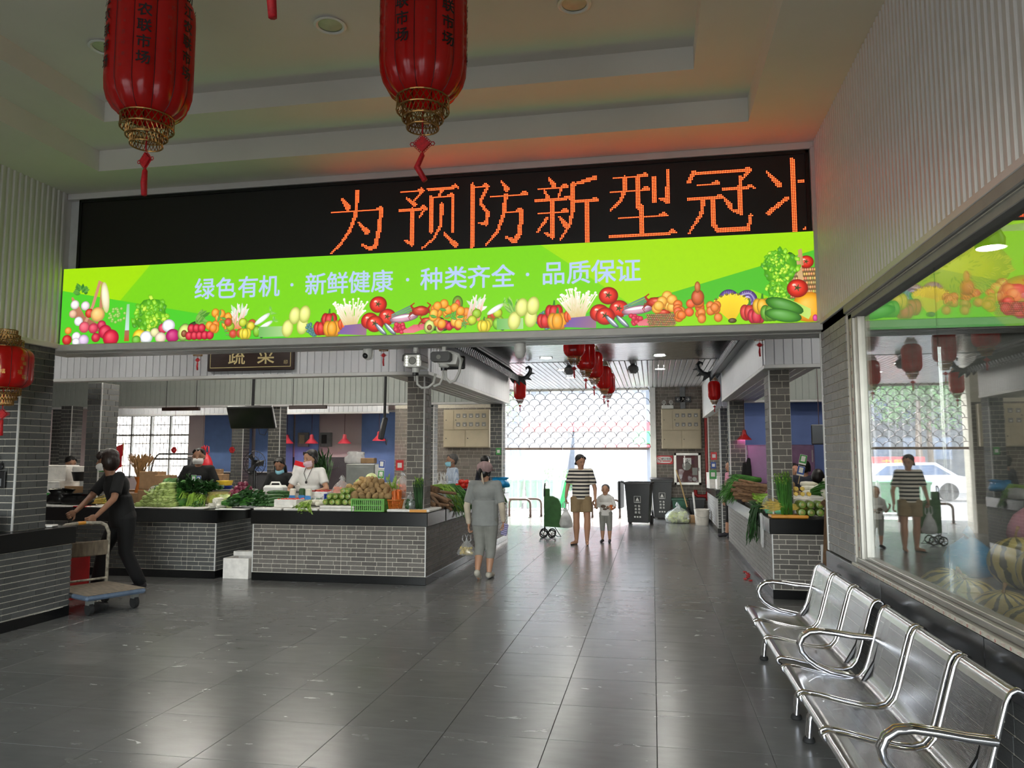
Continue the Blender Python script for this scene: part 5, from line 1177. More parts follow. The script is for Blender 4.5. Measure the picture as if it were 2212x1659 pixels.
# ------------------------------------------------------------------ bins, bucket, bags at the far end
mat('bin_black', (34, 35, 37), 0.4, var=0.12); mat('bin_green', (24, 92, 66), 0.42); mat('bin_leaf', (40, 150, 90), 0.45)
def wheelie(label, loc, rz, mt, w=0.5, d=0.56, h=0.98, lid='closed', marks=True, group=None):
    b = thing('wheelie_bin', label, 'bin', loc, rz, group); s = 0.8
    m = MB(); m.add([(-w / 2 * s, -d / 2 * s, 0.06), (w / 2 * s, -d / 2 * s, 0.06), (w / 2 * s, d / 2 * s, 0.06), (-w / 2 * s, d / 2 * s, 0.06), (-w / 2, -d / 2, h), (w / 2, -d / 2, h), (w / 2, d / 2, h), (-w / 2, d / 2, h)], [(0, 3, 2, 1), (0, 1, 5, 4), (1, 2, 6, 5), (2, 3, 7, 6), (3, 0, 4, 7)] + ([(4, 5, 6, 7)] if lid == 'closed' else [])); bo = m.build('bin_body', mt, b)
    rim = MB()
    for a in ((-w / 2 - 0.02, w / 2 + 0.02, -d / 2 - 0.02, -d / 2 + 0.01), (-w / 2 - 0.02, w / 2 + 0.02, d / 2 - 0.01, d / 2 + 0.02), (-w / 2 - 0.02, -w / 2 + 0.01, -d / 2, d / 2), (w / 2 - 0.01, w / 2 + 0.02, -d / 2, d / 2)): rim.box(a[0], a[1], a[2], a[3], h - 0.05, h, 0.006)
    rim.build('rim', mt, b)
    if lid == 'closed':
        l_ = MB(); l_.prism([(-d / 2 - 0.04, h), (-d / 2 - 0.04, h + 0.02), (-d / 4, h + 0.05), (d / 4, h + 0.055), (d / 2, h + 0.04), (d / 2, h)], -w / 2 - 0.03, w / 2 + 0.03, 'x'); l_.build('lid', mt, b)
    elif lid == 'open':
        l_ = MB(); l_.box(-w / 2 - 0.16, -w / 2 - 0.1, -d / 2, d / 2, h - 0.62, h + 0.02, 0.02); l_.tube([(-w / 2 - 0.09, -d / 2 + 0.03, h + 0.01), (-w / 2 - 0.02, -d / 2 + 0.03, h - 0.01)], 0.02, 6); l_.build('lid', mt, b)
    MB().tube([(-w / 2 * 0.5, d / 2 + 0.06, h - 0.04), (w / 2 * 0.5, d / 2 + 0.06, h - 0.04)], 0.016, 8).build('handle', mt, b, 40)
    for s_ in (-1, 1): MB().tube([(s_ * (w / 2 * s - 0.02), d / 2 * s, 0.1), (s_ * (w / 2 * s + 0.05), d / 2 * s, 0.1)], 0.1, 16).build('wheel', 'rubber', b, 40)
    if marks:
        k = MB(); y = -d / 2 * 0.93 - 0.012
        def fr_(cx_, cz, q, t=0.006):
            for a in ((-q, q, -q, -q + t), (-q, q, q - t, q), (-q, -q + t, -q, q), (q - t, q, -q, q)): k.box(cx_ + a[0], cx_ + a[1], y - 0.003, y, cz + a[2], cz + a[3])
        def tilt(z): return 0
        fr_(0.0, h * 0.6, 0.075); k.prism([(-0.04, h * 0.57), (0.04, h * 0.57), (0, h * 0.65)], y - 0.003, y, 'y'); k.prism([(-0.05, h * 0.54), (0.05, h * 0.54), (0.05, h * 0.55), (-0.05, h * 0.55)], y - 0.003, y, 'y')
        for r in range(3):
            for c_ in (-1, 1):
                g = [('叶', '鱼'), ('果', '骨'), ('蛋', '花')][r][0 if c_ < 0 else 1]; k.merge(face_text(g, 0.055, (c_ * 0.038, y - 0.002, h * (0.45 - 0.075 * r)), '-y', 0.012))
        for c_ in (-1, 0, 1): k.box(c_ * 0.06 - 0.018, c_ * 0.06 + 0.018, y - 0.003, y, h * 0.18, h * 0.215)
        k.xf(Matrix.Translation((0, 0.0, 0)) @ Matrix.Shear('XZ', 4, (0, -0.0001)) if False else Matrix.Identity(4)); k.build('white_symbols', 'white_plastic', b)
    return b
wheelie('open black wheeled bin with white waste symbols, lid hanging at its side', (-0.33, 18.05, 0), -0.12, 'bin_black', 0.58, 0.6, 0.98, 'open', True, 'black wheeled bins')
wheelie('closed black wheeled bin with white waste symbols against the gate jamb', (0.2, 19.75, 0), 0.04, 'bin_black', 0.5, 0.5, 0.98, 'closed', True, 'black wheeled bins')
g_ = wheelie('small dark green bin with hourglass mark by the end wall', (0.64, 19.85, 0), 0, 'bin_green', 0.36, 0.34, 0.52, 'none', False); face_text('8', 0.12, (0, -0.178, 0.3), '-y').build('white_mark', 'alu_white', g_)
wheelie('small dark bin with red lid edge below the fire pipe', (1.06, 19.7, 0), 0, 'bin_black', 0.38, 0.36, 0.54, 'none', False)
for k, (x, y) in enumerate([(-4.1, 22.4), (-3.45, 22.5), (-2.8, 22.6)]):
    wheelie('bright green wheeled bin outside the strip curtain', (x, y, 0), 0.1 * k, 'bin_leaf', 0.56, 0.6, 0.86, 'closed', False, 'green bins outside the gate')
bk = thing('paint_bucket', 'white plastic bucket with wire handle by the far right counter', 'bucket', (1.09, 18.15, 0)); mat('bucket_white', (214, 208, 198), 0.45, var=0.08)
MB().lathe([(0.14, 0), (0.145, 0.01), (0.17, 0.33), (0.18, 0.335), (0.18, 0.365), (0.165, 0.365), (0.14, 0.02), (0.0001, 0.02)], 24).build('bucket_body', 'bucket_white', bk, 40); MB().tube([(0.17 * math.cos(a), -0.06 - 0.11 * abs(math.sin(a)), 0.3 - 0.12 * abs(math.sin(a))) for a in [PI * k / 8 for k in range(9)]], 0.004, 5).build('bucket_handle', 'alu', bk, True)
br = thing('broom', 'broom with pale bamboo handle leaning before the fire hose box', 'broom', (0.72, 19.4, 0.0)); mat('bamboo', (186, 158, 110), 0.5, var=0.1, sc=12)
MB().tube([(0.1, 0, 0.3), (-0.02, 0.2, 0.8), (-0.14, 0.45, 1.22)], 0.018, 8).build('handle', 'bamboo', br, 40); MB().tube([(0.1, 0, 0.32), (0.14, -0.05, 0.15), (0.18, -0.1, 0.0)], [0.02, 0.07, 0.13], 10).build('bristles', 'black_plastic', br, 40)
pl = thing('white_pole', 'white plastic pole standing behind the bucket', 'pole', (0.98, 18.6, 0)); MB().tube([(0, 0, 0), (-0.05, 0.08, 0.72)], 0.02, 8).build('pole_tube', 'white_plastic', pl, 40)
# ------------------------------------------------------------------ outdoors beyond the gate
mat('pavement', (146, 142, 136), 0.8, var=0.06, sc=3); mat('facade_white', (102, 106, 112), 0.7, var=0.04, sc=2); mat('facade_grey', (70, 76, 84), 0.7); mat('facade_glass', (70, 96, 130), 0.15, var=0.2, sc=2); mat('awning_red', (196, 60, 66), 0.6); mat('awning_green', (60, 150, 90), 0.6); mat('shop_orange', (226, 70, 30), 0.5)
gd = MB(); gd.box(-60, 60, 20.25, 120, -0.2, -0.02); struct(gd.build('ground_street', 'pavement'), 'sunlit pale pavement beyond the gate')
gd = MB(); gd.box(-60, 60, -60, -3.62, -0.2, -0.02); mat('asphalt', (96, 96, 94), .85); struct(gd.build('ground_front', 'asphalt'), 'pavement in front of the market hall')
def tower(label, x0, x1, y, h, mt, rows, cols, win='facade_glass', z0w=1.0):
    b = thing('building', label, 'building', ((x0 + x1) / 2, y, -0.02)); w = x1 - x0; MB().box(-w / 2, w / 2, 0, 8, 0, h).build('wall', mt, b)
    wm = MB().box(-0.5, 0.5, -0.04, 0.02, 0, 1).mesh('window', win); cw, rh = w / cols, (h - z0w) / rows
    for r in range(rows):
        for c_ in range(cols): link('window', wm, b, (-w / 2 + cw * (c_ + 0.5), 0, z0w + rh * r + rh * 0.2), None, (cw * 0.6, 1, rh * 0.55))
    return b
bA = tower('pale tiled building across the street with red and green awnings', -6.2, 4.0, 36, 14, 'facade_white', 5, 6, 'facade_grey', 3.6)
for a in ((-5, 4.2, 2.75, 3.15, 'awning_red'), (0.2, 4.4, 2.15, 2.75, 'awning_green'), (-1.2, 4.2, 2.0, 2.12, 'awning_red')): MB().box(a[0], a[1], -0.5, 0, a[2], a[3], 0.02).build('awning', a[4], bA)
for x, w in ((-2.5, .5), (-1.3, .28), (0.3, .7), (1.6, .5), (3.0, .4)): MB().box(x - w / 2, x + w / 2, -0.25, 0, 0, 14, 0.02).build('pilaster', 'facade_grey', bA)
ac = MB().box(-0.45, 0.45, -0.35, 0, 0, 0.65, 0.03).mesh('air_conditioner', 'facade_grey')
for x in (3.2, 4.4): link('air_conditioner', ac, bA, (x, 0, 4.2))
tower('dark blue glass building behind the street trees', -22, -7.0, 44, 22, 'facade_grey', 10, 10, 'facade_glass')
sh = thing('shopfront_sign', 'orange lettered red shop sign across the street', 'sign', (-6.6, 33, 0.0)); MB().box(-1.2, 1.0, 0, 0.2, 0.95, 1.55, 0.02).build('sign_board', 'awning_red', sh); mat('sign_amber', (250, 160, 40), 0.5); face_text('水果店', 0.42, (-0.2, -0.006, 1.25), '-y', 0.01).build('sign_letters', 'sign_amber', sh); MB().box(-1.2, -1.1, 0, 0.2, 0, 0.95).build('post', 'facade_grey', sh); MB().box(0.9, 1.0, 0, 0.2, 0, 0.95).build('post', 'facade_grey', sh)
mat('car_white', (226, 228, 230), 0.2, coat=0.5)
ca = thing('parked_car', 'white car parked across the street', 'car', (-6.0, 30, 0)); cm = MB(); cm.prism([(-2.1, 0.3), (2.1, 0.3), (2.15, 0.7), (1.3, 0.85), (0.8, 1.3), (-0.9, 1.35), (-1.6, 0.9), (-2.15, 0.8)], -0.8, 0.8, 'y'); cm.build('car_body', 'car_white', ca); MB().prism([(1.15, 0.88), (0.72, 1.22), (-0.85, 1.27), (-1.4, 0.92)], -0.81, 0.81, 'y').build('side_windows', 'facade_glass', ca)
for x in (-1.3, 1.3):
    for y in (-0.8, 0.62): MB().tube([(x, y, 0.32), (x, y + 0.18, 0.32)], 0.32, 18).build('wheel', 'rubber', ca, 40)
# trees and shrub
mat('leaf_tree', (70, 120, 50), 0.6, var=0.4, sc=3); mat('bark', (96, 78, 60), 0.8)
def leafy(m, o, r, n, L, rg=R, flat=1.0):
    for i in range(n):
        d = Vector((rg.gauss(0, 1), rg.gauss(0, 1), rg.gauss(0, 1) * flat)).normalized() * r * rg.uniform(0.55, 1.0); c_ = Vector(o) + d
        a = Vector((rg.gauss(0, 1), rg.gauss(0, 1), rg.gauss(0, 1))).normalized(); b_ = a.orthogonal().normalized(); l_ = L * rg.uniform(0.6, 1.2)
        m.add([c_ - a * l_, c_ + b_ * l_ * 0.4, c_ + a * l_, c_ - b_ * l_ * 0.4], [(0, 1, 2, 3)])
def tree(label, loc, h, r):
    t = thing('street_tree', label, 'tree', loc, 0, 'street trees across the road'); MB().tube([(0, 0, 0), (0.1, 0, h * 0.3), (0, 0.1, h * 0.6)], [0.16, 0.13, 0.08], 8).build('trunk', 'bark', t, 40)
    m = MB()
    for k in range(9): leafy(m, (R.uniform(-r, r) * 0.6, R.uniform(-r, r) * 0.6, h * 0.6 + R.uniform(-0.2, 0.5) * r), r * 0.55, 260, 0.14)
    m.build('crown', 'leaf_tree', t)
tree('leafy street tree before the blue glass building', (-8.0, 34, 0), 6.5, 2.0); tree('leafy street tree beside the pale building', (-10.4, 40, 0), 7.5, 2.2)
sb = thing('planter_shrub', 'round green shrub outside behind the shopping trolley', 'shrub', (-3.1, 25.0, 0)); m = MB(); leafy(m, (0, 0, 0.75), 0.6, 700, 0.07); m.build('foliage', 'leaf_tree', sb); MB().tube([(0, 0, 0), (0, 0, 0.7)], 0.04, 8).build('stem', 'bark', sb); MB().lathe([(0.3, 0), (0.38, 0.35), (0.34, 0.35)], 16).build('pot', 'facade_grey', sb)
# ------------------------------------------------------------------ produce and stall goods
_th, _ph = math.radians(10.47), math.radians(5.42)
_fw = Vector((-math.sin(_th) * math.cos(_ph), math.cos(_th) * math.cos(_ph), math.sin(_ph))); _rt = Vector((math.cos(_th), math.sin(_th), 0)); _up = _rt.cross(_fw)
def at(px, py, Y):
    """real position at depth Y of what the survey photograph shows in column px, row py"""
    d = _fw * 1638 + _rt * (px - 1106) - _up * (py - 829.5); return Vector((0, 0, 1.58)) + d * (Y / d.y)
def col(px, Y): return at(px, 1100, Y).x
mat('potato', (156, 126, 84), 0.8, var=0.2, sc=20, rnd=0.15); mat('onion_red', (120, 44, 66), 0.35, var=0.2, sc=14, rnd=0.15, stretch=(3, 3, 0.5)); mat('tomato', (206, 50, 36), 0.25, var=0.1, rnd=0.1)
mat('carrot', (222, 112, 46), 0.5, var=0.12, rnd=0.12); mat('cucumber', (52, 92, 44), 0.4, var=0.25, sc=30, rnd=0.2); mat('zucchini', (124, 152, 66), 0.35, var=0.2, sc=16, rnd=0.15); mat('gourd_end', (176, 170, 96), 0.6, rnd=0.15)
mat('radish_white', (226, 222, 206), 0.45, var=0.06, rnd=0.06); mat('stalk_pale', (176, 196, 116), 0.4, var=0.12, rnd=0.12); mat('leaf_green', (60, 116, 36), 0.5, var=0.3, sc=12, rnd=0.2); mat('leaf_dark', (38, 78, 32), 0.5, var=0.3, sc=12, rnd=0.2)
mat('leaf_light', (136, 172, 62), 0.5, var=0.25, sc=12, rnd=0.15); mat('leaf_napa', (214, 224, 160), 0.5, var=0.15, sc=10, rnd=0.08); mat('yam', (118, 88, 62), 0.85, var=0.25, sc=30, rnd=0.2); mat('eggplant', (36, 24, 44), 0.2, var=0.2, rnd=0.1)
mat('ginger', (190, 156, 104), 0.7, var=0.2, sc=18, rnd=0.1); mat('chilli', (186, 26, 22), 0.3, var=0.15, rnd=0.15); mat('garlic', (236, 230, 218), 0.6, var=0.06, rnd=0.05); mat('corn_yellow', (226, 190, 80), 0.5, var=0.15, sc=20, rnd=0.1); mat('chive_yellow', (216, 190, 96), 0.5, var=0.15, sc=10)
mat('bag_black', (18, 18, 19), 0.28, var=0.2, sc=9, bump=0.6, bsc=18); mat('bag_red', (196, 30, 44), 0.35, bump=0.5, bsc=18); mat('bag_blue', (20, 140, 200), 0.35, bump=0.5, bsc=18); mat('bag_green', (110, 190, 150), 0.4, bump=0.5, bsc=18)
mat_film('bag_clear', (236, 238, 240), 0.3, 0.15, 0.3); mat_film('bag_white', (244, 244, 244), 0.75, 0.3, 0.2); mat_film('bag_yellow', (236, 216, 120), 0.35, 0.15, 0.3)
mat('crate_green', (112, 178, 84), 0.45, var=0.05); mat('crate_blue', (36, 60, 150), 0.45, var=0.06); mat('crate_orange', (196, 110, 40), 0.5, var=0.08); mat('tape_orange', (220, 150, 50), 0.4); mat('paper_white', (232, 230, 226), 0.7, var=0.03); mat('qr_green', (60, 150, 70), 0.5); mat('qr_blue', (40, 80, 160), 0.5); mat('steel_dull', (128, 130, 126), 0.4, metal=0.5, var=0.08); mat('plastic_yellow', (230, 190, 50), 0.4); mat('plastic_red', (190, 34, 36), 0.4)

def veg(name, mesh, label, cat, group):
    o = link(name, mesh); return tag(o, label, cat, group)
M_ = {}
def proto(key, mb, mt, smooth=50):
    if key not in M_: M_[key] = [x.mesh(key, mt, smooth) for x in (mb if isinstance(mb, list) else [mb])]
    return M_[key]
def _pot(a, b, c, l): return [MB().ell((0, 0, 0), (a * R.uniform(.85, 1.15), b * R.uniform(.9, 1.1), c), 12, 8, l) for _ in range(4)]
proto('potato', _pot(0.055, 0.042, 0.038, 0.09), 'potato', True)
proto('onion', [MB().lathe([(0.004, -0.036), (0.02, -0.034), (0.038, -0.018), (0.043, 0.0), (0.036, 0.02), (0.018, 0.034), (0.007, 0.044), (0.004, 0.056)], 14)], 'onion_red', True)
proto('tomato', [MB().ell((0, 0, 0), (0.042, 0.042, 0.036), 14, 9, 0, None, 5, 0.06)], 'tomato', True)
proto('carrot', [MB().tube([(0, 0, 0), (0.05, 0, 0), (0.12, 0.004, 0), (0.18, 0.0, 0.002)], [0.02, 0.021, 0.015, 0.004], 10)], 'carrot', 60)
proto('cucumber', [MB().tube([(-0.13, 0, 0), (-0.11, 0, 0.004), (-0.04, 0.008 * s, 0.008), (0.05, 0.01 * s, 0.006), (0.11, 0, 0), (0.13, 0, 0)], [0.006, 0.018, 0.022, 0.022, 0.018, 0.008], 10) for s in (-1, 1)], 'cucumber', True)
def _zuc():
    m = MB(); m.tube([(0, -0.1, 0), (0, -0.096, 0), (0, -0.06, 0), (0, 0.08, 0), (0, 0.12, 0), (0, 0.135, 0)], [0.02, 0.034, 0.04, 0.038, 0.026, 0.012], 12); m.k = 1; m.tube([(0, -0.1005, 0), (0, -0.104, 0)], [0.016, 0.01], 8); return m
M_['zucchini'] = [_zuc().mesh('zucchini', ['zucchini', 'gourd_end'], 50)]
proto('radish', [MB().tube([(0, 0, 0), (0.015, 0, 0), (0.08, 0, 0.0), (0.2, 0.005, 0), (0.27, 0, 0)], [0.012, 0.03, 0.034, 0.028, 0.006], 12)], 'radish_white', True)
proto('yam', [MB().tube([(-0.36, 0, 0), (-0.35, 0, 0), (-0.1, 0.01 * s, 0.012), (0.15, -0.006 * s, 0.004), (0.35, 0.006, -0.004), (0.36, 0, -0.004)], [0.012, 0.019, 0.022, 0.021, 0.018, 0.008], 9) for s in (-1, 1, 2)], 'yam', 50)
proto('eggplant', [MB().tube([(-0.13, 0, 0), (-0.11, 0, 0.002), (0.0, 0.01 * s, 0.006), (0.1, 0.02 * s, 0), (0.15, 0.02 * s, 0)], [0.01, 0.022, 0.024, 0.026, 0.008], 10) for s in (-1, 1)], 'eggplant', True)
proto('chilli', [MB().tube([(0, 0, 0), (0.03, 0.004, 0.003), (0.07, 0, 0)], [0.007, 0.007, 0.001], 6)], 'chilli', True)
def _ging():
    m = MB()
    for k in range(5): m.ell((R.uniform(-.05, .05), R.uniform(-.03, .03), R.uniform(-.01, .015)), (R.uniform(.025, .04), R.uniform(.018, .026), .018), 9, 6, 0.08)
    return m
proto('ginger', [_ging() for _ in range(3)], 'ginger', True)
def _napa():
    m = MB(); m.k = 0; m.ell((0, 0, 0), (0.16, 0.062, 0.058), 18, 10, 0.03, None, 9, 0.1); m.k = 1
    for k in range(7):
        a = 2 * PI * k / 7; m.tube([(-0.15, 0.03 * math.cos(a), 0.03 * math.sin(a)), (-0.05, 0.062 * math.cos(a), 0.058 * math.sin(a)), (0.06, 0.06 * math.cos(a), 0.056 * math.sin(a))], [0.012, 0.011, 0.003], 5)
    return m
M_['napa'] = [_napa().mesh('napa_cabbage', ['leaf_napa', 'radish_white'], True)]
def _cab():
    m = MB(); m.ell((0, 0, 0), (0.085, 0.085, 0.075), 18, 12, 0.04, None, 7, 0.05); return m
M_['cabbage'] = [_cab().mesh('cabbage', 'leaf_napa', True), _cab().mesh('cabbage', 'leaf_light', True)]
def put(key, name, label, cat, group, loc, rot=(0, 0, 0), sc=1.0):
    o = veg(name, R.choice(M_[key]), label, cat, group); o.location = loc; o.rotation_euler = rot; o.scale = (sc,) * 3 if not isinstance(sc, tuple) else sc; return o
def heap(key, name, label, cat, group, o, nx, ny, nl, d, rot=None, sc=1.0, jit=0.18, rise=0.0, axis=0.0):
    """layered pile: nx by ny at the bottom, one fewer each layer"""
    dx, dy, dz = d; ca, sa = math.cos(axis), math.sin(axis); n = 0
    for l in range(nl):
        for i in range(max(1, nx - l)):
            for j in range(max(1, ny - (l if ny > 1 else 0))):
                x = (i - (nx - l - 1) / 2) * dx + R.uniform(-jit, jit) * dx * 0.5; y = (j - (max(1, ny - l) - 1) / 2) * dy + R.uniform(-jit, jit) * dy * 0.5
                r = rot() if rot else (R.uniform(0, 6), R.uniform(0, 6), R.uniform(0, 6))
                put(key, name, label, cat, group, (o[0] + x * ca - y * sa, o[1] + x * sa + y * ca, o[2] + l * dz + rise * j), r, sc * R.uniform(0.9, 1.08)); n += 1
    return n
def bunch(name, label, cat, group, loc, rz, n=26, L=0.4, r=0.05, spread=0.12, droop=0.0, stalk='stalk_pale', leaf='leaf_green', sr=0.006, ll=0.12, lw=0.05, up=False, leafn=2, tilt=0.0, start=0.55, base_taper=0.5, hang=0.0):
    """tied bunch lying along +X from its cut base, or standing when up"""
    t = thing(name, label, cat, loc, rz, group); st = MB(); lf = MB()
    for i in range(n):
        a = R.uniform(0, 6.28); q = r * math.sqrt(R.random()); y0, z0 = q * math.cos(a), q * math.sin(a); k = R.uniform(0.8, 1.08); ey, ez = y0 + spread * R.gauss(0, .5), z0 + abs(spread * R.gauss(0, .35))
        p = []
        for s in range(5):
            f_ = s / 4; x = L * k * f_; p.append(Vector((x, y0 * base_taper + (ey - y0 * base_taper) * f_, r + z0 * base_taper + (ez - z0 * base_taper) * f_ - droop * f_ * f_ * L - hang * max(0, f_ - 0.45) ** 1.5 * L * 2.6)))
            if hang and f_ > 0.45: p[-1].x -= hang * (f_ - 0.45) * L * 0.75
        st.tube(p, [sr * 1.3, sr * 1.2, sr, sr * 0.8, sr * 0.4], 5)
        for b in range(leafn):
            f_ = R.uniform(start, 1.0); s = min(3, int(f_ * 4)); c_ = p[s].lerp(p[s + 1], f_ * 4 - s); dr = (p[s + 1] - p[s]).normalized(); side = dr.cross(Vector((0, 0, 1))); side = side.normalized() if side.length > .05 else Vector((0, 1, 0))
            d = (dr + side * R.uniform(-.8, .8) + Vector((0, 0, R.uniform(-.3, .5)))).normalized(); w = d.orthogonal().normalized(); w = (Matrix.Rotation(R.uniform(0, 6.28), 3, d) @ w); g = d.cross(w); l_ = ll * R.uniform(.6, 1.2); ww = lw * R.uniform(.6, 1.2)
            v0 = c_; m1 = c_ + d * l_ * .35; m2 = c_ + d * l_ * .75 + g * l_ * .08; e = c_ + d * l_ - g * l_ * .06
            lf.add([v0, m1 + w * ww * .5 + g * ww * .15, m1, m1 - w * ww * .5 + g * ww * .15, m2 + w * ww * .38, m2, m2 - w * ww * .38, e], [(0, 2, 1), (0, 3, 2), (1, 2, 5, 4), (2, 3, 6, 5), (4, 5, 7), (5, 6, 7)])
    for m in (st, lf):
        if up: m.xf(Matrix.Rotation(tilt, 4, 'Y') @ Matrix.Rotation(-PI / 2, 4, 'Y') @ Matrix.Translation((0, 0, -r)))
        elif tilt: m.xf(Matrix.Rotation(tilt, 4, 'Y'))
    st.build('stalks', stalk, t, True)
    if lf.v: lf.build('leaves', leaf, t, True)
    return t
def foam_box(label, loc, w, d, h, t=0.025, rz=0, group='white foam boxes', tape=False, fill=False):
    b = thing('foam_box', label, 'box', loc, rz, group); m = MB()
    for a in ((-w / 2, w / 2, -d / 2, -d / 2 + t), (-w / 2, w / 2, d / 2 - t, d / 2), (-w / 2, -w / 2 + t, -d / 2 + t, d / 2 - t), (w / 2 - t, w / 2, -d / 2 + t, d / 2 - t)): m.box(a[0], a[1], a[2], a[3], t, h, 0.004)
    m.box(-w / 2, w / 2, -d / 2, d / 2, 0, t, 0.004)
    if fill: m.box(-w / 2, w / 2, -d / 2, d / 2, h, h + 0.03, 0.008)
    m.build('foam_shell', 'styrofoam', b)
    if tape: MB().box(-w / 2 - .002, w / 2 + .002, -d / 2 - .002, d / 2 + .002, h * .35, h * .55).build('tape_band', tape, b)
    return b
def slab(label, loc, w, d, h, rz=0, mt='styrofoam', name='foam_board', cat='foam board'):
    o = MB().box(-w / 2, w / 2, -d / 2, d / 2, 0, h, 0.008).build(name, mt); o.location = loc; o.rotation_euler = (0, 0, rz); return tag(o, label, cat, 'white foam boards on the counters' if mt == 'styrofoam' else None)
def crate(label, loc, w, d, h, mt, rz=0, slots=14, rows=2, taper=0.94):
    c = thing('produce_crate', label, 'crate', loc, rz); fl = MB().box(-w / 2 * taper, w / 2 * taper, -d / 2 * taper, d / 2 * taper, 0, 0.008).build('crate_floor', mt, c)
    for ax in range(4):
        W = w if ax % 2 == 0 else d; D = d if ax % 2 == 0 else w; s = MB(); y = -D / 2
        s.box(-W / 2, W / 2, y, y + .008, h * .86, h, .002); s.box(-W / 2, W / 2, y, y + .008, 0, h * .1); s.box(-W / 2, W / 2, y, y + .008, h * .44, h * .52)
        for k in range(slots + 1):
            x = -W / 2 + W * k / slots; s.box(max(-W / 2, x - W / slots * .2), min(W / 2, x + W / slots * .2), y + .001, y + .007, 0, h * .9)
        s.box(-W / 2 - .006, W / 2 + .006, y - .008, y + .01, h - .012, h, .003)
        for sx in (-1, 1): s.box(sx * W / 2 - .012, sx * W / 2 + .012, y - .004, y + .012, 0, h, .003)
        s.xf(Matrix.Rotation(ax * PI / 2, 4, 'Z')); s.build('slotted_side', mt, c)
    return c
def basket_round(label, loc, r, h, mt, name='plastic_basket'):
    b = thing(name, label, 'basket', loc); m = MB(); n = 22
    for k in range(n):
        a = 2 * PI * k / n; m.tube([(r * .72 * math.cos(a), r * .72 * math.sin(a), 0), (r * math.cos(a), r * math.sin(a), h)], r * .06, 4)
    for f_ in (.02, .35, .65): m.tube([(r * (.72 + .28 * f_) * math.cos(2 * PI * k / n), r * (.72 + .28 * f_) * math.sin(2 * PI * k / n), h * f_) for k in range(n)], r * .05, 4, closed=True)
    m.build('basket_weave', mt, b); MB().tube([(r * 1.02 * math.cos(2 * PI * k / n), r * 1.02 * math.sin(2 * PI * k / n), h) for k in range(n)], r * .1, 6, closed=True).build('basket_rim', mt, b, True); MB().lathe([(.0001, 0), (r * .72, .002)], n).build('basket_floor', mt, b)
    return b
def bag(label, loc, rx, ry, h, mt, knot=True, handles=False, name='plastic_bag', rz=0, lump=.1, group=None, contents=None):
    """slumped carrier bag: body plus tied neck or two handles"""
    b = thing(name, label, 'bag', loc, rz, group); m = MB(); prof = [(.55, 0), (.9, .06), (1.0, .25), (.95, .45), (.72, .66), (.4, .8), (.18, .88)]
    n = 22; vs = []; fs = []; ph = [R.uniform(0, 6) for _ in range(4)]
    if handles: prof = [(.5, 0), (.9, .05), (1.0, .2), (.86, .42), (.6, .68), (.34, .88), (.16, 1.0)]
    if not knot and not handles: prof = prof[:5] + [(.8, .75), (.85, .85)]
    for k, z in prof:
        for i in range(n):
            a = 2 * PI * i / n; q = k * (1 + lump * (.6 * math.sin(3 * a + ph[0] + 4 * z) + .5 * math.sin(7 * a + ph[1] - 6 * z) * (.5 + z) + .3 * math.sin(11 * a + ph[2] + 9 * z))); vs.append((rx * q * math.cos(a), ry * q * math.sin(a), h * z * (1 + .05 * math.sin(2 * a + ph[3]))))
    for j in range(len(prof) - 1):
        for i in range(n): q = (i + 1) % n; fs.append((j * n + i, j * n + q, (j + 1) * n + q, (j + 1) * n + i))
    fs.append(tuple(range(n - 1, -1, -1))); m.add(vs, fs); m.build('bag_body', mt, b, True)
    if knot: MB().tube([(0, 0, h * .86), (.01, 0, h * .9), (-.01, .005, h * .95), (.02, 0, h)], [rx * .2, rx * .1, rx * .2, rx * .32], 8).build('bag_neck', mt, b, True)
    if handles:
        for s_ in (-1, 1): MB().tube([(s_ * rx * .1, 0, h * .8), (s_ * rx * .45, 0, h * 1.0), (s_ * rx * .4, 0, h * 1.3), (s_ * rx * .15, 0, h * 1.38), (-s_ * rx * .02, 0, h * 1.1), (-s_ * rx * .05, 0, h * .82)], rx * .07, 6).build('bag_handle', mt, b, True)
    if contents:
        cm, cn, cr = contents; C_ = MB()
        for k in range(cn):
            a = R.uniform(0, 6.28); q = math.sqrt(R.random()) * .78; z = R.uniform(.12, .55); C_.ell((rx * q * math.cos(a) * (1 - z * .4), ry * q * math.sin(a) * (1 - z * .4), h * z), (cr, cr * .8, cr * .8), 7, 5, .12)
        co = C_.build('bag_contents', cm, b, True); co['kind'] = 'stuff'
    return b
def payment_card(label, loc, rz=0, tilt=0.0, mt=('qr_green', 'qr_blue'), n=2, stick=True, w=.075, h=.1):
    """payment placard on a stick (no code printed)"""
    c = thing('payment_placard', label, 'placard', loc, rz)
    if stick: MB().tube([(0, 0, 0), (0, .004, .12)], .005, 6).build('stick', 'bamboo', c)
    for k in range(n):
        z = (.1 if stick else 0) + k * (h * 1.15); o = MB().box(-w / 2, w / 2, -.004, 0, z, z + h, .002).build('card', 'paper_white', c); MB().box(-w / 2 * .95, w / 2 * .95, -.006, -.004, z + h * .16, z + h * .97).build('card_colour', mt[k % len(mt)], o); MB().box(-w * .28, w * .28, -.0075, -.006, z + h * .32, z + h * .86).build('blank_square', 'paper_white', o)
    c.rotation_euler = (0, tilt, rz); return c

CZ = 0.884
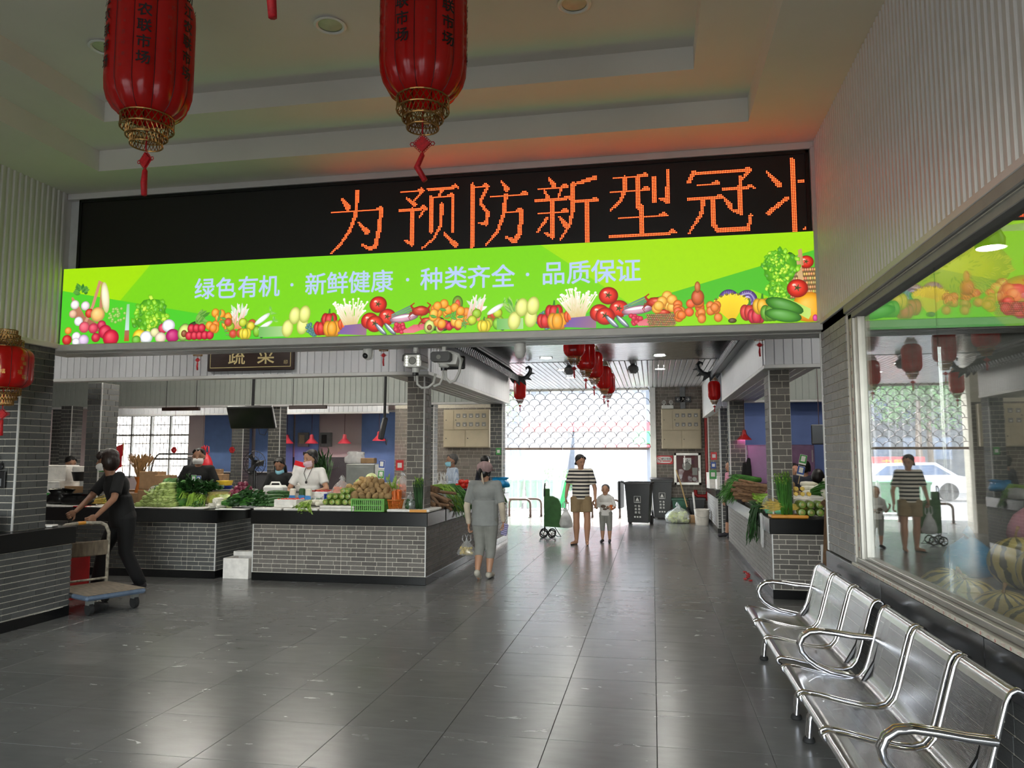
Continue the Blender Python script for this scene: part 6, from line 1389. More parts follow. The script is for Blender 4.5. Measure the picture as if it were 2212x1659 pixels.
# ================= left counter: bok choy, celery, greens
slab('long white foam board under the black bags', (col(140, 9.3), 9.32, CZ), .62, .3, .03)
slab('white foam board under the bok choy heap', (-6.95, 9.5, CZ), 2.3, .7, .016)
bt = bag('open black bin bag holding pale shoots beside the dark pillar', (col(128, 9.36), 9.38, CZ + .03), .2, .17, .24, 'bag_black', False, name='black_bag', lump=.16); C_ = MB()
for k in range(60): C_.tube([(R.uniform(-.12, .12), R.uniform(-.1, .1), .16 + R.uniform(0, .04)), (R.uniform(-.12, .12), R.uniform(-.1, .1), .17 + R.uniform(0, .04))], .006, 4)
C_.build('pale_shoots', 'radish_white', bt)['kind'] = 'stuff'
bag('slumped black bin bag against the dark pillar', (col(170, 9.34), 9.34, CZ + .03), .24, .17, .17, 'bag_black', False, name='black_bag', lump=.2)
o = slab('red plastic tray edge at the counter front', (col(180, 9.22), 9.2, CZ), .19, .14, .02, 0, 'plastic_red', 'plastic_tray', 'tray')
for k in range(2): bunch('garlic_shoot_bunch', 'yellowed garlic shoots lying beside the pushing man', 'vegetable', 'yellow shoots on the left counter', (col(190 + 22 * k, 9.3), 9.32 + .06 * k, CZ + .02 + .02 * k), .15 + .2 * k, 40, .3, .05, .08, stalk='chive_yellow', leaf='leaf_light', ll=.08, lw=.015, leafn=1)
wb_ = foam_box('white foam box with green tape behind the black bags', (col(132, 10.0), 9.85, CZ), .5, .4, .3, group='white foam boxes', tape='qr_green', fill=True)
foam_box('white printed foam carton stacked on the green-taped box', (col(140, 10.0) - .05, 9.88, CZ + .33), .44, .36, .2, rz=.2, fill=True)
cb = thing('cardboard_box', 'open brown cardboard box behind the black bags', 'box', (col(160, 9.75), 9.76, CZ), .1); MB().box(-.16, .16, -.02, .02, 0, .26, .003).build('front_flap', 'cardboard', cb); MB().box(-.16, .16, .02, .2, 0, .2).build('box_body', 'cardboard', cb)
bw = thing('black_bowl', 'black bowl holding a white foam bowl on the boxes', 'bowl', (col(163, 9.8), 9.86, CZ + .33)); MB().lathe([(.08, 0), (.085, .005), (.115, .13), (.125, .135), (.11, .13), (.075, .012)], 20).build('bowl', 'black_plastic', bw, 40); MB().lathe([(.1, .12), (.11, .17), (.1, .21), (.0001, .22)], 18).build('foam_bowl', 'styrofoam', bw, 40)
# bok choy heap: stalks towards the shopper
def bok():
    t = thing('bok_choy', 'pale-stemmed bok choy head in the big heap', 'vegetable', (0, 0, 0), 0, 'bok choy heap on the left counter'); m = MB(); l_ = MB()
    for k in range(7):
        a = 2 * PI * k / 7; q = .02; m.tube([(q * .5 * math.cos(a), -.09, q * .5 * math.sin(a)), (q * math.cos(a), -.07, q * math.sin(a)), (q * 1.1 * math.cos(a), -.01, q * 1.1 * math.sin(a)), (q * 1.3 * math.cos(a), .06, q * 1.3 * math.sin(a))], [.008, .014, .012, .006], 6)
        for s_ in range(2):
            b_ = a + .3 * s_; c0 = Vector((q * math.cos(b_), .04, q * math.sin(b_))); c1 = Vector((.045 * math.cos(b_), .12, .045 * math.sin(b_) + .01)); c2 = Vector((.05 * math.cos(b_ + .2), .19, .05 * math.sin(b_ + .2))); sd = Vector((-math.sin(b_), 0, math.cos(b_))) * .03
            l_.add([c0, c1 + sd, c1 - sd, c2 + sd * .7, c2 - sd * .7], [(0, 1, 2), (1, 3, 4, 2)])
    m.build('stalks', 'stalk_pale', t, True); l_.build('leaves', 'leaf_green', t, True); return t
b0 = bok(); n = 0
for l in range(7):
    for i in range(10 - l):
        loc = (col(348, 9.35) + (i - (9 - l) / 2) * .05 + R.uniform(-.012, .012), 9.28 + l * .035 + R.uniform(-.03, .03), CZ + .045 + l * .043)
        rz = R.uniform(-.45, .35)
        if n == 0: b0.location = loc; b0.rotation_euler = (0, 0, rz)
        else: dup(b0, loc, rot=(R.uniform(-.1, .2), R.uniform(-1, 1), rz), scale=R.uniform(.9, 1.1))
        n += 1
for k in range(4): bunch('lettuce_bunch', 'light green lettuce stems behind the pushing man', 'vegetable', 'lettuce stems at the left of the bok choy', (col(322, 9.4) + .05 * k - .08, 9.36 + .05 * (k % 2), CZ + .03 + .06 * (k // 2)), 1.2 + .3 * k, 18, .26, .035, .1, leaf='leaf_light', ll=.1, lw=.06)
wm = thing('winter_melon', 'cut winter melon showing its white flesh and seeds', 'melon', (col(332, 9.75), 9.72, CZ + .16), -.25); MB().lathe([(.0001, 0), (.1, .0), (.118, .01), (.125, .06), (.12, .3), (.08, .38), (.0001, .4)], 24).xf(Matrix.Rotation(-PI / 2, 4, 'X')).build('rind', 'leaf_dark', wm, 40); MB().lathe([(.0001, -.002), (.107, -.002), (.112, .004)], 24).xf(Matrix.Rotation(-PI / 2, 4, 'X')).build('cut_face', 'garlic', wm); s_ = MB()
for k in range(14): a = R.uniform(0, 6.28); s_.ell((.045 * math.cos(a) * R.random(), -.004, .045 * math.sin(a) * R.random()), (.008, .002, .006), 6, 4)
s_.build('seeds', 'ginger', wm)
for k in range(3): bunch('celery_bunch', 'celery bunch hanging over the counter front, %s of three' % ('first', 'second', 'last')[k], 'vegetable', 'celery hanging over the left counter', (col(392 + 17 * k, 9.6), 9.66, CZ + .1), -PI / 2 - .15 + .1 * k, 34, .42, .055, .06, stalk='leaf_light', leaf='leaf_green', sr=.006, ll=.06, lw=.03, hang=.5 + .1 * k, leafn=2, start=.8)
bunch('celery_bunch', 'shorter celery bunch with leafy tips beside the napa hearts', 'vegetable', 'celery hanging over the left counter', (col(440, 9.6), 9.64, CZ + .08), -PI / 2 + .2, 30, .36, .05, .06, stalk='leaf_light', leaf='leaf_green', ll=.05, lw=.025, hang=.3, leafn=3, start=.75)
for k in range(3): bunch('spinach_bunch', 'dark leafy greens behind the celery', 'vegetable', 'dark greens behind the celery', (col(402 + 18 * k, 9.7), 9.74, CZ + .18), -1.4 + .3 * k, 26, .22, .05, .14, stalk='leaf_green', leaf='leaf_dark', ll=.11, lw=.07, leafn=4, start=.3)
for k, (px, py) in enumerate(((452, 1098), (466, 1100), (462, 1086))):
    bunch('napa_heart', 'white napa heart with pale leaf tip lying at the counter front', 'vegetable', 'napa hearts on the left counter', (col(px, 9.26), 9.26, CZ + .01 + (.06 if k == 2 else 0)), .9 + .2 * k, 12, .16, .03, .05, stalk='radish_white', leaf='leaf_napa', sr=.014, ll=.1, lw=.07, leafn=2, start=.7, base_taper=.9)
for k in range(5): bunch('chrysanthemum_greens', 'dark green leafy bunch on the white paper', 'vegetable', 'dark leafy bunches at the gap', (col(482 + 12 * k, 9.35), 9.3 + .05 * (k % 2), CZ + .02 + .05 * (k % 3)), .6 - .1 * k, 24, .22, .045, .12, stalk='leaf_green', leaf='leaf_dark', ll=.09, lw=.05, leafn=5, start=.25)
slab('torn white paper sheet hanging over the counter edge', (col(505, 9.18), 9.16, CZ), .42, .16, .012, .03, 'paper_white', 'paper_sheet', 'paper')
cbag = bag('clear yellow bag of sweetcorn lying behind the greens', (col(470, 9.6), 9.62, CZ + .03), .2, .12, .2, 'bag_yellow', False, name='corn_bag', lump=.08, contents=('leaf_light', 16, .05))
for k in range(1): heap('onion', 'red_onion', 'red onion in the heap by the seller in black', 'vegetable', 'red onions on the left counter', (col(520, 9.75), 9.78, CZ + .14), 5, 4, 4, (.072, .072, .055))
foam_box('shallow white foam box under the red onions', (col(520, 9.78), 9.78, CZ), .42, .36, .11)
for k, px in enumerate((540, 552, 566)):
    o = MB().ell((0, 0, 0), (.05, .04, .045), 12, 8, .05).build('bun_pack', 'corn_yellow' if k != 1 else 'garlic', None, True); o.location = (col(px, 9.5), 9.5, CZ + .15 + .02 * (k % 2)); tag(o, 'rounded wrapped bun pack in the pale bag behind the cucumbers', 'food pack', 'bun packs on the left counter')
bag('pale open bag holding the bun packs', (col(552, 9.5), 9.5, CZ), .2, .13, .17, 'bag_white', False, lump=.08)
payment_card('green and blue payment cards before the seller in black', (col(418, 9.72), 9.7, CZ + .2), 0, 0, ('qr_green', 'qr_blue'), 1, True, .08, .13); payment_card('blue payment card beside the green one before the seller in black', (col(429, 9.72), 9.7, CZ + .2), 0, 0, ('qr_blue',), 1, False, .07, .12).location.z += .1
bag('white carrier bag below the payment cards', (col(422, 9.75), 9.78, CZ + .08), .09, .07, .16, 'bag_white', True)
slab('grey fish-scale tray behind the greens', (col(395, 9.9), 9.93, CZ + .02), .5, .1, .15, 0, 'steel_dull', 'steel_tray', 'tray')
# ================= corner counter: front row
for px0, px1, z, l in ((548, 608, 0, 'white foam slab at the counter edge under the cucumbers'), (612, 686, 0, 'white foam slab at the counter edge under the cherry box'), (690, 765, 0, 'lower white foam slab under the pale gourds'), (690, 765, .034, 'upper white foam slab under the pale gourds'), (836, 928, 0, 'white foam lid with orange tape under the chives')):
    a, b = col(px0, 9.15), col(px1, 9.15); slab(l, ((a + b) / 2, 9.42, CZ + z), b - a, .56, .032)
tpb = MB().box(-.12, .1, -.005, .0, 0, .034).build('tape_strip', 'tape_orange'); tpb.location = (col(905, 9.14), 9.135, CZ); tag(tpb, 'orange packing tape on the foam lid under the chives', 'tape')
S1 = CZ + .034
for l in range(4):
    for i in range(7 - l): put('cucumber', 'cucumber', 'dark green cucumber in the heap behind the foam slab', 'vegetable', 'cucumbers at the left end of the corner counter', (col(572, 9.3) + (i - (6 - l) / 2) * .046, 9.36 + .03 * l, S1 + .02 + .036 * l), (0, 0, PI / 2 + R.uniform(-.5, .1)))
for l in range(3):
    for i in range(4 - l): put('cucumber', 'cucumber', 'dark green cucumber lying across behind the cherry box', 'vegetable', 'cucumbers behind the cherry box', (col(600, 9.62) + .02 * i, 9.58 + .045 * i, S1 + .1 + .036 * l), (0, 0, .45 + R.uniform(-.2, .2)))
chb = foam_box('open white foam box of red cherries and packed mushrooms', ((col(595, 9.3) + col(650, 9.3)) / 2, 9.42, S1), .31, .42, .1)
for i in range(9):
    for j in range(9): put('tomato', 'cherry', 'dark red cherry in the open foam box', 'fruit', 'cherries in the foam box', (chb.location[0] - .115 + .029 * i + R.uniform(-.004, .004), 9.25 + .032 * j, S1 + .088 + R.uniform(-.006, .012)), (R.random(), R.random(), R.random()), .34)
mat('enoki_pack', (226, 222, 206), 0.4); mat('pack_blue', (30, 120, 190), 0.4)
for k, (px, dy) in enumerate(((630, .1), (646, .16), (668, .05))):
    p = thing('mushroom_pack', 'sealed pack of mushrooms with blue label, %s' % ('standing in the cherry box', 'behind its twin in the cherry box', 'leaning beside the radishes')[k], 'food pack', (col(px, 9.5), 9.42 + dy, S1 + .08), .1); MB().box(-.04, .04, -.025, .025, 0, .15, .015).build('pack', 'enoki_pack' if k != 1 else 'leaf_dark', p); MB().box(-.041, .041, -.027, -.025, .01, .06).build('blue_label', 'pack_blue', p)
foam_box('white foam box of red chillies', (col(692, 9.72), 9.74, CZ + .1), .34, .3, .12, rz=-.1)
slab('white foam block under the chilli box', (col(692, 9.72), 9.74, CZ), .34, .3, .1)
for i in range(60): put('chilli', 'red_chilli', 'thin red chilli in the white foam box', 'vegetable', 'red chillies in the foam box', (col(692, 9.72) + R.uniform(-.13, .1), 9.74 + R.uniform(-.11, .1), CZ + .19 + R.uniform(0, .03)), (R.uniform(-.2, .2), R.uniform(-.3, .1), R.uniform(0, 6.28)))
bag('clear bag of orange carrot chunks standing by the steel box', (col(737, 9.7), 9.7, CZ + .1), .15, .11, .3, 'bag_clear', True, contents=('carrot', 60, .028))
slab('foam block under the bag of carrot chunks', (col(737, 9.72), 9.74, CZ), .26, .28, .1)
cr_ = crate('blue slotted basket with white paper inside', (col(722, 9.5), 9.54, CZ + .07), .24, .16, .13, 'crate_blue', slots=10)
MB().box(-.08, .08, -.05, .05, .1, .13, .01).build('crumpled_paper', 'paper_white', cr_)
for l in range(2):
    for i in range(5 - l * 1): put('zucchini', 'pale_gourd', 'pale green gourd with its cut end towards the aisle', 'vegetable', 'pale gourds on the foam slabs', (col(708 + 13 * i + 6 * l, 9.3), 9.33 + .02 * l, S1 + .034 + .04 + .07 * l), (0, R.uniform(0, 3), R.uniform(-.15, .15)), .98)
for i in range(2): put('zucchini', 'pale_gourd', 'pale green gourd on top beside the potatoes', 'vegetable', 'pale gourds on the foam slabs', (col(742 + 13 * i, 9.35), 9.38, S1 + .034 + .18), (0, R.uniform(0, 3), R.uniform(-.15, .15)), .98)
for k in range(4): put('radish', 'white_radish', 'white radish lying with its leaves towards the aisle', 'vegetable', 'white radishes on the corner counter', (col(662 + 9 * k, 9.3), 9.3 + .01 * k, S1 + .04 + .03 * (k % 2)), (0, 0, 1.0 + .12 * k), .8)
bunch('radish_leaves', 'drooping radish leaves at the counter edge', 'vegetable', None, (col(672, 9.32), 9.32, S1 + .03), -1.7, 20, .2, .04, .12, droop=.6, stalk='stalk_pale', leaf='leaf_light', ll=.08, lw=.04, leafn=3)
bag('open clear bag of green beans behind the radishes', (col(678, 9.5), 9.52, S1 + .02), .13, .1, .13, 'bag_clear', False, contents=('leaf_green', 40, .02))
gc = crate('bright green slotted crate at the counter front', ((col(760, 9.2) + col(834, 9.2)) / 2, 9.3, CZ), .42, .3, .16, 'crate_green', slots=16)
heap('potato', 'potato', 'brown potato in the heap above the green crate', 'vegetable', 'potatoes on the corner counter', (gc.location[0] + .02, 9.36, CZ + .19), 6, 4, 4, (.088, .075, .058))
heap('potato', 'potato', 'brown potato spilling between crate and carrots', 'vegetable', 'potatoes on the corner counter', (col(836, 9.4), 9.45, CZ + .05), 2, 3, 4, (.085, .075, .06))
for k in range(9): put('ginger', 'ginger_root', 'knobbly ginger root on top of the potatoes', 'vegetable', 'ginger roots on the corner counter', (col(762 + 6 * (k % 5) + 18 * (k // 5), 9.5), 9.46 + .03 * (k % 3), CZ + .3 + .04 * (k // 3)), (R.uniform(0, 6), R.uniform(0, 1), R.uniform(0, 6)), 1.2)
tg = MB().ell((0, 0, 0), (.05, .035, .11), 10, 8, .15).build('taro_root', 'yam', None, True); tg.location = (col(762, 9.3), 9.3, CZ + .12); tag(tg, 'dark hairy taro root left of the green crate', 'vegetable')
put('cabbage', 'round_cabbage', 'light green round cabbage behind the ginger', 'vegetable', 'round cabbages by the steel box', (col(778, 9.8), 9.8, CZ + .32)).data = M_['cabbage'][1]; put('cabbage', 'round_cabbage', 'whitish round cabbage on top by the steel box', 'vegetable', 'round cabbages by the steel box', (col(800, 9.82), 9.84, CZ + .39)).data = M_['cabbage'][0]
slab('stacked foam blocks under the cabbages', (col(790, 9.82), 9.82, CZ), .34, .2, .26)
bag('white carrier bag of small potatoes lying open', (col(828, 9.6), 9.62, CZ + .16), .16, .11, .2, 'bag_white', False, contents=('potato', 14, .03), lump=.15)
slab('foam block under the potato bag', (col(828, 9.62), 9.63, CZ), .3, .2, .16)
ob = basket_round('round orange plastic basket of carrots', (col(854, 9.3), 9.3, CZ), .1, .14, 'crate_orange')
for k in range(14): a = 2.4 * k; put('carrot', 'carrot', 'orange carrot standing in the orange basket', 'vegetable', 'carrots in the orange basket', (col(854, 9.3) + .055 * math.cos(a) * (k % 3) / 2, 9.3 + .055 * math.sin(a) * (k % 3) / 2, CZ + .24 + R.uniform(-.01, .03)), (R.uniform(-.2, .2), PI / 2 + R.uniform(-.25, .25), R.uniform(0, 6)), 1.05)
for k in range(3): bunch('celery_stem_bunch', 'loose pale celery stems leaning over the carrots', 'vegetable', 'loose stems by the corner pillar', (col(850 + 4 * k, 9.5), 9.5, CZ + .05), 2.6 + .3 * k, 8, .34, .03, .12, up=True, tilt=.25 + .1 * k, stalk='leaf_light', leaf='leaf_light', ll=.1, lw=.02, leafn=1)
bag('clear bag with orange carrots behind the corner pillar', (col(868, 9.75), 9.75, CZ + .12), .12, .1, .34, 'bag_clear', True, contents=('carrot', 24, .035)); slab('foam block under the orange carrot bag', (col(868, 9.76), 9.76, CZ), .24, .2, .12)
bag('clear bag of greens at the foot of the corner pillar', (col(885, 9.22), 9.22, S1), .07, .05, .2, 'bag_clear', True, contents=('leaf_dark', 40, .03))
for k in range(2): bunch('chive_bundle', 'tall dark green chive bundle leaning on the corner pillar', 'vegetable', 'chive bundles on the corner counter', (col(901 + 8 * k, 9.24), 9.25 - .01 * k, S1), 0.2 - .4 * k, 60, .36, .032, .05, up=True, stalk='leaf_dark', leaf='leaf_light', sr=.004, ll=.03, lw=.012, leafn=1, start=.85)
# steel box with bags on top, behind
sbx = thing('steel_cabinet', 'dull steel box topped with white plastic bags', 'cabinet', (col(782, 10.6) + .04, 10.6, CZ - .88)); MB().box(-.22, .22, -.2, .2, 0, 1.46, .01).build('box_body', 'steel_dull', sbx); MB().box(-.21, .21, -.206, -.2, .9, 1.42, .004).build('door', 'steel_dull', sbx)
bag('crumpled white bag on top of the steel box', (col(765, 10.6), 10.6, 1.47), .14, .12, .2, 'bag_white', False, lump=.25); slab('brown cardboard tray on the steel box', (col(792, 10.55), 10.6, 1.47), .2, .16, .08, .1, 'cardboard', 'cardboard_tray', 'box')
payment_card('blue and green payment cards above the cabbages', (col(820, 9.85), 9.86, CZ + .28), 0, .06, ('qr_green', 'qr_blue'), 2, True, .085, .12)
bunch('leek_bundle', 'big upright bundle of green leaves behind the seller in white', 'vegetable', None, (col(707, 11.0) - .02, 11.0, 1.08), 0, 46, .42, .08, .3, up=True, stalk='leaf_green', leaf='leaf_dark', ll=.22, lw=.03, leafn=3, start=.4)
tb = thing('work_table', 'low packing table behind the corner counter', 'table', (-4.98, 11.0, 0)); MB().box(-.5, .5, -.22, .22, 1.02, 1.06, .006).build('table_top', 'steel_dull', tb)
for sx in (-.45, .45):
    for sy in (-.18, .18): MB().box(sx - .02, sx + .02, sy - .02, sy + .02, 0, 1.02).build('leg', 'steel_dull', tb)
# aisle side of the corner counter
for k in range(16): put('yam', 'burdock_root', 'long brown burdock root reaching over the aisle edge', 'vegetable', 'brown roots on the corner counter', (-2.95 + R.uniform(-.05, .05), 9.95 + .06 * (k % 8) + R.uniform(-.02, .02), CZ + .05 + .045 * (k // 5)), (0, R.uniform(-.02, .22), -.9 + R.uniform(-.25, .25)), 1.0)
lr = put('yam', 'lotus_root', 'thick cut yam lying on top of the roots', 'vegetable', None, (-3.0, 9.85, CZ + .27), (0, .05, -.6), (0.7, 2.2, 2.2)); del_ = lr.get('group')
for k in range(5): bunch('garlic_leaf_bunch', 'green garlic leaves drooping over the aisle edge', 'vegetable', 'hanging greens on the corner counter', (-3.18, 10.5 + .16 * k, CZ + .2 - .01 * k), -.15 + .08 * k, 36, .62, .05, .1, stalk='leaf_light' if k < 2 else 'leaf_green', leaf='leaf_green', sr=.005, ll=.12, lw=.02, hang=.5, leafn=2, start=.5)
for k in range(10): put('eggplant', 'aubergine', 'glossy dark aubergine beyond the hanging greens', 'vegetable', 'aubergines on the corner counter', (-3.0 + .1 * (k % 2), 11.35 + .06 * (k // 2), CZ + .06 + .05 * (k % 3)), (0, 0, .2 + R.uniform(-.2, .2)), 1.2)
for k in range(9): put('cucumber', 'cucumber', 'dark cucumber beside the walking woman', 'vegetable', 'cucumbers on the aisle side', (-2.92 + .06 * (k % 2), 11.85 + .06 * (k // 2), CZ + .04 + .04 * (k % 3)), (0, 0, .1 + R.uniform(-.2, .2)), 1.15)
heap('tomato', 'tomato', 'red tomato in the heap before the seller in the checked shirt', 'vegetable', 'tomatoes on the corner counter', (-3.08, 12.3, CZ + .14), 4, 4, 3, (.09, .09, .065)); slab('foam block under the tomatoes', (-3.08, 12.3, CZ), .44, .4, .1)
pk = put('cabbage', 'green_squash', 'dark green squash beside the tomatoes', 'vegetable', None, (-3.2, 11.95, CZ + .1), (0, 0, 0), 1.1); pk.data = MB().ell((0, 0, 0), (.09, .09, .075), 16, 10, .02, None, 8, .12).mesh('squash', 'leaf_dark', True)
for k, (x, y, h) in enumerate(((-3.14, 11.12, .26), (-3.18, 11.42, .22))): bag('white carrier bag with handles standing on the corner counter, %s' % ('taller one' if k == 0 else 'lower one'), (x, y, CZ + .022), .13, .1, h + .06, 'bag_white', False, True)
for k in range(3): slab('pale foam slab along the aisle edge', (-2.98, 10.3 + 1.0 * k, CZ), .4, .9, .02)
bag('bright blue plastic bag at the gate end of the counter', (-2.85, 14.2, CZ + .1), .18, .16, .22, 'bag_blue', False, lump=.25); bunch('leafy_bunch', 'green leaves hanging at the gate end of the counter', 'vegetable', None, (-3.1, 13.9, CZ + .12), 0, 30, .5, .06, .12, stalk='leaf_light', leaf='leaf_green', ll=.12, lw=.03, hang=.6, leafn=3); bag('white bag at the gate end of the counter', (-2.9, 13.75, CZ), .13, .12, .2, 'bag_white', False, lump=.2)
# foam box in the gap between the counters
fg = foam_box('stained white foam box on the floor between two counters', (-5.33, 9.35, 0), .36, .36, .26, .03, group=None); MB().box(-.18, .18, .06, .18, .26, .32, .006).build('raised_lid', 'styrofoam', fg)
# ================= right counter
for k in range(4): bunch('chive_sheaf', 'long green sheaf drooping over the right aisle edge', 'vegetable', 'green sheaves on the right counter', (1.62, 12.15 + .27 * k, CZ + .27), PI + .1, 50, .62, .06, .1, stalk='leaf_green', leaf='leaf_green', sr=.005, ll=.16, lw=.014, hang=.45, leafn=2, start=.4)
for k in range(40): put('yam', 'yam_root', 'long brown yam pointing into the aisle', 'vegetable', 'yams on the right counter', (1.55 + R.uniform(-.06, .06), 11.0 + .13 * (k % 9) + R.uniform(-.03, .03), CZ + .06 + .052 * (k // 9)), (0, R.uniform(-.3, -.06), PI + R.uniform(-.2, .2) - .15), 1.05)
slab('foam slope board under the yams', (1.62, 11.5, CZ), .5, 1.3, .04)
heap('potato', 'small_potato', 'yellowish potato between yams and onions', 'vegetable', 'potatoes on the right counter', (1.75, 10.6, CZ + .12), 5, 5, 5, (.085, .085, .06)); slab('foam block under the right potatoes', (1.75, 10.6, CZ), .5, .5, .08)
heap('onion', 'red_onion', 'glossy red onion beside the yams', 'vegetable', 'red onions on the right counter', (1.52, 10.35, CZ + .14), 3, 2, 2, (.088, .088, .07), sc=1.2); slab('foam block under the right onions', (1.5, 10.38, CZ), .34, .26, .09)
for k in range(3): bunch('celery_bunch', 'celery bunch pointing into the right aisle', 'vegetable', 'celery on the right counter', (1.72, 10.0 + .1 * k, CZ + .06 + .03 * k), PI - .1, 22, .42, .045, .05, stalk='leaf_light', leaf='leaf_light', sr=.009, ll=.05, lw=.03, leafn=1, start=.85)
bag('cloudy plastic bag slumped over the right counter corner', (1.52, 9.85, CZ + .04), .2, .18, .24, 'bag_clear', True, contents=('ginger', 30, .04))
yb = bag('green bag under the yellow chives', (1.42, 9.3, CZ + .03), .14, .14, .12, 'bag_green', False, lump=.2)
for k in range(2): bunch('yellow_chives', 'pale yellow chives lying at the right counter corner', 'vegetable', 'yellow chives', (1.72, 9.2 + .09 * k, CZ + .06), PI + .12, 60, .42, .05, .08, stalk='chive_yellow', leaf='chive_yellow', sr=.004, ll=.12, lw=.01, leafn=1)
slab('orange plastic tray under the yellow chives', (1.5, 9.14, CZ), .4, .26, .035, 0, 'tape_orange', 'plastic_tray', 'tray')
for k in range(3): bunch('flowering_chives', 'tall flowering chive bundle leaning on the right pillar', 'vegetable', 'flowering chives by the right pillar', (1.44 + .045 * k, 9.12, CZ + .035), .3 - .3 * k, 60, .44, .03, .09, up=True, stalk='leaf_green', leaf='leaf_light', sr=.0035, ll=.03, lw=.012, leafn=1, start=.93)
for l in range(2):
    for i in range(4 - 0): put('zucchini', 'round_gourd', 'light green gourd, cut end forward, at the right counter front', 'vegetable', 'gourds on the right counter', (1.64 + .095 * i, 9.14 + .02 * l, CZ + .065 + .085 * l), (0, R.uniform(0, 3), R.uniform(-.1, .1)), 1.15)
for i in range(5): put('zucchini', 'bamboo_shoot', 'yellowish peeled shoot above the right gourds', 'vegetable', 'peeled shoots on the right counter', (1.62 + .07 * (i % 3), 9.3, CZ + .26 + .06 * (i // 3)), (0, R.uniform(0, 3), R.uniform(-.3, .3)), .7).data = M_.setdefault('shoot', [MB().tube([(0, -.1, 0), (0, -.09, 0), (0, .1, 0)], [.03, .035, .03], 10).mesh('peeled_shoot', 'corn_yellow', 50)])[0]
slab('foam block behind the right gourds', (1.85, 9.45, CZ), .5, .26, .2)
for i in range(7): o = put('radish', 'white_gourd', 'pale bottle gourd at the right end', 'vegetable', 'bottle gourds on the right counter', (1.98 + .075 * (i % 3), 9.14 + .06 * (i // 3), CZ + .05 + .09 * (i // 3)), (R.uniform(0, 3), -.5, 2.2 + R.uniform(-.4, .4)), (.55, 1.5, 1.5))
for i in range(4): put('napa', 'napa_cabbage', 'large napa cabbage on the right counter', 'vegetable', 'napa cabbages on the right counter', (2.05 + .1 * (i % 2), 9.62 + .12 * (i // 2), CZ + .3 + .09 * (i % 2)), (0, 0, .3 + .1 * i), 1.1)
slab('foam block under the napa cabbages', (2.1, 9.68, CZ), .6, .36, .24)
for i in range(9): put('garlic' if 'garlic' in M_ else 'radish', 'white_radish', 'thin white radish heaped before the napa cabbages', 'vegetable', 'white radishes on the right counter', (1.75 + .03 * (i % 4), 9.62 + .05 * (i // 4), CZ + .26 + .05 * (i // 4)), (0, 0, .4 + R.uniform(-.2, .2)), .9)
slab('foam block under the right radishes', (1.75, 9.68, CZ), .26, .2, .22)
bunch('coriander_bunch', 'dark leafy bunch between shoots and gourds', 'vegetable', None, (1.8, 9.36, CZ + .22), .2, 40, .26, .06, .16, stalk='leaf_green', leaf='leaf_dark', ll=.07, lw=.04, leafn=4, start=.3)
for i in range(3): put('eggplant', 'aubergine', 'dark aubergine in plastic at the right end', 'vegetable', 'aubergines on the right counter', (2.05 + .05 * i, 9.4 + .05 * i, CZ + .26 + .02 * i), (0, 0, -.3), 1.1)
bag('cloudy white bag beside the napa cabbages', (2.3, 9.5, CZ), .16, .14, .34, 'bag_clear', False, contents=('radish_white', 12, .05))
payment_card('green and blue payment cards on a stick at the right counter', (1.72, 9.7, CZ + .36), 0, .22, ('qr_blue', 'qr_green'), 2, True, .085, .12)
for k in range(3): bunch('hanging_leeks', 'dark green leaves hanging down the right counter side', 'vegetable', 'leaves hanging on the right counter', (1.5, 10.0 + .17 * k, CZ + .03), PI, 22, .46, .04, .1, stalk='leaf_dark', leaf='leaf_dark', sr=.005, ll=.14, lw=.016, hang=.85, leafn=2, start=.4)
hb_ = MB().prism([(0, .0), (.1, .02), (.12, -.34), (.02, -.38), (-.03, -.2)], 0, .02, 'x').build('hanging_bag', 'bag_white'); hb_.location = (1.255, 9.5, .88); tag(hb_, 'white plastic bag hanging against the right counter side', 'bag')
bd_ = thing('shovel_handle', 'worn wooden post leaning against the right counter', 'wooden post', (1.80, 8.6, 0)); mat('old_wood', (104, 78, 54), 0.8, var=0.25, sc=8, stretch=(6, 6, .6)); MB().tube([(-.06, -.02, 0), (.08, .3, 1.06)], .032, 4).build('post', 'old_wood', bd_); 
bl_ = thing('wooden_batten', 'short wooden batten slanting over the right counter', 'wooden batten', (2.03, 8.93, CZ)); MB().tube([(-.2, 0, .2), (.12, -.02, -.18)], .03, 4).build('batten', 'old_wood', bl_)
wp = slab('white board leaning behind the wooden post', (1.95, 8.86, 0), .34, .02, .62, 0, 'white_trim', 'white_board', 'board')
# cartons on the far right counter
slab('white lilac printed carton on the far right counter', (1.5, 16.55, CZ), .4, .3, .27, .05, 'paper_white', 'printed_carton', 'box'); foam_box('pale pink foam crate on the far right counter', (1.42, 17.1, CZ), .5, .4, .34, rz=.1, group=None)
wbg = bag('clear bin bag of vegetable trimmings on the floor', (.57, 18.6, 0), .3, .26, .42, 'bag_clear', True, name='waste_bag', contents=('leaf_napa', 90, .06))
slab('rust coloured carton between waste bag and bucket', (.93, 18.75, 0), .22, .2, .18, 0, 'cardboard', 'small_carton', 'box')
lt = MB()
for k in range(7): lt.ell((1.2 + .03 * R.gauss(0, 1), 10.2 + .12 * k, .01), (.03, .04, .008), 6, 4, .3)
lt.build('litter_scraps', 'plastic_red')['kind'] = 'stuff'; tag(bpy.data.objects['litter_scraps'], 'red scraps on the floor along the right counter', 'litter')
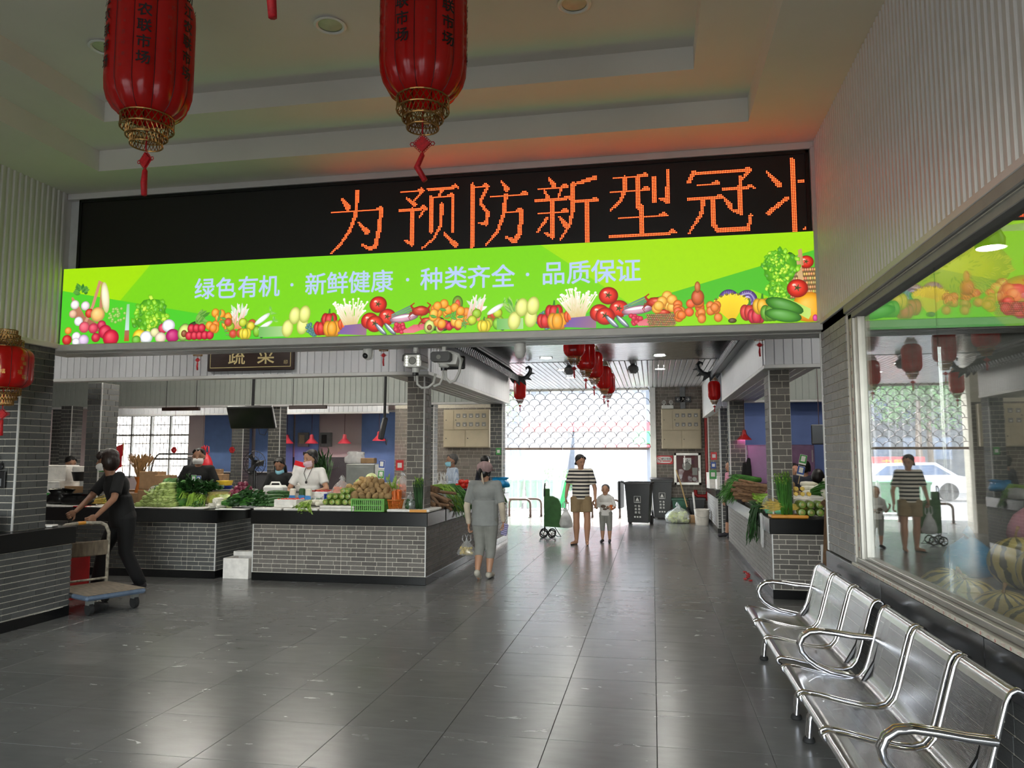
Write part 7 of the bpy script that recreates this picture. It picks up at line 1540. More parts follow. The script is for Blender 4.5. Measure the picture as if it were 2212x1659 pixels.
# front-left counter: white basket, hanging tag, tray
wbk2 = crate('cream slotted basket on the front left counter', (-5.98, 5.72, CZ), .34, .42, .17, 'bucket_white', slots=12)
slab('small white foam tray on the front left counter', (-5.92, 6.62, CZ), .22, .12, .02, .2)
ht = thing('hanging_tag', 'small black payment tag with cat ears hanging on the dark pier', 'tag', (-6.0, 6.14, 1.28)); MB().box(-.07, .07, -.012, 0, 0, .16, .01).build('plate', 'black_plastic', ht); MB().box(-.035, .035, -.014, -.012, .02, .09).build('blank_square', 'grey_plastic', ht); ch_ = MB(); ch_.ell((0, -.006, .2), (.035, .008, .03), 12, 8); ch_.prism([(-.03, .21), (-.01, .225), (-.028, .25)], -.01, -.004, 'y'); ch_.prism([(.03, .21), (.01, .225), (.028, .25)], -.01, -.004, 'y'); ch_.build('cat_head', 'black_plastic', ht); MB().tube([(0, -.004, .22), (-.05, -.004, .42), (-.07, -.002, .6)], .003, 4).build('cord', 'black_plastic', ht)
# ------------------------------------------------------------------ people
mat('skin', (186, 140, 112), 0.5, var=0.06, sc=6); mat('skin_tan', (150, 108, 84), 0.5, var=0.06, sc=6); mat('hair_black', (18, 15, 15), 0.45, var=0.3, sc=40, stretch=(4, 4, .6)); mat('hair_brown', (40, 26, 22), 0.45, var=0.3, sc=40, stretch=(4, 4, .6)); mat('hair_grey', (86, 84, 82), 0.6, var=0.2, sc=40)
mat('cloth_black', (10, 10, 11), 0.85, var=0.15, sc=12); mat('cloth_white', (222, 220, 216), 0.85, var=0.04, sc=8, bump=.2, bsc=25); mat('cloth_grey', (146, 148, 146), 0.9, var=0.06, sc=10, bump=.25, bsc=22); mat('cloth_grey2', (138, 138, 132), 0.9, var=0.06, sc=10, bump=.25, bsc=22); mat('cloth_khaki', (150, 128, 96), 0.9, var=0.06, sc=10, bump=.2, bsc=22); mat('cloth_brown', (96, 82, 72), 0.9, var=0.08, bump=.2, bsc=22); mat('cloth_red', (176, 30, 36), 0.85); mat('cloth_pink', (196, 130, 150), 0.85); mat('cloth_navy', (34, 38, 52), 0.85, var=.3, sc=14); mat('cloth_cap', (168, 140, 140), 0.85, var=.15, sc=14, stretch=(5, 1, 1)); mat('sleeve_cream', (206, 192, 172), 0.85); mat('mask_white', (232, 230, 228), 0.8); mat('mask_pink', (226, 196, 206), 0.8); mat('mask_blue', (140, 196, 214), 0.8); mat('shoe_pale', (180, 174, 160), 0.7); mat('shoe_dark', (40, 38, 44), 0.6); mat('lips', (150, 80, 74), .5)
def stripes(name, a, b, f, axis='z', d=.5):
    m = mat(name, a, 0.9); n = m.node_tree.nodes; l = m.node_tree.links; p = n['Principled BSDF']; tc = n.new('ShaderNodeTexCoord'); sx = n.new('ShaderNodeSeparateXYZ'); l.new(tc.outputs['Object'], sx.inputs[0])
    def band(o, fr, dd):
        mu = n.new('ShaderNodeMath'); mu.operation = 'MULTIPLY'; mu.inputs[1].default_value = fr; l.new(sx.outputs[o], mu.inputs[0]); fc = n.new('ShaderNodeMath'); fc.operation = 'FRACT'; l.new(mu.outputs[0], fc.inputs[0]); lt = n.new('ShaderNodeMath'); lt.operation = 'LESS_THAN'; lt.inputs[1].default_value = dd; l.new(fc.outputs[0], lt.inputs[0]); return lt.outputs[0]
    mx = n.new('ShaderNodeMix'); mx.data_type = 'RGBA'; mx.inputs[6].default_value = (*lin(a), 1); mx.inputs[7].default_value = (*lin(b), 1)
    if axis == 'z': l.new(band(2, f, d), mx.inputs[0])
    else:
        ad = n.new('ShaderNodeMath'); ad.operation = 'MAXIMUM'; l.new(band(2, f, d), ad.inputs[0]); l.new(band(0, f, d), ad.inputs[1]); l.new(ad.outputs[0], mx.inputs[0])
    l.new(mx.outputs[2], p.inputs['Base Color'])
stripes('cloth_striped', (226, 218, 204), (34, 34, 40), 15.5, 'z', .46); stripes('cloth_checked', (196, 206, 218), (140, 158, 186), 36.0, 'x', .25); stripes('phone_stripes', (176, 168, 200), (96, 92, 140), 38.0, 'z', .4)
def capsule(m, a, b, ra, rb, n=10, sy=1.0, flat=False):
    a, b = Vector(a), Vector(b); d = (b - a); L = d.length or 1e-6; d = d / L
    if flat: m.tube([a, a.lerp(b, .5), b], [ra, (ra + rb) / 2, rb], n, True, False, sy)
    else: m.tube([a - d * ra, a - d * ra * .72, a, a.lerp(b, .5), b, b + d * rb * .72, b + d * rb], [.001, ra * .7, ra, (ra + rb) / 2, rb, rb * .7, .001], n, True, False, sy)
def voxel(m, name, mt, parent, vs=.012, it=3, extra=None):
    """fuse overlapping shapes into one continuous smooth skin"""
    me = m.mesh('tmp', mt); o = bpy.data.objects.new('tmp', me); LAB.collection.objects.link(o)
    r = o.modifiers.new('r', 'REMESH'); r.mode = 'VOXEL'; r.voxel_size = vs; s = o.modifiers.new('s', 'SMOOTH'); s.factor = .5; s.iterations = it
    LAB.view_layers[0].update(); me2 = bpy.data.meshes.new_from_object(o.evaluated_get(LAB.view_layers[0].depsgraph)); bpy.data.objects.remove(o)
    if extra is not None:
        bm = bmesh.new(); bm.from_mesh(me2); e = extra.mesh('tmp2', mt, True); bm.from_mesh(e); bm.to_mesh(me2); bm.free(); bpy.data.meshes.remove(e)
    me2.name = name; me2.materials.clear(); me2.materials.append(MATS[mt]); me2.polygons.foreach_set('use_smooth', [True] * len(me2.polygons)); me2.update()
    return link(name, me2, parent)
def hand(m, w, d, nrm, s=1.0, curl=.6, side=1):
    """palm, four unequal jointed fingers and a thumb from the side of the palm; w wrist, d pointing direction, nrm back of the hand"""
    d = Vector(d).normalized(); nrm = Vector(nrm); nrm = (nrm - d * nrm.dot(d)).normalized(); sd = d.cross(nrm) * side; w = Vector(w)
    pc = w + d * .045 * s
    o = MB(); o.ell((0, 0, 0), (.04 * s, .05 * s, .016 * s), 10, 7); mt = Matrix((( sd.x, d.x, nrm.x, pc.x), (sd.y, d.y, nrm.y, pc.y), (sd.z, d.z, nrm.z, pc.z), (0, 0, 0, 1))); m.merge(o, mt)
    for k, (off, ln) in enumerate(((-.028, .066), (-.009, .078), (.01, .072), (.028, .056))):
        b = w + d * .082 * s + sd * off * s; c1 = curl; d1 = (d * math.cos(c1 * .5) - nrm * math.sin(c1 * .5)); d2 = d * math.cos(c1 * 1.4) - nrm * math.sin(c1 * 1.4); d3 = d * math.cos(c1 * 2.2) - nrm * math.sin(c1 * 2.2)
        p1 = b + d1 * ln * .45 * s; p2 = p1 + d2 * ln * .32 * s; p3 = p2 + d3 * ln * .25 * s; m.tube([b - d * .02 * s, b, p1, p2, p3], [.009 * s, .0092 * s, .0086 * s, .008 * s, .005 * s], 7)
    tb = w + d * .03 * s - sd * .034 * s; t1 = tb + (d * .6 - sd * .6 - nrm * .35) * .04 * s; t2 = t1 + (d * .9 - sd * .05 - nrm * .5) * .032 * s; m.tube([tb + sd * .015 * s, tb, t1, t2], [.013 * s, .0125 * s, .0105 * s, .006 * s], 7)
def person(label, loc, rz, H, J=None, top='cloth_white', sleeve=.45, bottom=None, legfrac=1.0, shoes='shoe_dark', hair='hair_black', hairstyle='short', mask=None, skin='skin', vs=.013, fat=1.0, hem=.0, collar=False, group=None, face=True, tilt=0.0, turn=0.0, nod=0.0, feet=True, longsleeve=None, skirt=False):
    """one figure; the local frame faces -Y and +X is the figure's left hand"""
    P_ = thing('person', label, 'person', loc, rz, group); J = J or {}; h = H
    g = lambda k, d: Vector(J.get(k, d))
    pel = g('pelvis', (0, 0, .52 * h)); che = g('chest', (0, .005, .74 * h)); nk = g('neck', (0, .01, .835 * h)); hd = g('head', (0, -.012 * h, .918 * h))
    sh = {s: g('sh' + n, (s * .1 * h * fat ** .5, .008, .805 * h)) for s, n in ((1, 'L'), (-1, 'R'))}
    el = {s: g('el' + n, (s * .135 * h, .015, .625 * h)) for s, n in ((1, 'L'), (-1, 'R'))}; wr = {s: g('wr' + n, (s * .155 * h, -.03, .485 * h)) for s, n in ((1, 'L'), (-1, 'R'))}
    hp_ = {s: g('hip' + n, (pel.x + s * .055 * h, pel.y, pel.z - .01)) for s, n in ((1, 'L'), (-1, 'R'))}; kn = {s: g('kn' + n, (s * .06 * h, -.01, .28 * h)) for s, n in ((1, 'L'), (-1, 'R'))}; an = {s: g('an' + n, (s * .062 * h, .015, .045 * h)) for s, n in ((1, 'L'), (-1, 'R'))}
    toe = {s: g('toe' + n, an[s] + Vector((s * .01, -.09 * h, -.03 * h))) for s, n in ((1, 'L'), (-1, 'R'))}; pal = {s: g('hd' + n, (0, -.15, -1)) for s, n in ((1, 'L'), (-1, 'R'))}; pn = {s: g('hn' + n, (s, 0, 0)) for s, n in ((1, 'L'), (-1, 'R'))}; cu_ = {s: J.get('cu' + n, .5) for s, n in ((1, 'L'), (-1, 'R'))}
    Hm = Matrix.Translation(hd) @ Matrix.Rotation(turn, 4, 'Z') @ Matrix.Rotation(nod, 4, 'X') @ Matrix.Rotation(tilt, 4, 'Y'); k = h * .145 / 2 if h > 1.3 else h * .185 / 2      # half head height
    B = MB(); i0 = len(B.v)
    B.ell((0, .12 * k, .12 * k), (.70 * k, .86 * k, .86 * k), 16, 12); B.ell((0, -.1 * k, -.35 * k), (.54 * k, .62 * k, .66 * k), 14, 10); B.ell((0, -.45 * k, -.72 * k), (.28 * k, .26 * k, .24 * k), 10, 8)
    capsule(B, (0, -.68 * k, .05 * k), (0, -.86 * k, -.22 * k), .08 * k, .13 * k, 8)
    for s in (-1, 1): B.ell((s * .7 * k, .1 * k, -.08 * k), (.1 * k, .2 * k, .28 * k), 8, 6)
    B.xf(Hm, i0)
    capsule(B, nk - Vector((0, 0, .03 * h)), hd - Vector((0, -.01 * h, .035 * h)), .034 * h, .032 * h, 12)
    fx = fat
    for c_, r_ in ((pel, (.082 * fx, .06 * fx, .075)), (pel.lerp(che, .5), (.078 * fx, .055 * fx, .08)), (che, (.098 * fx ** .5, .062 * fx, .095))): B.ell(c_, (r_[0] * h, r_[1] * h, r_[2] * h), 16, 10)
    for s in (-1, 1):
        capsule(B, che + Vector((s * .03 * h, 0, .05 * h)), sh[s], .04 * h, .032 * h); capsule(B, sh[s], el[s], .029 * h * fx ** .5, .023 * h); capsule(B, el[s], wr[s], .023 * h, .0155 * h)
        capsule(B, hp_[s], kn[s], .054 * h * fx ** .5, .036 * h, 12); capsule(B, kn[s], kn[s].lerp(an[s], .35), .035 * h, .038 * h, 12); capsule(B, kn[s].lerp(an[s], .35), an[s], .038 * h, .021 * h, 12); capsule(B, an[s] + Vector((0, .012 * h, -.018 * h)), toe[s], .022 * h, .017 * h, 10)
    E = MB()
    for s in (-1, 1): hand(E, wr[s], pal[s], pn[s], h / 1.65 if h > 1.3 else h / 1.35, cu_[s], s)
    body = voxel(B, 'body', skin, P_, vs, 3, E)
    # clothes
    T = MB(); ec = .012 * h
    for c_, r_ in ((pel.lerp(che, .12), (.086 * fx, .066 * fx, .075)), (pel.lerp(che, .5), (.088 * fx, .066 * fx, .085)), (che, (.104 * fx ** .5, .07 * fx, .097))): T.ell(c_, (r_[0] * h, r_[1] * h, r_[2] * h), 18, 10)
    b0_ = pel + Vector((0, 0, -hem * h)); T.tube([b0_, pel.lerp(che, .3), pel.lerp(che, .7)], [.092 * h * fx, .09 * h * fx, .09 * h * fx], 18, True, False, .78)
    # tube's flattening follows its own frame; rebuild as explicit elliptical rings
    n_ = 18; base = len(T.v) - 3 * n_
    for i, c_ in enumerate((b0_, pel.lerp(che, .3), pel.lerp(che, .7))):
        for q in range(n_): a = 2 * PI * q / n_; T.v[base + i * n_ + q] = (c_.x + .093 * h * fx * math.cos(a), c_.y + .07 * h * fx * math.sin(a), c_.z)
    for s in (-1, 1):
        capsule(T, che + Vector((s * .035 * h, 0, .055 * h)), sh[s], .047 * h, .038 * h)
        if sleeve > 0:
            if sleeve <= 1: e_ = sh[s].lerp(el[s], sleeve); T.ell(sh[s], (.039 * h,) * 3, 12, 8); T.tube([sh[s], sh[s].lerp(e_, .5), e_], [.036 * h, .038 * h, .038 * h], 12)
            else:
                capsule(T, sh[s], el[s], .036 * h, .031 * h); e_ = el[s].lerp(wr[s], sleeve - 1); T.tube([el[s], e_], [.032 * h, .026 * h], 12)
    capsule(T, nk - Vector((0, 0, .045 * h)), nk - Vector((0, 0, .012 * h)), .046 * h, .036 * h, 12, 1, True)
    if collar:
        for s in (-1, 1): capsule(T, nk + Vector((s * .02 * h, -.03 * h, -.01 * h)), nk + Vector((s * .035 * h, -.035 * h, -.05 * h)), .014 * h, .008 * h)
    voxel(T, 'shirt', top, P_, vs, 2)
    if longsleeve:
        for s in (-1, 1): m = MB(); m.tube([sh[s].lerp(el[s], .5), el[s], el[s].lerp(wr[s], .5), el[s].lerp(wr[s], .92)], [.031 * h, .029 * h, .026 * h, .021 * h], 12); m.build('sleeve', longsleeve, P_, 50)
    if bottom:
        L = MB(); L.ell(pel, (.092 * h * fx, .07 * h * fx, .075 * h), 18, 10)
        for s in (-1, 1):
            f_ = legfrac; k0 = hp_[s]
            if f_ <= .5:
                e_ = k0.lerp(kn[s], f_ * 2); capsule(L, k0, k0, .062 * h, .062 * h); L.tube([k0 + Vector((0, 0, .02)), k0.lerp(e_, .5), e_], [.064 * h * fx ** .5, .064 * h, .063 * h], 14)
            else:
                e_ = kn[s].lerp(an[s], f_ * 2 - 1); capsule(L, k0, kn[s], .061 * h * fx ** .5, .046 * h, 12); L.tube([kn[s] + Vector((0, 0, .01)), kn[s].lerp(e_, .5), e_], [.046 * h, .044 * h, .04 * h], 14)
        voxel(L, 'trousers', bottom, P_, vs, 2)
    if shoes and feet:
        for s in (-1, 1):
            S_ = MB(); a = an[s]; d = (toe[s] - a); d.z = 0; d = d.normalized() if d.length > 0 else Vector((0, -1, 0)); capsule(S_, a + Vector((0, 0, -.012 * h)) - d * .012 * h, toe[s] + d * .012 * h + Vector((0, 0, .004 * h)), .029 * h, .023 * h, 12); sole = min(a.z - .045 * h, toe[s].z - .012 * h)
            voxel(S_, 'shoe', shoes, P_, .008, 2)
    # head dressing
    if hair:
        Q = MB(); i0 = 0
        Q.ell((0, .32 * k, .34 * k), (.79 * k, .84 * k, .76 * k), 18, 12)
        if hairstyle in ('pony', 'long', 'bun'):
            for s in (-1, 1): capsule(Q, (s * .64 * k, .05 * k, .3 * k), (s * .66 * k, .3 * k, -.45 * k), .18 * k, .2 * k)
            Q.ell((0, .55 * k, -.1 * k), (.62 * k, .5 * k, .7 * k), 14, 10)
        if hairstyle == 'short': Q.ell((0, .5 * k, -.15 * k), (.6 * k, .5 * k, .55 * k), 14, 10)
        if hairstyle == 'bob':
            Q.ell((0, .3 * k, -.1 * k), (.95 * k, .85 * k, 1.0 * k), 16, 12); Q.ell((0, -.5 * k, .45 * k), (.7 * k, .35 * k, .4 * k), 12, 8)
        if hairstyle == 'pony': capsule(Q, (.1 * k, .95 * k, .35 * k), (.1 * k, 1.35 * k, -.2 * k), .22 * k, .26 * k); capsule(Q, (.1 * k, 1.35 * k, -.2 * k), (.1 * k, 1.25 * k, -.9 * k), .26 * k, .1 * k)
        if hairstyle == 'long':
            for s in (-1, 1): capsule(Q, (s * .66 * k, .2 * k, -.3 * k), (s * .75 * k, .1 * k, -1.6 * k), .3 * k, .22 * k)
        if hairstyle != 'crop':
            for s in (-1, 0, 1): capsule(Q, (s * .4 * k, -.45 * k, .82 * k), (s * .64 * k, -.36 * k, .5 * k), .13 * k, .09 * k)
        Q.xf(Hm); voxel(Q, 'hair', hair, P_, max(.007, vs * .7), 2)
    if face:
        for s in (-1, 1): m = MB(); m.ell((s * .27 * k, -.62 * k, .02 * k), (.1 * k, .05 * k, .045 * k), 8, 6); m.xf(Hm); m.build('eye', 'hair_black', P_, True); m = MB(); m.ell((s * .28 * k, -.64 * k, .2 * k), (.16 * k, .05 * k, .03 * k), 8, 6); m.xf(Hm); m.build('eyebrow', 'hair_black', P_, True)
        if not mask: m = MB(); m.ell((0, -.68 * k, -.5 * k), (.17 * k, .06 * k, .05 * k), 8, 6); m.xf(Hm); m.build('mouth', 'lips', P_, True)
    if mask:
        mk_ = mask if isinstance(mask, str) else mask[0]; dz = 0 if isinstance(mask, str) else mask[1]; vs_ = []; fs = []
        for i in range(6):
            for j in range(11):
                v = -.92 + .72 * i / 5; a = -1.35 + 2.7 * j / 10; rr = .70 - .18 * ((i - 2.5) / 2.5) ** 2 * .6; fz = .22 * math.exp(-(a / .6) ** 2) * (1 if 1 < i < 5 else .4)
                vs_.append((k * rr * math.sin(a) * .98, -k * (rr * .95 * math.cos(a) + fz + .12), k * (v + dz)))
        for i in range(5):
            for j in range(10): q = i * 11 + j; fs.append((q, q + 1, q + 12, q + 11))
        m = MB(); m.add(vs_, fs); m.xf(Hm); mo = m.build('face_mask', mk_, P_, True); m = MB()
        for s in (-1, 1): m.tube([(s * .62 * k, -.3 * k, (-.2 + dz) * k), (s * .74 * k, .2 * k, .1 * k)], .015 * k, 4); m.tube([(s * .5 * k, -.3 * k, (-.75 + dz) * k), (s * .74 * k, .2 * k, -.2 * k)], .015 * k, 4)
        m.xf(Hm); m.build('mask_loop', mk_, mo)
    return P_, Hm, k
# woman and child in the aisle
pw, hm, hk = person('woman in a striped top and khaki shorts leading a child by the hand', (-1.28, 13.75, 0), .05, 1.61, dict(wrR=(-.27, -.04, .84), elR=(-.245, .03, 1.02), wrL=(.255, -.05, .78), elL=(.25, .02, 1.0), hdL=(.2, -.1, -1), cuR=1.2, cuL=.9, anR=(-.09, .06, .07), toeR=(-.17, -.06, .03), knR=(-.085, -.02, .45), knL=(.11, -.03, .45), anL=(.1, .02, .07)), 'cloth_striped', .75, 'cloth_khaki', .33, None, 'hair_black', 'pony', None, 'skin', .011, 1.05, .02, turn=.55, nod=.28)
for s, (a, b) in ((-1, ((-.09, .09, .02), (-.17, -.1, .012))), (1, ((.1, .05, .02), (.12, -.13, .012)))):
    m = MB(); capsule(m, a, b, .036, .042, 12, .25); m.v = [(x, y, max(.002, min(.022, z))) for x, y, z in m.v]; m.build('sandal', 'shoe_dark', pw, 50)
pc, _, _ = person('small child in a white printed T-shirt and grey shorts holding an orange cup', (-.87, 14.2, 0), -.1, 1.06, dict(wrR=(-.2, -.02, .66), elR=(-.17, .02, .62), shR=(-.12, 0, .8), shL=(.12, 0, .8), wrL=(.13, -.12, .6), elL=(.17, .0, .64), hdR=(-.3, 0, .6), hdL=(-.3, -.3, .6), cuL=1.1, cuR=.9, head=(0, -.01, .955), neck=(0, .01, .845), knR=(-.06, -.01, .27), knL=(.07, -.01, .27)), 'cloth_white', .9, 'cloth_grey2', .62, 'shoe_dark', 'hair_grey', 'crop', None, 'skin', .009, 1.15, .06)
m = MB(); m.ell((-.03, -.084, .66), (.05, .004, .03), 10, 8); m.ell((.05, -.082, .64), (.025, .004, .03), 10, 8); m.ell((.0, -.086, .61), (.04, .003, .02), 10, 8); m.build('shirt_print', 'cloth_brown', pc)
cup = MB().lathe([(.022, 0), (.028, .08), (.026, .08)], 12).build('drink_cup', 'carrot'); cup.location = (-.76, 14.06, .61); tag(cup, 'small orange cup in the hand of the child', 'cup')
sbg = bag('white carrier bag hanging from the hand of the striped woman', (-1.55, 13.7, .3), .12, .1, .34, 'bag_white', False, True, contents=('steel_dull', 8, .05))
# woman in grey walking to the gate
pg_, hm, hk = person('woman in grey with a pale cap walking away, carrying a bag and a phone', (-2.17, 9.8, 0), PI - .02, 1.5, dict(wrL=(-0.0, 0, 0)) and dict(wrL=(.225, -.03, .68), elL=(.235, .04, .93), wrR=(-.235, -.06, .72), elR=(-.235, .04, .93), cuL=1.2, cuR=1.0, hdR=(0, -.2, -1), anR=(-.06, .02, .07), knR=(-.075, -.03, .4), knL=(.06, .02, .42), anL=(.05, .2, .12), toeL=(.05, .12, .02)), 'cloth_grey', .85, 'cloth_grey2', .72, 'shoe_pale', 'hair_black', 'pony', None, 'skin', .011, 1.28, .07, longsleeve='sleeve_cream', nod=.1, turn=-.25)
m = MB(); m.ell((0, .25 * hk, .42 * hk), (.98 * hk, 1.06 * hk, .8 * hk), 18, 12); m.xf(hm); capo = m.build('cap_crown', 'cloth_cap', pg_, True)
m = MB(); m.prism([(-.7 * hk, -.5 * hk), (-.75 * hk, -1.1 * hk), (-.4 * hk, -1.7 * hk), (.4 * hk, -1.7 * hk), (.75 * hk, -1.1 * hk), (.7 * hk, -.5 * hk)], .24 * hk, .32 * hk, 'z'); m.xf(hm); m.build('cap_brim', 'cloth_cap', capo)
m = MB(); m.tube([(.0, 1.05 * hk, -.25 * hk), (-.3 * hk, 1.35 * hk, -.9 * hk), (-.5 * hk, 1.2 * hk, -1.6 * hk)], [.2 * hk, .22 * hk, .1 * hk], 8, True, False, .4); m.xf(hm); m.build('hair_ribbon', 'sleeve_cream', pg_, True)
ph_ = MB().box(-.04, .04, -.006, .006, -.16, 0, .006).build('mobile_phone', 'phone_stripes'); ph_.location = (-1.9, 9.84, .7); ph_.rotation_euler = (.2, .25, 0); tag(ph_, 'lilac striped phone in the hand of the woman in grey', 'phone')
bag('thin white bag of noodles hanging from the hand of the woman in grey', (-2.42, 9.82, .28), .13, .07, .2, 'bag_clear', False, True, contents=('chive_yellow', 40, .02))
# man in black at the platform trolley
pm, hm, hk = person('man in black with a cap of dark hair pushing the platform trolley', (-6.17, 7.97, 0), -.6, 1.68, dict(pelvis=(0, .08, .88), chest=(0.02, -.02, 1.22), neck=(0.02, -.08, 1.38), head=(0.02, -.14, 1.53), shL=(.19, -.05, 1.34), shR=(-.17, -.05, 1.34), elL=(.33, -.14, 1.1), wrL=(.385, -.33, .92), elR=(-.16, -.24, 1.1), wrR=(.1, -.46, .96), hdL=(.1, -.8, -.4), hdR=(.2, -.8, -.4), cuL=1.3, cuR=1.3, knL=(.06, .1, .46), anL=(.02, .3, .075), knR=(-.16, -.06, .5), anR=(-.26, -.1, .075)), 'cloth_black', .8, 'cloth_black', 1.0, 'shoe_dark', 'hair_brown', 'bob', 'mask_white', 'skin_tan', .012, 1.15, .08, nod=.15, turn=-.5)
# sellers behind the left counters
person('seller in black with a white mask behind the bok choy', (-6.93, 10.75, 0), .35, 1.71, dict(wrL=(.2, -.25, 1.0), wrR=(-.2, -.25, 1.0), elL=(.3, -.02, 1.08), elR=(-.3, -.02, 1.08)), 'cloth_black', .8, 'cloth_navy', 1.0, 'shoe_dark', 'hair_black', 'short', 'mask_white', 'skin_tan', .013, 1.08, .05)
person('stooping seller with grey mask behind the foam cartons', (-9.75, 11.4, 0), 1.1, 1.58, None, 'cloth_grey', .8, 'cloth_navy', 1.0, 'shoe_dark', 'hair_black', 'short', 'mask_blue', 'skin_tan', .016, 1.0, .05, nod=.3)
person('long-haired woman in black looking down, mask at her chin', (-5.96, 11.5, 0), .1, 1.56, dict(wrL=(.1, -.3, 1.0), wrR=(-.1, -.3, 1.0), elL=(.25, -.05, 1.0), elR=(-.25, -.05, 1.0)), 'cloth_black', 1.5, 'cloth_navy', 1.0, 'shoe_dark', 'hair_black', 'long', ('mask_blue', -.35), 'skin_tan', .014, 1.0, .05, nod=.45)
pw2, hm, hk = person('seller in a white T-shirt with a pink mask and pendant', (-4.96, 10.5, 0), .05, 1.68, dict(wrL=(.17, -.34, 1.06), wrR=(-.22, -.3, 1.02), elL=(.29, -.08, 1.1), elR=(-.3, -.06, 1.08)), 'cloth_white', .7, 'cloth_navy', 1.0, 'shoe_dark', 'hair_black', 'bun', 'mask_pink', 'skin', .012, 1.0, .04, turn=-.55, nod=.2)
m = MB(); m.tube([(-.05, -.03, 1.42), (-.045, -.12, 1.33), (0, -.135, 1.22), (.045, -.12, 1.33), (.05, -.03, 1.42)], .004, 5); m.ell((0, -.14, 1.2), (.018, .008, .022), 8, 6); m.build('pendant_necklace', 'ink', pw2)
person('elderly man in a pale checked shirt with a blue mask', (-3.66, 13.7, 0), -1.0, 1.63, None, 'cloth_checked', .9, 'cloth_navy', 1.0, 'shoe_dark', 'hair_grey', 'short', 'mask_blue', 'skin_tan', .014, 1.05, .05, collar=True)
person('dark-haired person behind the tomato heap, turned away', (-3.36, 15.2, 0), 2.6, 1.6, None, 'cloth_navy', .9, 'cloth_navy', 1.0, 'shoe_dark', 'hair_black', 'short', None, 'skin_tan', .016, 1.0, .05)
# people in the right stall
person('dark-haired woman in a patterned top seen from behind in the right stall', (2.3, 12.4, 0), 2.9, 1.53, None, 'cloth_navy', .9, 'cloth_navy', 1.0, 'shoe_dark', 'hair_black', 'bun', None, 'skin_tan', .016, 1.0, .05)
person('seated person with black hair in the right stall', (2.36, 11.75, 0), 3.0, 1.4, None, 'cloth_black', .9, 'cloth_navy', 1.0, 'shoe_dark', 'hair_black', 'bob', None, 'skin_tan', .016, 1.0, .05)
person('person in a red shirt at the end of the right stall', (2.62, 11.0, 0), 2.4, 1.66, None, 'cloth_red', .9, 'cloth_navy', 1.0, 'shoe_dark', 'hair_black', 'short', None, 'skin_tan', .016, 1.0, .05)
person('smiling seller beside the right pillar', (2.28, 13.2, 0), .2, 1.47, None, 'cloth_brown', .9, 'cloth_navy', 1.0, 'shoe_dark', 'hair_black', 'bun', None, 'skin', .016, 1.0, .05)
person('person in a pink top standing in the gap beyond the right counter', (1.5, 15.5, 0), -1.2, 1.5, dict(anR=(-.14, -.05, .07)), 'cloth_pink', .9, 'cloth_black', .7, 'shoe_dark', 'hair_black', 'bun', None, 'skin', .016, 1.0, .05)

# ------------------------------------------------------------------ platform trolley and shopping trolley
mat('deck_blue', (88, 104, 124), 0.7, var=.2, sc=10); mat('deck_top', (120, 108, 92), 0.85, var=.2, sc=9, stretch=(1, 4, 1)); mat('chipped_paint', (168, 160, 144), 0.5, var=.35, sc=24)
pt = thing('platform_trolley', 'worn blue platform trolley with a taped tubular handle', 'trolley', (-5.70, 7.16, 0), math.radians(-24))
d = MB(); d.box(-.42, .36, -.31, .31, .15, .2, .02); d.build('deck_edge', 'deck_blue', pt); MB().box(-.41, .35, -.3, .3, .2, .206, .004).build('deck_mat', 'deck_top', pt)
hl = MB(); hl.tube([(-.38, .27, .2), (-.38, .27, .55), (-.38, .27, .74), (-.39, .24, .82), (-.395, .18, .85), (-.4, 0, .86), (-.395, -.18, .85), (-.39, -.24, .82), (-.38, -.27, .74), (-.38, -.27, .2)], .018, 10); hl.build('handle_tube', 'chipped_paint', pt, True)
MB().box(-.395, -.365, -.27, .27, .5, .66, .01).build('wrapped_panel', 'deck_top', pt); MB().tube([(-.37, -.26, .25), (-.37, .26, .25)], .012, 8).build('lower_bar', 'chipped_paint', pt, 40); MB().tube([(-.4, .02, .86), (-.397, -.06, .858)], .0195, 10).build('yellow_tape', 'tape_orange', pt, 40)
for x in (-.32, .27):
    for y in (-.23, .23): c_ = MB(); c_.box(x - .03, x + .03, y - .03, y + .03, .1, .15); co = c_.build('caster_fork', 'steel_dull', pt); MB().tube([(x, y - .02, .06), (x, y + .02, .06)], .06, 16).build('caster_wheel', 'rubber', co, 40)
rbx = foam_box('dark red crate behind the platform trolley', (-6.5, 7.6, 0), .36, .34, .5, group=None); [setattr(c_, 'data', c_.data) for c_ in KIDS[rbx.name]]; KIDS[rbx.name][0].data.materials[0] = MATS['plastic_red']; rbx['category'] = 'crate'
stl = thing('shopping_trolley', 'green fabric shopping trolley parked behind the woman', 'trolley', (-1.98, 14.9, 0), .1); mat('trolley_green', (60, 104, 56), 0.8, var=.12, bump=.2, bsc=20)
b = MB(); b.prism([(-.13, .22), (.2, .2), (.2, .62), (.15, .74), (.05, .79), (-.13, .8)], -.13, .13, 'y'); b.build('fabric_bag', 'trolley_green', stl)
h = MB(); h.tube([(-.12, .08, .1), (-.12, .08, 1.0), (-.11, .06, 1.04), (-.11, -.06, 1.04), (-.12, -.08, 1.0), (-.12, -.08, .1)], .012, 8); h.build('frame', 'black_metal', stl, 40); MB().box(-.14, -.02, -.06, .06, .78, .94, .01).build('handle_cover', 'trolley_green', stl)
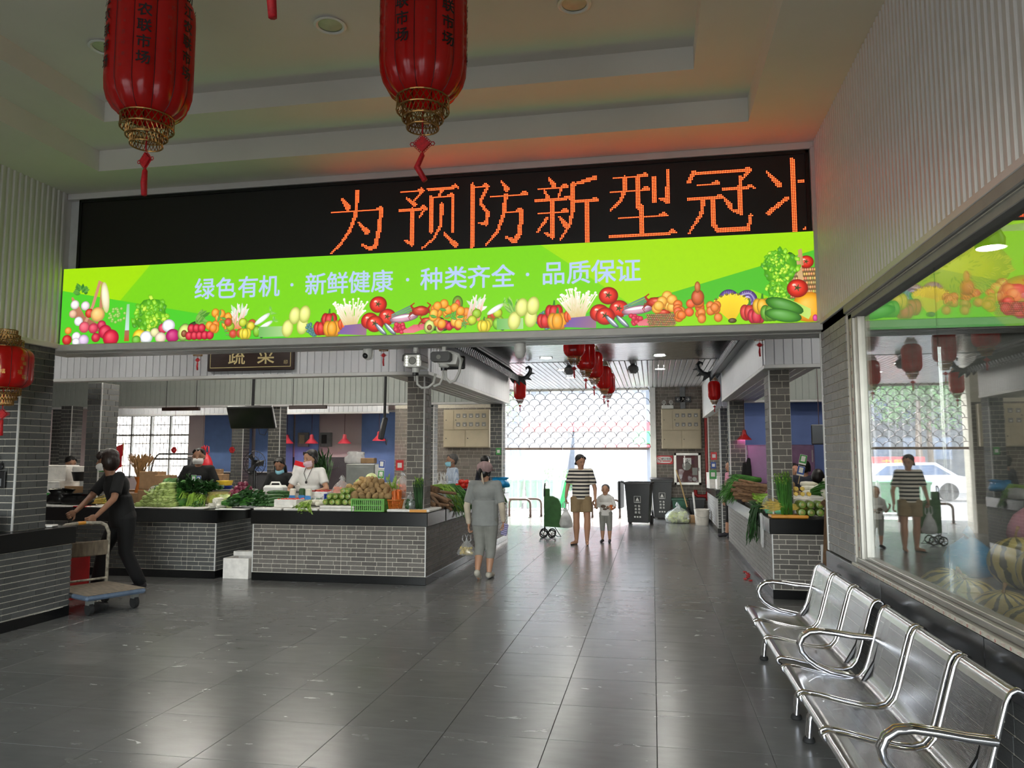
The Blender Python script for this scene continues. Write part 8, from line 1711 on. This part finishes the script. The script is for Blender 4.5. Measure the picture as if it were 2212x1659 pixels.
for x in (-.14, .02):
    w = MB(); w.tube([(x + .07 * math.cos(a), -.15, .08 + .07 * math.sin(a)) for a in [2 * PI * k / 18 for k in range(18)]], .012, 6, closed=True); wo = w.build('wheel', 'rubber', stl, True); s_ = MB()
    for k in range(6): a = PI * k / 3; s_.tube([(x, -.15, .08), (x + .06 * math.cos(a), -.15, .08 + .06 * math.sin(a))], .006, 4)
    s_.build('spokes', 'alu', wo)
    w2 = wo.copy(); COL.objects.link(w2); w2.location = (0, .3, 0)
MB().tube([(.08, -.1, .2), (.2, -.1, .02), (.12, -.1, .03), (.05, -.1, .1)], .008, 6).build('stand', 'black_metal', stl, 40)

# ------------------------------------------------------------------ inside the left stall: televisions, fan, pendants, ornaments
def tv(label, loc, w, h, tilt, rz, top):
    t = thing('hanging_television', label, 'television', loc, rz); m = MB(); m.box(-w / 2, w / 2, -.035, .03, -h / 2, h / 2, .012); m.xf(Matrix.Rotation(tilt, 4, 'X')); s = m.build('screen_case', 'black_plastic', t); m = MB(); m.box(-w / 2 + .015, w / 2 - .015, -.038, -.034, -h / 2 + .02, h / 2 - .015); m.xf(Matrix.Rotation(tilt, 4, 'X')); m.build('screen_glass', 'granite_black', s)
    MB().tube([(0, .02, h * .3), (0, .03, top - loc[2])], .022, 10).build('ceiling_pole', 'black_metal', t, 40); MB().box(-.12, .12, .0, .05, h * .42, h * .5, .005).build('bracket', 'black_metal', t); MB().tube([(.1, .03, -h * .45), (.12, .03, -h * .7), (.2, .03, -h * .75), (.25, .03, -h * .5)], .005, 5).build('loose_cable', 'black_plastic', t, True)
    return t
tv('black television tilted on a ceiling pole above the red onions', (-5.92, 10.5, 2.16), .72, .36, .45, .05, 3.44)
tv('small black television seen from behind on a thin pole', (-4.1, 11.2, 2.0), .2, .34, -.2, -1.1, 2.6 + .84)
fn = thing('pedestal_fan', 'black pedestal fan behind the red onions', 'fan', (-6.4, 11.5, 1.0)); MB().lathe([(.14, 0), (.15, .015), (.05, .03), (.03, .08), (.028, .34)], 18).build('stand', 'black_plastic', fn, 40); MB().tube([(0, .02, .46), (0, .13, .46)], .055, 14).build('motor', 'black_plastic', fn, 40)
g = MB()
for k in range(20): a = 2 * PI * k / 20; g.tube([(.03 * math.cos(a), -.06, .46 + .03 * math.sin(a)), (.12 * math.cos(a), -.075, .46 + .12 * math.sin(a)), (.2 * math.cos(a), -.02, .46 + .2 * math.sin(a)), (.19 * math.cos(a), .04, .46 + .19 * math.sin(a)), (.06 * math.cos(a), .06, .46 + .06 * math.sin(a))], .0022, 3)
for r, y in ((.2, -.02), (.12, -.075)): g.tube([(r * math.cos(2 * PI * k / 24), y, .46 + r * math.sin(2 * PI * k / 24)) for k in range(24)], .005, 4, closed=True)
g.build('wire_guard', 'black_metal', fn)
for k in range(3):
    a = 2.1 * k; m = MB(); m.add([(.02 * math.cos(a), -.01, .46 + .02 * math.sin(a)), (.17 * math.cos(a - .3), -.03, .46 + .17 * math.sin(a - .3)), (.175 * math.cos(a + .3), .0, .46 + .175 * math.sin(a + .3)), (.05 * math.cos(a + .9), .02, .46 + .05 * math.sin(a + .9))], [(0, 1, 2, 3)]); m.build('blade', 'black_plastic', fn)
slab('crate under the pedestal fan', (-6.4, 11.5, 0), .4, .4, 1.0, 0, 'cardboard', 'packing_crate', 'box')
mat('pendant_pink', (206, 60, 76), 0.4); mat('pendant_glow', (255, 120, 190), .4, emit=3.0)
def pendant(label, loc, top, mt='pendant_pink', s=1.0):
    p = thing('pendant_lamp', label, 'lamp', loc, 0, 'red bell pendant lamps'); MB().lathe([(.16 * s, 0), (.15 * s, .02 * s), (.09 * s, .08 * s), (.05 * s, .13 * s), (.045 * s, .2 * s), (.03 * s, .22 * s)], 20, cap=False).build('shade', mt, p, 40); MB().lathe([(.0001, .01), (.12 * s, .012)], 18).build('glowing_disc', 'pendant_glow', p); MB().tube([(0, 0, .2 * s), (0, 0, top - loc[2])], .006, 5).build('cord', 'dark_wire', p)
for k, (px, Y) in enumerate(((620, 17.6), (673, 17.4), (744, 17.2), (819, 17.0))): q = at(px, 958 if k < 3 else 952, Y); pendant('pink bell pendant lamp before the rear wall, %s' % ('half behind the brick pillar', 'above the seller in white', 'before the wide blue blind', 'behind the small television')[k], (q.x, q.y, q.z), 3.44)
for k, (px, py, Y) in enumerate(((1608, 950, 14.0), (1770, 948, 13.0))): q = at(px, py, Y); pendant('red bell pendant lamp in the right stall, %s' % ('near the far pillar', 'beside the purple fridge')[k], (q.x, q.y, q.z), 3.44, 'pipe_red', .8)
for k, px in enumerate((376, 438, 501)):
    q = at(px, 972, 15.5); c = thing('hanging_ornament', 'small red flower ornament hanging on a thread, %s' % ('before the leaning window', 'beside the white mask', 'before the blue blind')[k], 'ornament', (q.x, q.y, q.z), 0, 'red thread ornaments'); m = MB()
    for j in range(6): a = PI * j / 3; m.ell((.04 * math.cos(a), 0, .04 * math.sin(a)), (.035, .02, .035), 8, 6)
    m.build('flower', 'tassel_red', c, True); MB().tube([(0, 0, .04), (0, 0, 3.44 - q.z)], .004, 4).build('thread', 'dark_wire', c)
for k, (px, py, Y, w) in enumerate(((391, 884, 14.0, .85), (665, 880, 14.0, .8))):
    q = at(px, py, Y); t_ = thing('lamp_bar', 'dark brown hanging bar below the rear fascia, %s' % ('before the window', 'above the pink lamps')[k], 'lamp bar', (q.x, q.y, q.z - .03), 0); MB().box(-w / 2, w / 2, -.03, .03, 0, .07, .01).build('bar', 'plaque_wood', t_)
    for s in (-1, 1): MB().tube([(s * w * .4, 0, .07), (s * w * .4, 0, 3.44 - q.z + .03)], .006, 5).build('hanger', 'black_metal', t_)
# rear counter furniture: meters, posters, bags, flag, dried flowers, leaning window
for k, px in enumerate((655, 703)):
    q = at(px, 965, 18.1); mb_ = thing('meter_box', 'small grey meter box on the pink wall, %s' % ('beside the seller in white', 'next to the blue blind')[k], 'meter', (q.x, 18.18, q.z), 0, 'meter boxes on the pink wall'); MB().box(-.15, .15, -.1, 0, 0, .36, .008).build('case', 'grey_plastic', mb_); MB().box(-.1, .04, -.108, -.1, .08, .3).build('window_pane', 'cabinet_beige' if k == 0 else 'black_plastic', mb_)
fl = thing('red_flag', 'red flag with yellow star hanging beside the left pillar', 'flag', (at(250, 980, 15.0).x, 15.0, 1.35)); m = MB(); vs = []; fs = []
for i in range(7):
    for j in range(6): vs.append((-.18 + .06 * i, .03 * math.sin(i * 1.2 + j), .5 - .1 * j - .04 * (6 - i) * (1 if j > 0 else .6)))
for i in range(6):
    for j in range(5): q = i * 6 + j; fs.append((q, q + 1, q + 7, q + 6))
m.add(vs, fs); m.build('cloth', 'sign_red', fl, True); face_text('★', .1, (.1, -.05, .25), '-y').build('star', 'sign_amber', fl); MB().tube([(.2, 0, -1.35), (.18, 0, .6)], .01, 6).build('flag_pole', 'bamboo', fl)
df = thing('dried_flowers', 'bunch of dried brown grasses before the window', 'flowers', (at(302, 1030, 13.5).x, 13.5, 1.05)); mat('dry_grass', (176, 136, 88), .8, var=.3, sc=14); m = MB()
for k in range(130): a = R.uniform(0, 6.28); rr = R.uniform(.05, .32); m.tube([(0, 0, 0), (rr * .5 * math.cos(a), rr * .4 * math.sin(a), .3), (rr * math.cos(a), rr * .7 * math.sin(a), .52 + R.uniform(-.06, .06))], [.005, .004, .009], 3)
m.build('stems', 'dry_grass', df); MB().tube([(0, 0, -.2), (0, 0, .0), (0, 0, .12)], [.09, .05, .1], 10).build('wrapping', 'crate_orange', df, 40)
slab('rear packing bench below the dried flowers', (at(330, 1060, 13.5).x, 13.5, 0), 3.2, .6, .86, 0, 'cardboard', 'packing_bench', 'bench')
lw = thing('leaning_window', 'grey window sash leaning on the rear bench', 'window sash', (at(360, 1030, 14.0).x, 14.0, .9)); m = MB()
for (a, b) in (((-.45, 0, 0), (-.3, 0, .62)), ((.4, 0, 0), (.55, 0, .62)), ((-.6, 0, .62), (.6, 0, .62)), ((-.2, 0, .72), (.6, 0, .72)), ((-.3, 0, .62), (-.2, 0, .72)), ((.55, 0, .62), (.6, 0, .72))): m.tube([a, b], .02, 4)
m.build('sash_frame', 'grey_plastic', lw); MB().add and None
m = MB(); m.add([(-.43, .01, .02), (.4, .01, .02), (.53, .01, .6), (-.3, .01, .6)], [(0, 1, 2, 3)]); m.build('glass_pane', 'glass', lw)
slab('bench under the leaning window', (at(360, 1030, 14.0).x, 14.0, 0), 1.6, .4, .9, 0, 'cardboard', 'packing_bench', 'bench')
for px, Y, w, h, l in ((330, 11.6, .34, .3, 'brown carton behind the winter melon'), (358, 11.6, .26, .24, 'pale brown carton beside the winter melon carton'), (470, 12.0, .3, .25, 'dark carton behind the seller in black')):
    x = at(px, 1040, Y).x; slab(l, (x, Y, 1.02), w, .25, h, .05, 'cardboard', 'cardboard_carton', 'box'); slab('carton stack below the ' + l, (x, Y, 0), w, .3, 1.015, 0, 'cardboard', 'carton_stack', 'box')
rb_ = bag('red plastic bag hanging on the brick pillar', (at(443, 990, 12.2).x, 12.2, 1.35), .16, .08, .3, 'bag_red', False, True)
slab('shelf post behind the red bag', (at(443, 990, 12.2).x, 12.35, 0), .5, .1, 1.35, 0, 'cardboard', 'carton_stack', 'box')
yb_ = thing('yellow_tub', 'yellow and blue plastic tub on the rear ledge', 'tub', (at(490, 1030, 10.3).x, 10.25, 1.1)); MB().lathe([(.09, 0), (.11, .03), (.115, .05)], 18).build('tub_base', 'crate_blue', yb_, 40); MB().lathe([(.1, .05), (.12, .12), (.1, .12)], 18).build('tub_body', 'plastic_yellow', yb_, 40)
slab('steel ledge behind the onions', (at(490, 1040, 10.3).x, 10.25, 0), .9, .3, 1.1, 0, 'steel_dull', 'steel_ledge', 'table')
rb2 = thing('white_bin', 'white lidded tub holding a cabbage beside the seller in white', 'tub', (at(594, 1035, 10.1).x, 10.12, CZ)); MB().box(-.15, .15, -.1, .1, 0, .28, .03).build('tub_body', 'white_plastic', rb2); MB().tube([(-.08, 0, .28), (-.06, 0, .32), (.06, 0, .32), (.08, 0, .28)], .012, 8).build('lid_handle', 'white_plastic', rb2, True)
slab('steel stand below the white tub', (at(594, 1035, 10.1).x, 10.14, 0), .32, .26, .883, 0, 'steel_dull', 'steel_ledge', 'table')
po_ = thing('wall_poster', 'tilted red and white poster behind the seller in white', 'poster', (at(645, 1010, 12.0).x, 12.0, 1.1), 0); m = MB(); m.box(-.16, .16, -.004, .004, 0, .38); m.xf(Matrix.Rotation(.25, 4, 'Y')); po2 = m.build('sheet', 'paper_white', po_); m = MB(); m.box(-.16, .16, -.006, -.004, .3, .38); m.xf(Matrix.Rotation(.25, 4, 'Y')); m.build('red_band', 'sign_red', po2); slab('box stack below the poster', (at(645, 1010, 12.0).x, 12.05, 0), .4, .3, 1.09, 0, 'styrofoam', 'foam_stack', 'box')
for k, (px, py, Y, w) in enumerate(((864, 1005, 14.58, .16), (1077, 975, 14.53, .1), (1542, 985, 15.93, .12), (1541, 1005, 15.93, .1), (1540, 1025, 15.93, .14), (225, 985, 9.44, .1), (223, 1008, 9.44, .11))):
    q = at(px, py, Y); c = thing('wall_placard', ['red payment card on the rear pillar', 'green notice card on the left end pillar', 'red card at the top of the far right pillar', 'blue card on the far right pillar', 'green card at the bottom of the far right pillar', 'blue payment card on the dark left pillar', 'green payment card on the dark left pillar'][k], 'placard', (q.x, q.y - .012, q.z)); MB().box(-w / 2, w / 2, -.004, 0, -w * .65, w * .65, .002).build('card', ['sign_red', 'qr_green', 'sign_red', 'qr_blue', 'qr_green', 'qr_blue', 'qr_green'][k], c); MB().box(-w * .28, w * .28, -.006, -.004, -w * .3, w * .3).build('blank_square', 'paper_white', c)
# right stall: fridges
mat('fridge_purple', (150, 120, 158), 0.3, var=.05); mat('fridge_dark', (110, 84, 112), 0.3)
def fridge(label, x, y, w, h, mt):
    f = thing('fridge', label, 'fridge', (x, y, 0)); MB().box(-w / 2, w / 2, -.3, .3, .03, h, .015).build('cabinet', mt, f)
    for a, b in ((.05, h * .6), (h * .61, h - .01)): d = MB().box(-w / 2 + .01, w / 2 - .01, -.34, -.3, a, b, .012).build('door', mt, f); MB().box(w / 2 - .06, w / 2 - .04, -.36, -.34, b - .3, b - .08, .005).build('handle', 'alu', d)
fridge('lilac two-door fridge against the blue wall', at(1652, 1000, 14.3).x, 14.55, .62, 1.78, 'fridge_purple'); fridge('darker purple fridge beside the right pillar', at(1712, 1000, 14.3).x + .12, 14.55, .5, 1.78, 'fridge_dark')
ck_ = thing('hanging_coat', 'black coat hanging beside the lilac fridge', 'coat', (at(1615, 1000, 13.8).x, 13.8, .9)); m = MB(); capsule(m, (0, 0, .0), (.02, 0, .62), .085, .035, 12, .6); capsule(m, (-.05, 0, .55), (-.1, 0, .2), .035, .03); voxel(m, 'coat_cloth', 'cloth_black', ck_, .015, 2); MB().tube([(0, 0, .7), (0, .03, .78)], .006, 5).build('hook', 'alu', ck_)
tv('small dark screen hung in the right stall', (at(1785, 940, 12.0).x, 12.0, 1.9), .42, .3, .1, -.2, 3.44)

# ------------------------------------------------------------------ fruit shop behind the glass
mat('watermelon', (150, 150, 70), .35, var=.1, rnd=.1)
def melon_mat():
    m = mat('striped_melon', (190, 172, 92), .32); n = m.node_tree.nodes; l = m.node_tree.links; p = n['Principled BSDF']; tc = n.new('ShaderNodeTexCoord'); sx = n.new('ShaderNodeSeparateXYZ'); l.new(tc.outputs['Object'], sx.inputs[0])
    at2 = n.new('ShaderNodeMath'); at2.operation = 'ARCTAN2'; l.new(sx.outputs[1], at2.inputs[0]); l.new(sx.outputs[0], at2.inputs[1]); nz = n.new('ShaderNodeTexNoise'); nz.inputs['Scale'].default_value = 14; nz.inputs['Detail'].default_value = 5; l.new(tc.outputs['Object'], nz.inputs[0])
    ad = n.new('ShaderNodeMath'); ad.operation = 'MULTIPLY_ADD'; ad.inputs[1].default_value = .55; l.new(nz.outputs[0], ad.inputs[0]); l.new(at2.outputs[0], ad.inputs[2]); mu = n.new('ShaderNodeMath'); mu.operation = 'MULTIPLY'; mu.inputs[1].default_value = 11.0; l.new(ad.outputs[0], mu.inputs[0]); sn = n.new('ShaderNodeMath'); sn.operation = 'SINE'; l.new(mu.outputs[0], sn.inputs[0])
    rp = n.new('ShaderNodeValToRGB'); rp.color_ramp.elements[0].position = .25; rp.color_ramp.elements[1].position = .6; rp.color_ramp.elements[0].color = (*lin((196, 176, 96)), 1); rp.color_ramp.elements[1].color = (*lin((62, 66, 34)), 1); l.new(sn.outputs[0], rp.inputs[0]); l.new(rp.outputs[0], p.inputs['Base Color'])
melon_mat()
mm = MB().ell((0, 0, 0), (.16, .16, .145), 22, 16).mesh('melon', 'striped_melon', True); stm = MB().tube([(0, 0, .14), (.01, 0, .17), (.03, 0, .2)], [.008, .006, .01], 6).mesh('melon_stem', 'dry_grass', True)
for k, (x0, x1, z) in enumerate(((1.68, 2.09, .5), (2.11, 2.53, .72), (2.55, 3.0, .95))):
    st_ = thing('display_step', '%s steel display step of melons inside the fruit shop' % ('lowest', 'middle', 'top')[k], 'display', ((x0 + x1) / 2, 4.1, 0)); w = (x1 - x0) / 2; MB().box(-w, w, -2.1, 1.95, z - .03, z, .006).build('step_top', 'steel_dull', st_); MB().box(-w, -w + .02, -2.1, 1.95, 0, z - .03).build('front_panel', 'white_trim', st_); MB().box(w - .02, w, -2.1, 1.95, 0, z - .03).build('back_panel', 'white_trim', st_)
for k, (x, y, z, l) in enumerate([(1.9, 5.55, .64, 0), (1.88, 5.15, .64, 0), (1.9, 4.72, .64, 0), (1.88, 4.3, .64, 0), (1.9, 3.88, .64, 0), (1.88, 3.45, .64, 0), (2.32, 5.5, .86, 1), (2.3, 5.05, .86, 1), (2.32, 4.6, .86, 1), (2.3, 4.15, .86, 1), (2.32, 3.7, .86, 1), (2.75, 5.4, 1.09, 2), (2.75, 4.9, 1.09, 2), (2.75, 4.4, 1.09, 2)]):
    o = thing('striped_melon', 'yellow and dark green striped melon on the %s step behind the glass' % ('lowest', 'middle', 'top')[l], 'melon', (x, y, z), R.uniform(0, 6), 'striped melons, %s step' % ('lowest', 'middle', 'top')[l]); o.scale = (1.15,) * 3; o.rotation_euler = (R.uniform(-.4, .4), R.uniform(-.4, .4), R.uniform(0, 6)); o.location.z = (.67, .89, 1.12)[l]
    link('melon_rind', mm, o); link('stem', stm, o)
bag('bright blue bag tied on the melons behind the glass', (2.12, 5.75, .76), .16, .14, .3, 'bag_blue', True); bag('pinkish bag behind the melons', (2.6, 5.85, .96), .2, .16, .34, 'cloth_pink', True)
# backlit fruit poster on the shop's end wall
ps = thing('fruit_poster', 'backlit poster of durian and oranges inside the fruit shop', 'lightbox', (2.9, 6.44, 2.58)); MB().box(-1.35, 1.9, -.05, 0, 0, .83).build('poster_case', 'alu_white', ps)
Q = Print(-.0512); W0, W1, Zp = -1.35, 1.9, .83
Q.poly([(W0, 0), (W1, 0), (W1, Zp), (W0, Zp)], (122, 190, 30)); Q.poly([(W0, 0), (-.2, 0), (-.6, .45), (W0, .6)], (60, 170, 50)); Q.poly([(W0, .75), (.2, .98), (-.2, 1.0), (W0, 1.0)], (150, 206, 40))
Q.ell(-.55, .52, .42, .28, (196, 170, 40), (120, 110, 30), .1, 26, lump=.02)
for k in range(170): a = R.uniform(0, 6.28); q_ = math.sqrt(R.random()); Q.leaf(-.55 + .4 * q_ * math.cos(a), .52 + .27 * q_ * math.sin(a), .05, .03, a + R.uniform(-.4, .4), (214, 186, 60), (150, 130, 40))
for x, z, r, c in ((.25, .55, .3, (240, 190, 40)), (.75, .5, .34, (244, 150, 30)), (.55, .28, .24, (240, 140, 30)), (1.2, .4, .3, (236, 120, 40)), (-.05, .25, .2, (220, 70, 40)), (.2, .15, .18, (206, 40, 40)), (1.6, .3, .26, (206, 60, 40))): Q.ell(x, z, r, r * .95, c, tuple(int(v * .6) for v in c), 0, 26)
Q.ell(.75, .5, .24, .24, (250, 190, 60), (244, 170, 50), 0, 22)
for k in range(6): Q.leaf(.3 + .06 * k, .62, .2, .1, .3 + .5 * k, (40, 130, 50), (90, 170, 70))
for k in range(30): Q.ell(-.1 + R.uniform(-.1, .5), .08 + R.uniform(0, .16), .045, .05, R.choice([(206, 30, 40), (226, 60, 40), (190, 20, 40)]), (130, 10, 20), n=10)
for i, (x, y, z) in enumerate(Q.m.v): Q.m.v[i] = (max(W0, min(W1, x)), y, max(0, min(Zp, z * .9)))
mat_vcol('poster_print', .22); Q.m.build('poster_print', 'poster_print', ps)
sp = thing('shop_spotlight', 'black spotlight with bright lens inside the fruit shop', 'lamp', (2.3, 5.6, 3.0)); MB().tube([(0, 0, .44), (0, 0, .12)], .015, 8).build('arm', 'black_metal', sp); MB().lathe([(.09, 0), (.095, .06), (.06, .14), (.03, .15)], 18).build('lamp_can', 'black_metal', sp, 40); mat('spot_lit', (255, 255, 245), .4, var=0, emit=30.0); MB().lathe([(.0001, -.002), (.085, -.001)], 18).build('lens', 'spot_lit', sp)
wt = thing('floor_scale', 'pale rounded hanging tray inside the fruit shop', 'scale', (2.35, 4.6, 1.62)); m = MB(); m.prism([(.14 * math.cos(a), .2 * math.sin(a) + (.04 if math.sin(a) > 0 else -.04)) for a in [2 * PI * k / 24 for k in range(24)]], -.02, .02, 'y'); m.build('tray', 'bucket_white', wt, 40); MB().tube([(0, 0, .2), (0, 0, 1.82)], .006, 5).build('hanging_cord', 'alu', wt)
finish_bricks()
bpy.data.scenes.remove(LAB)
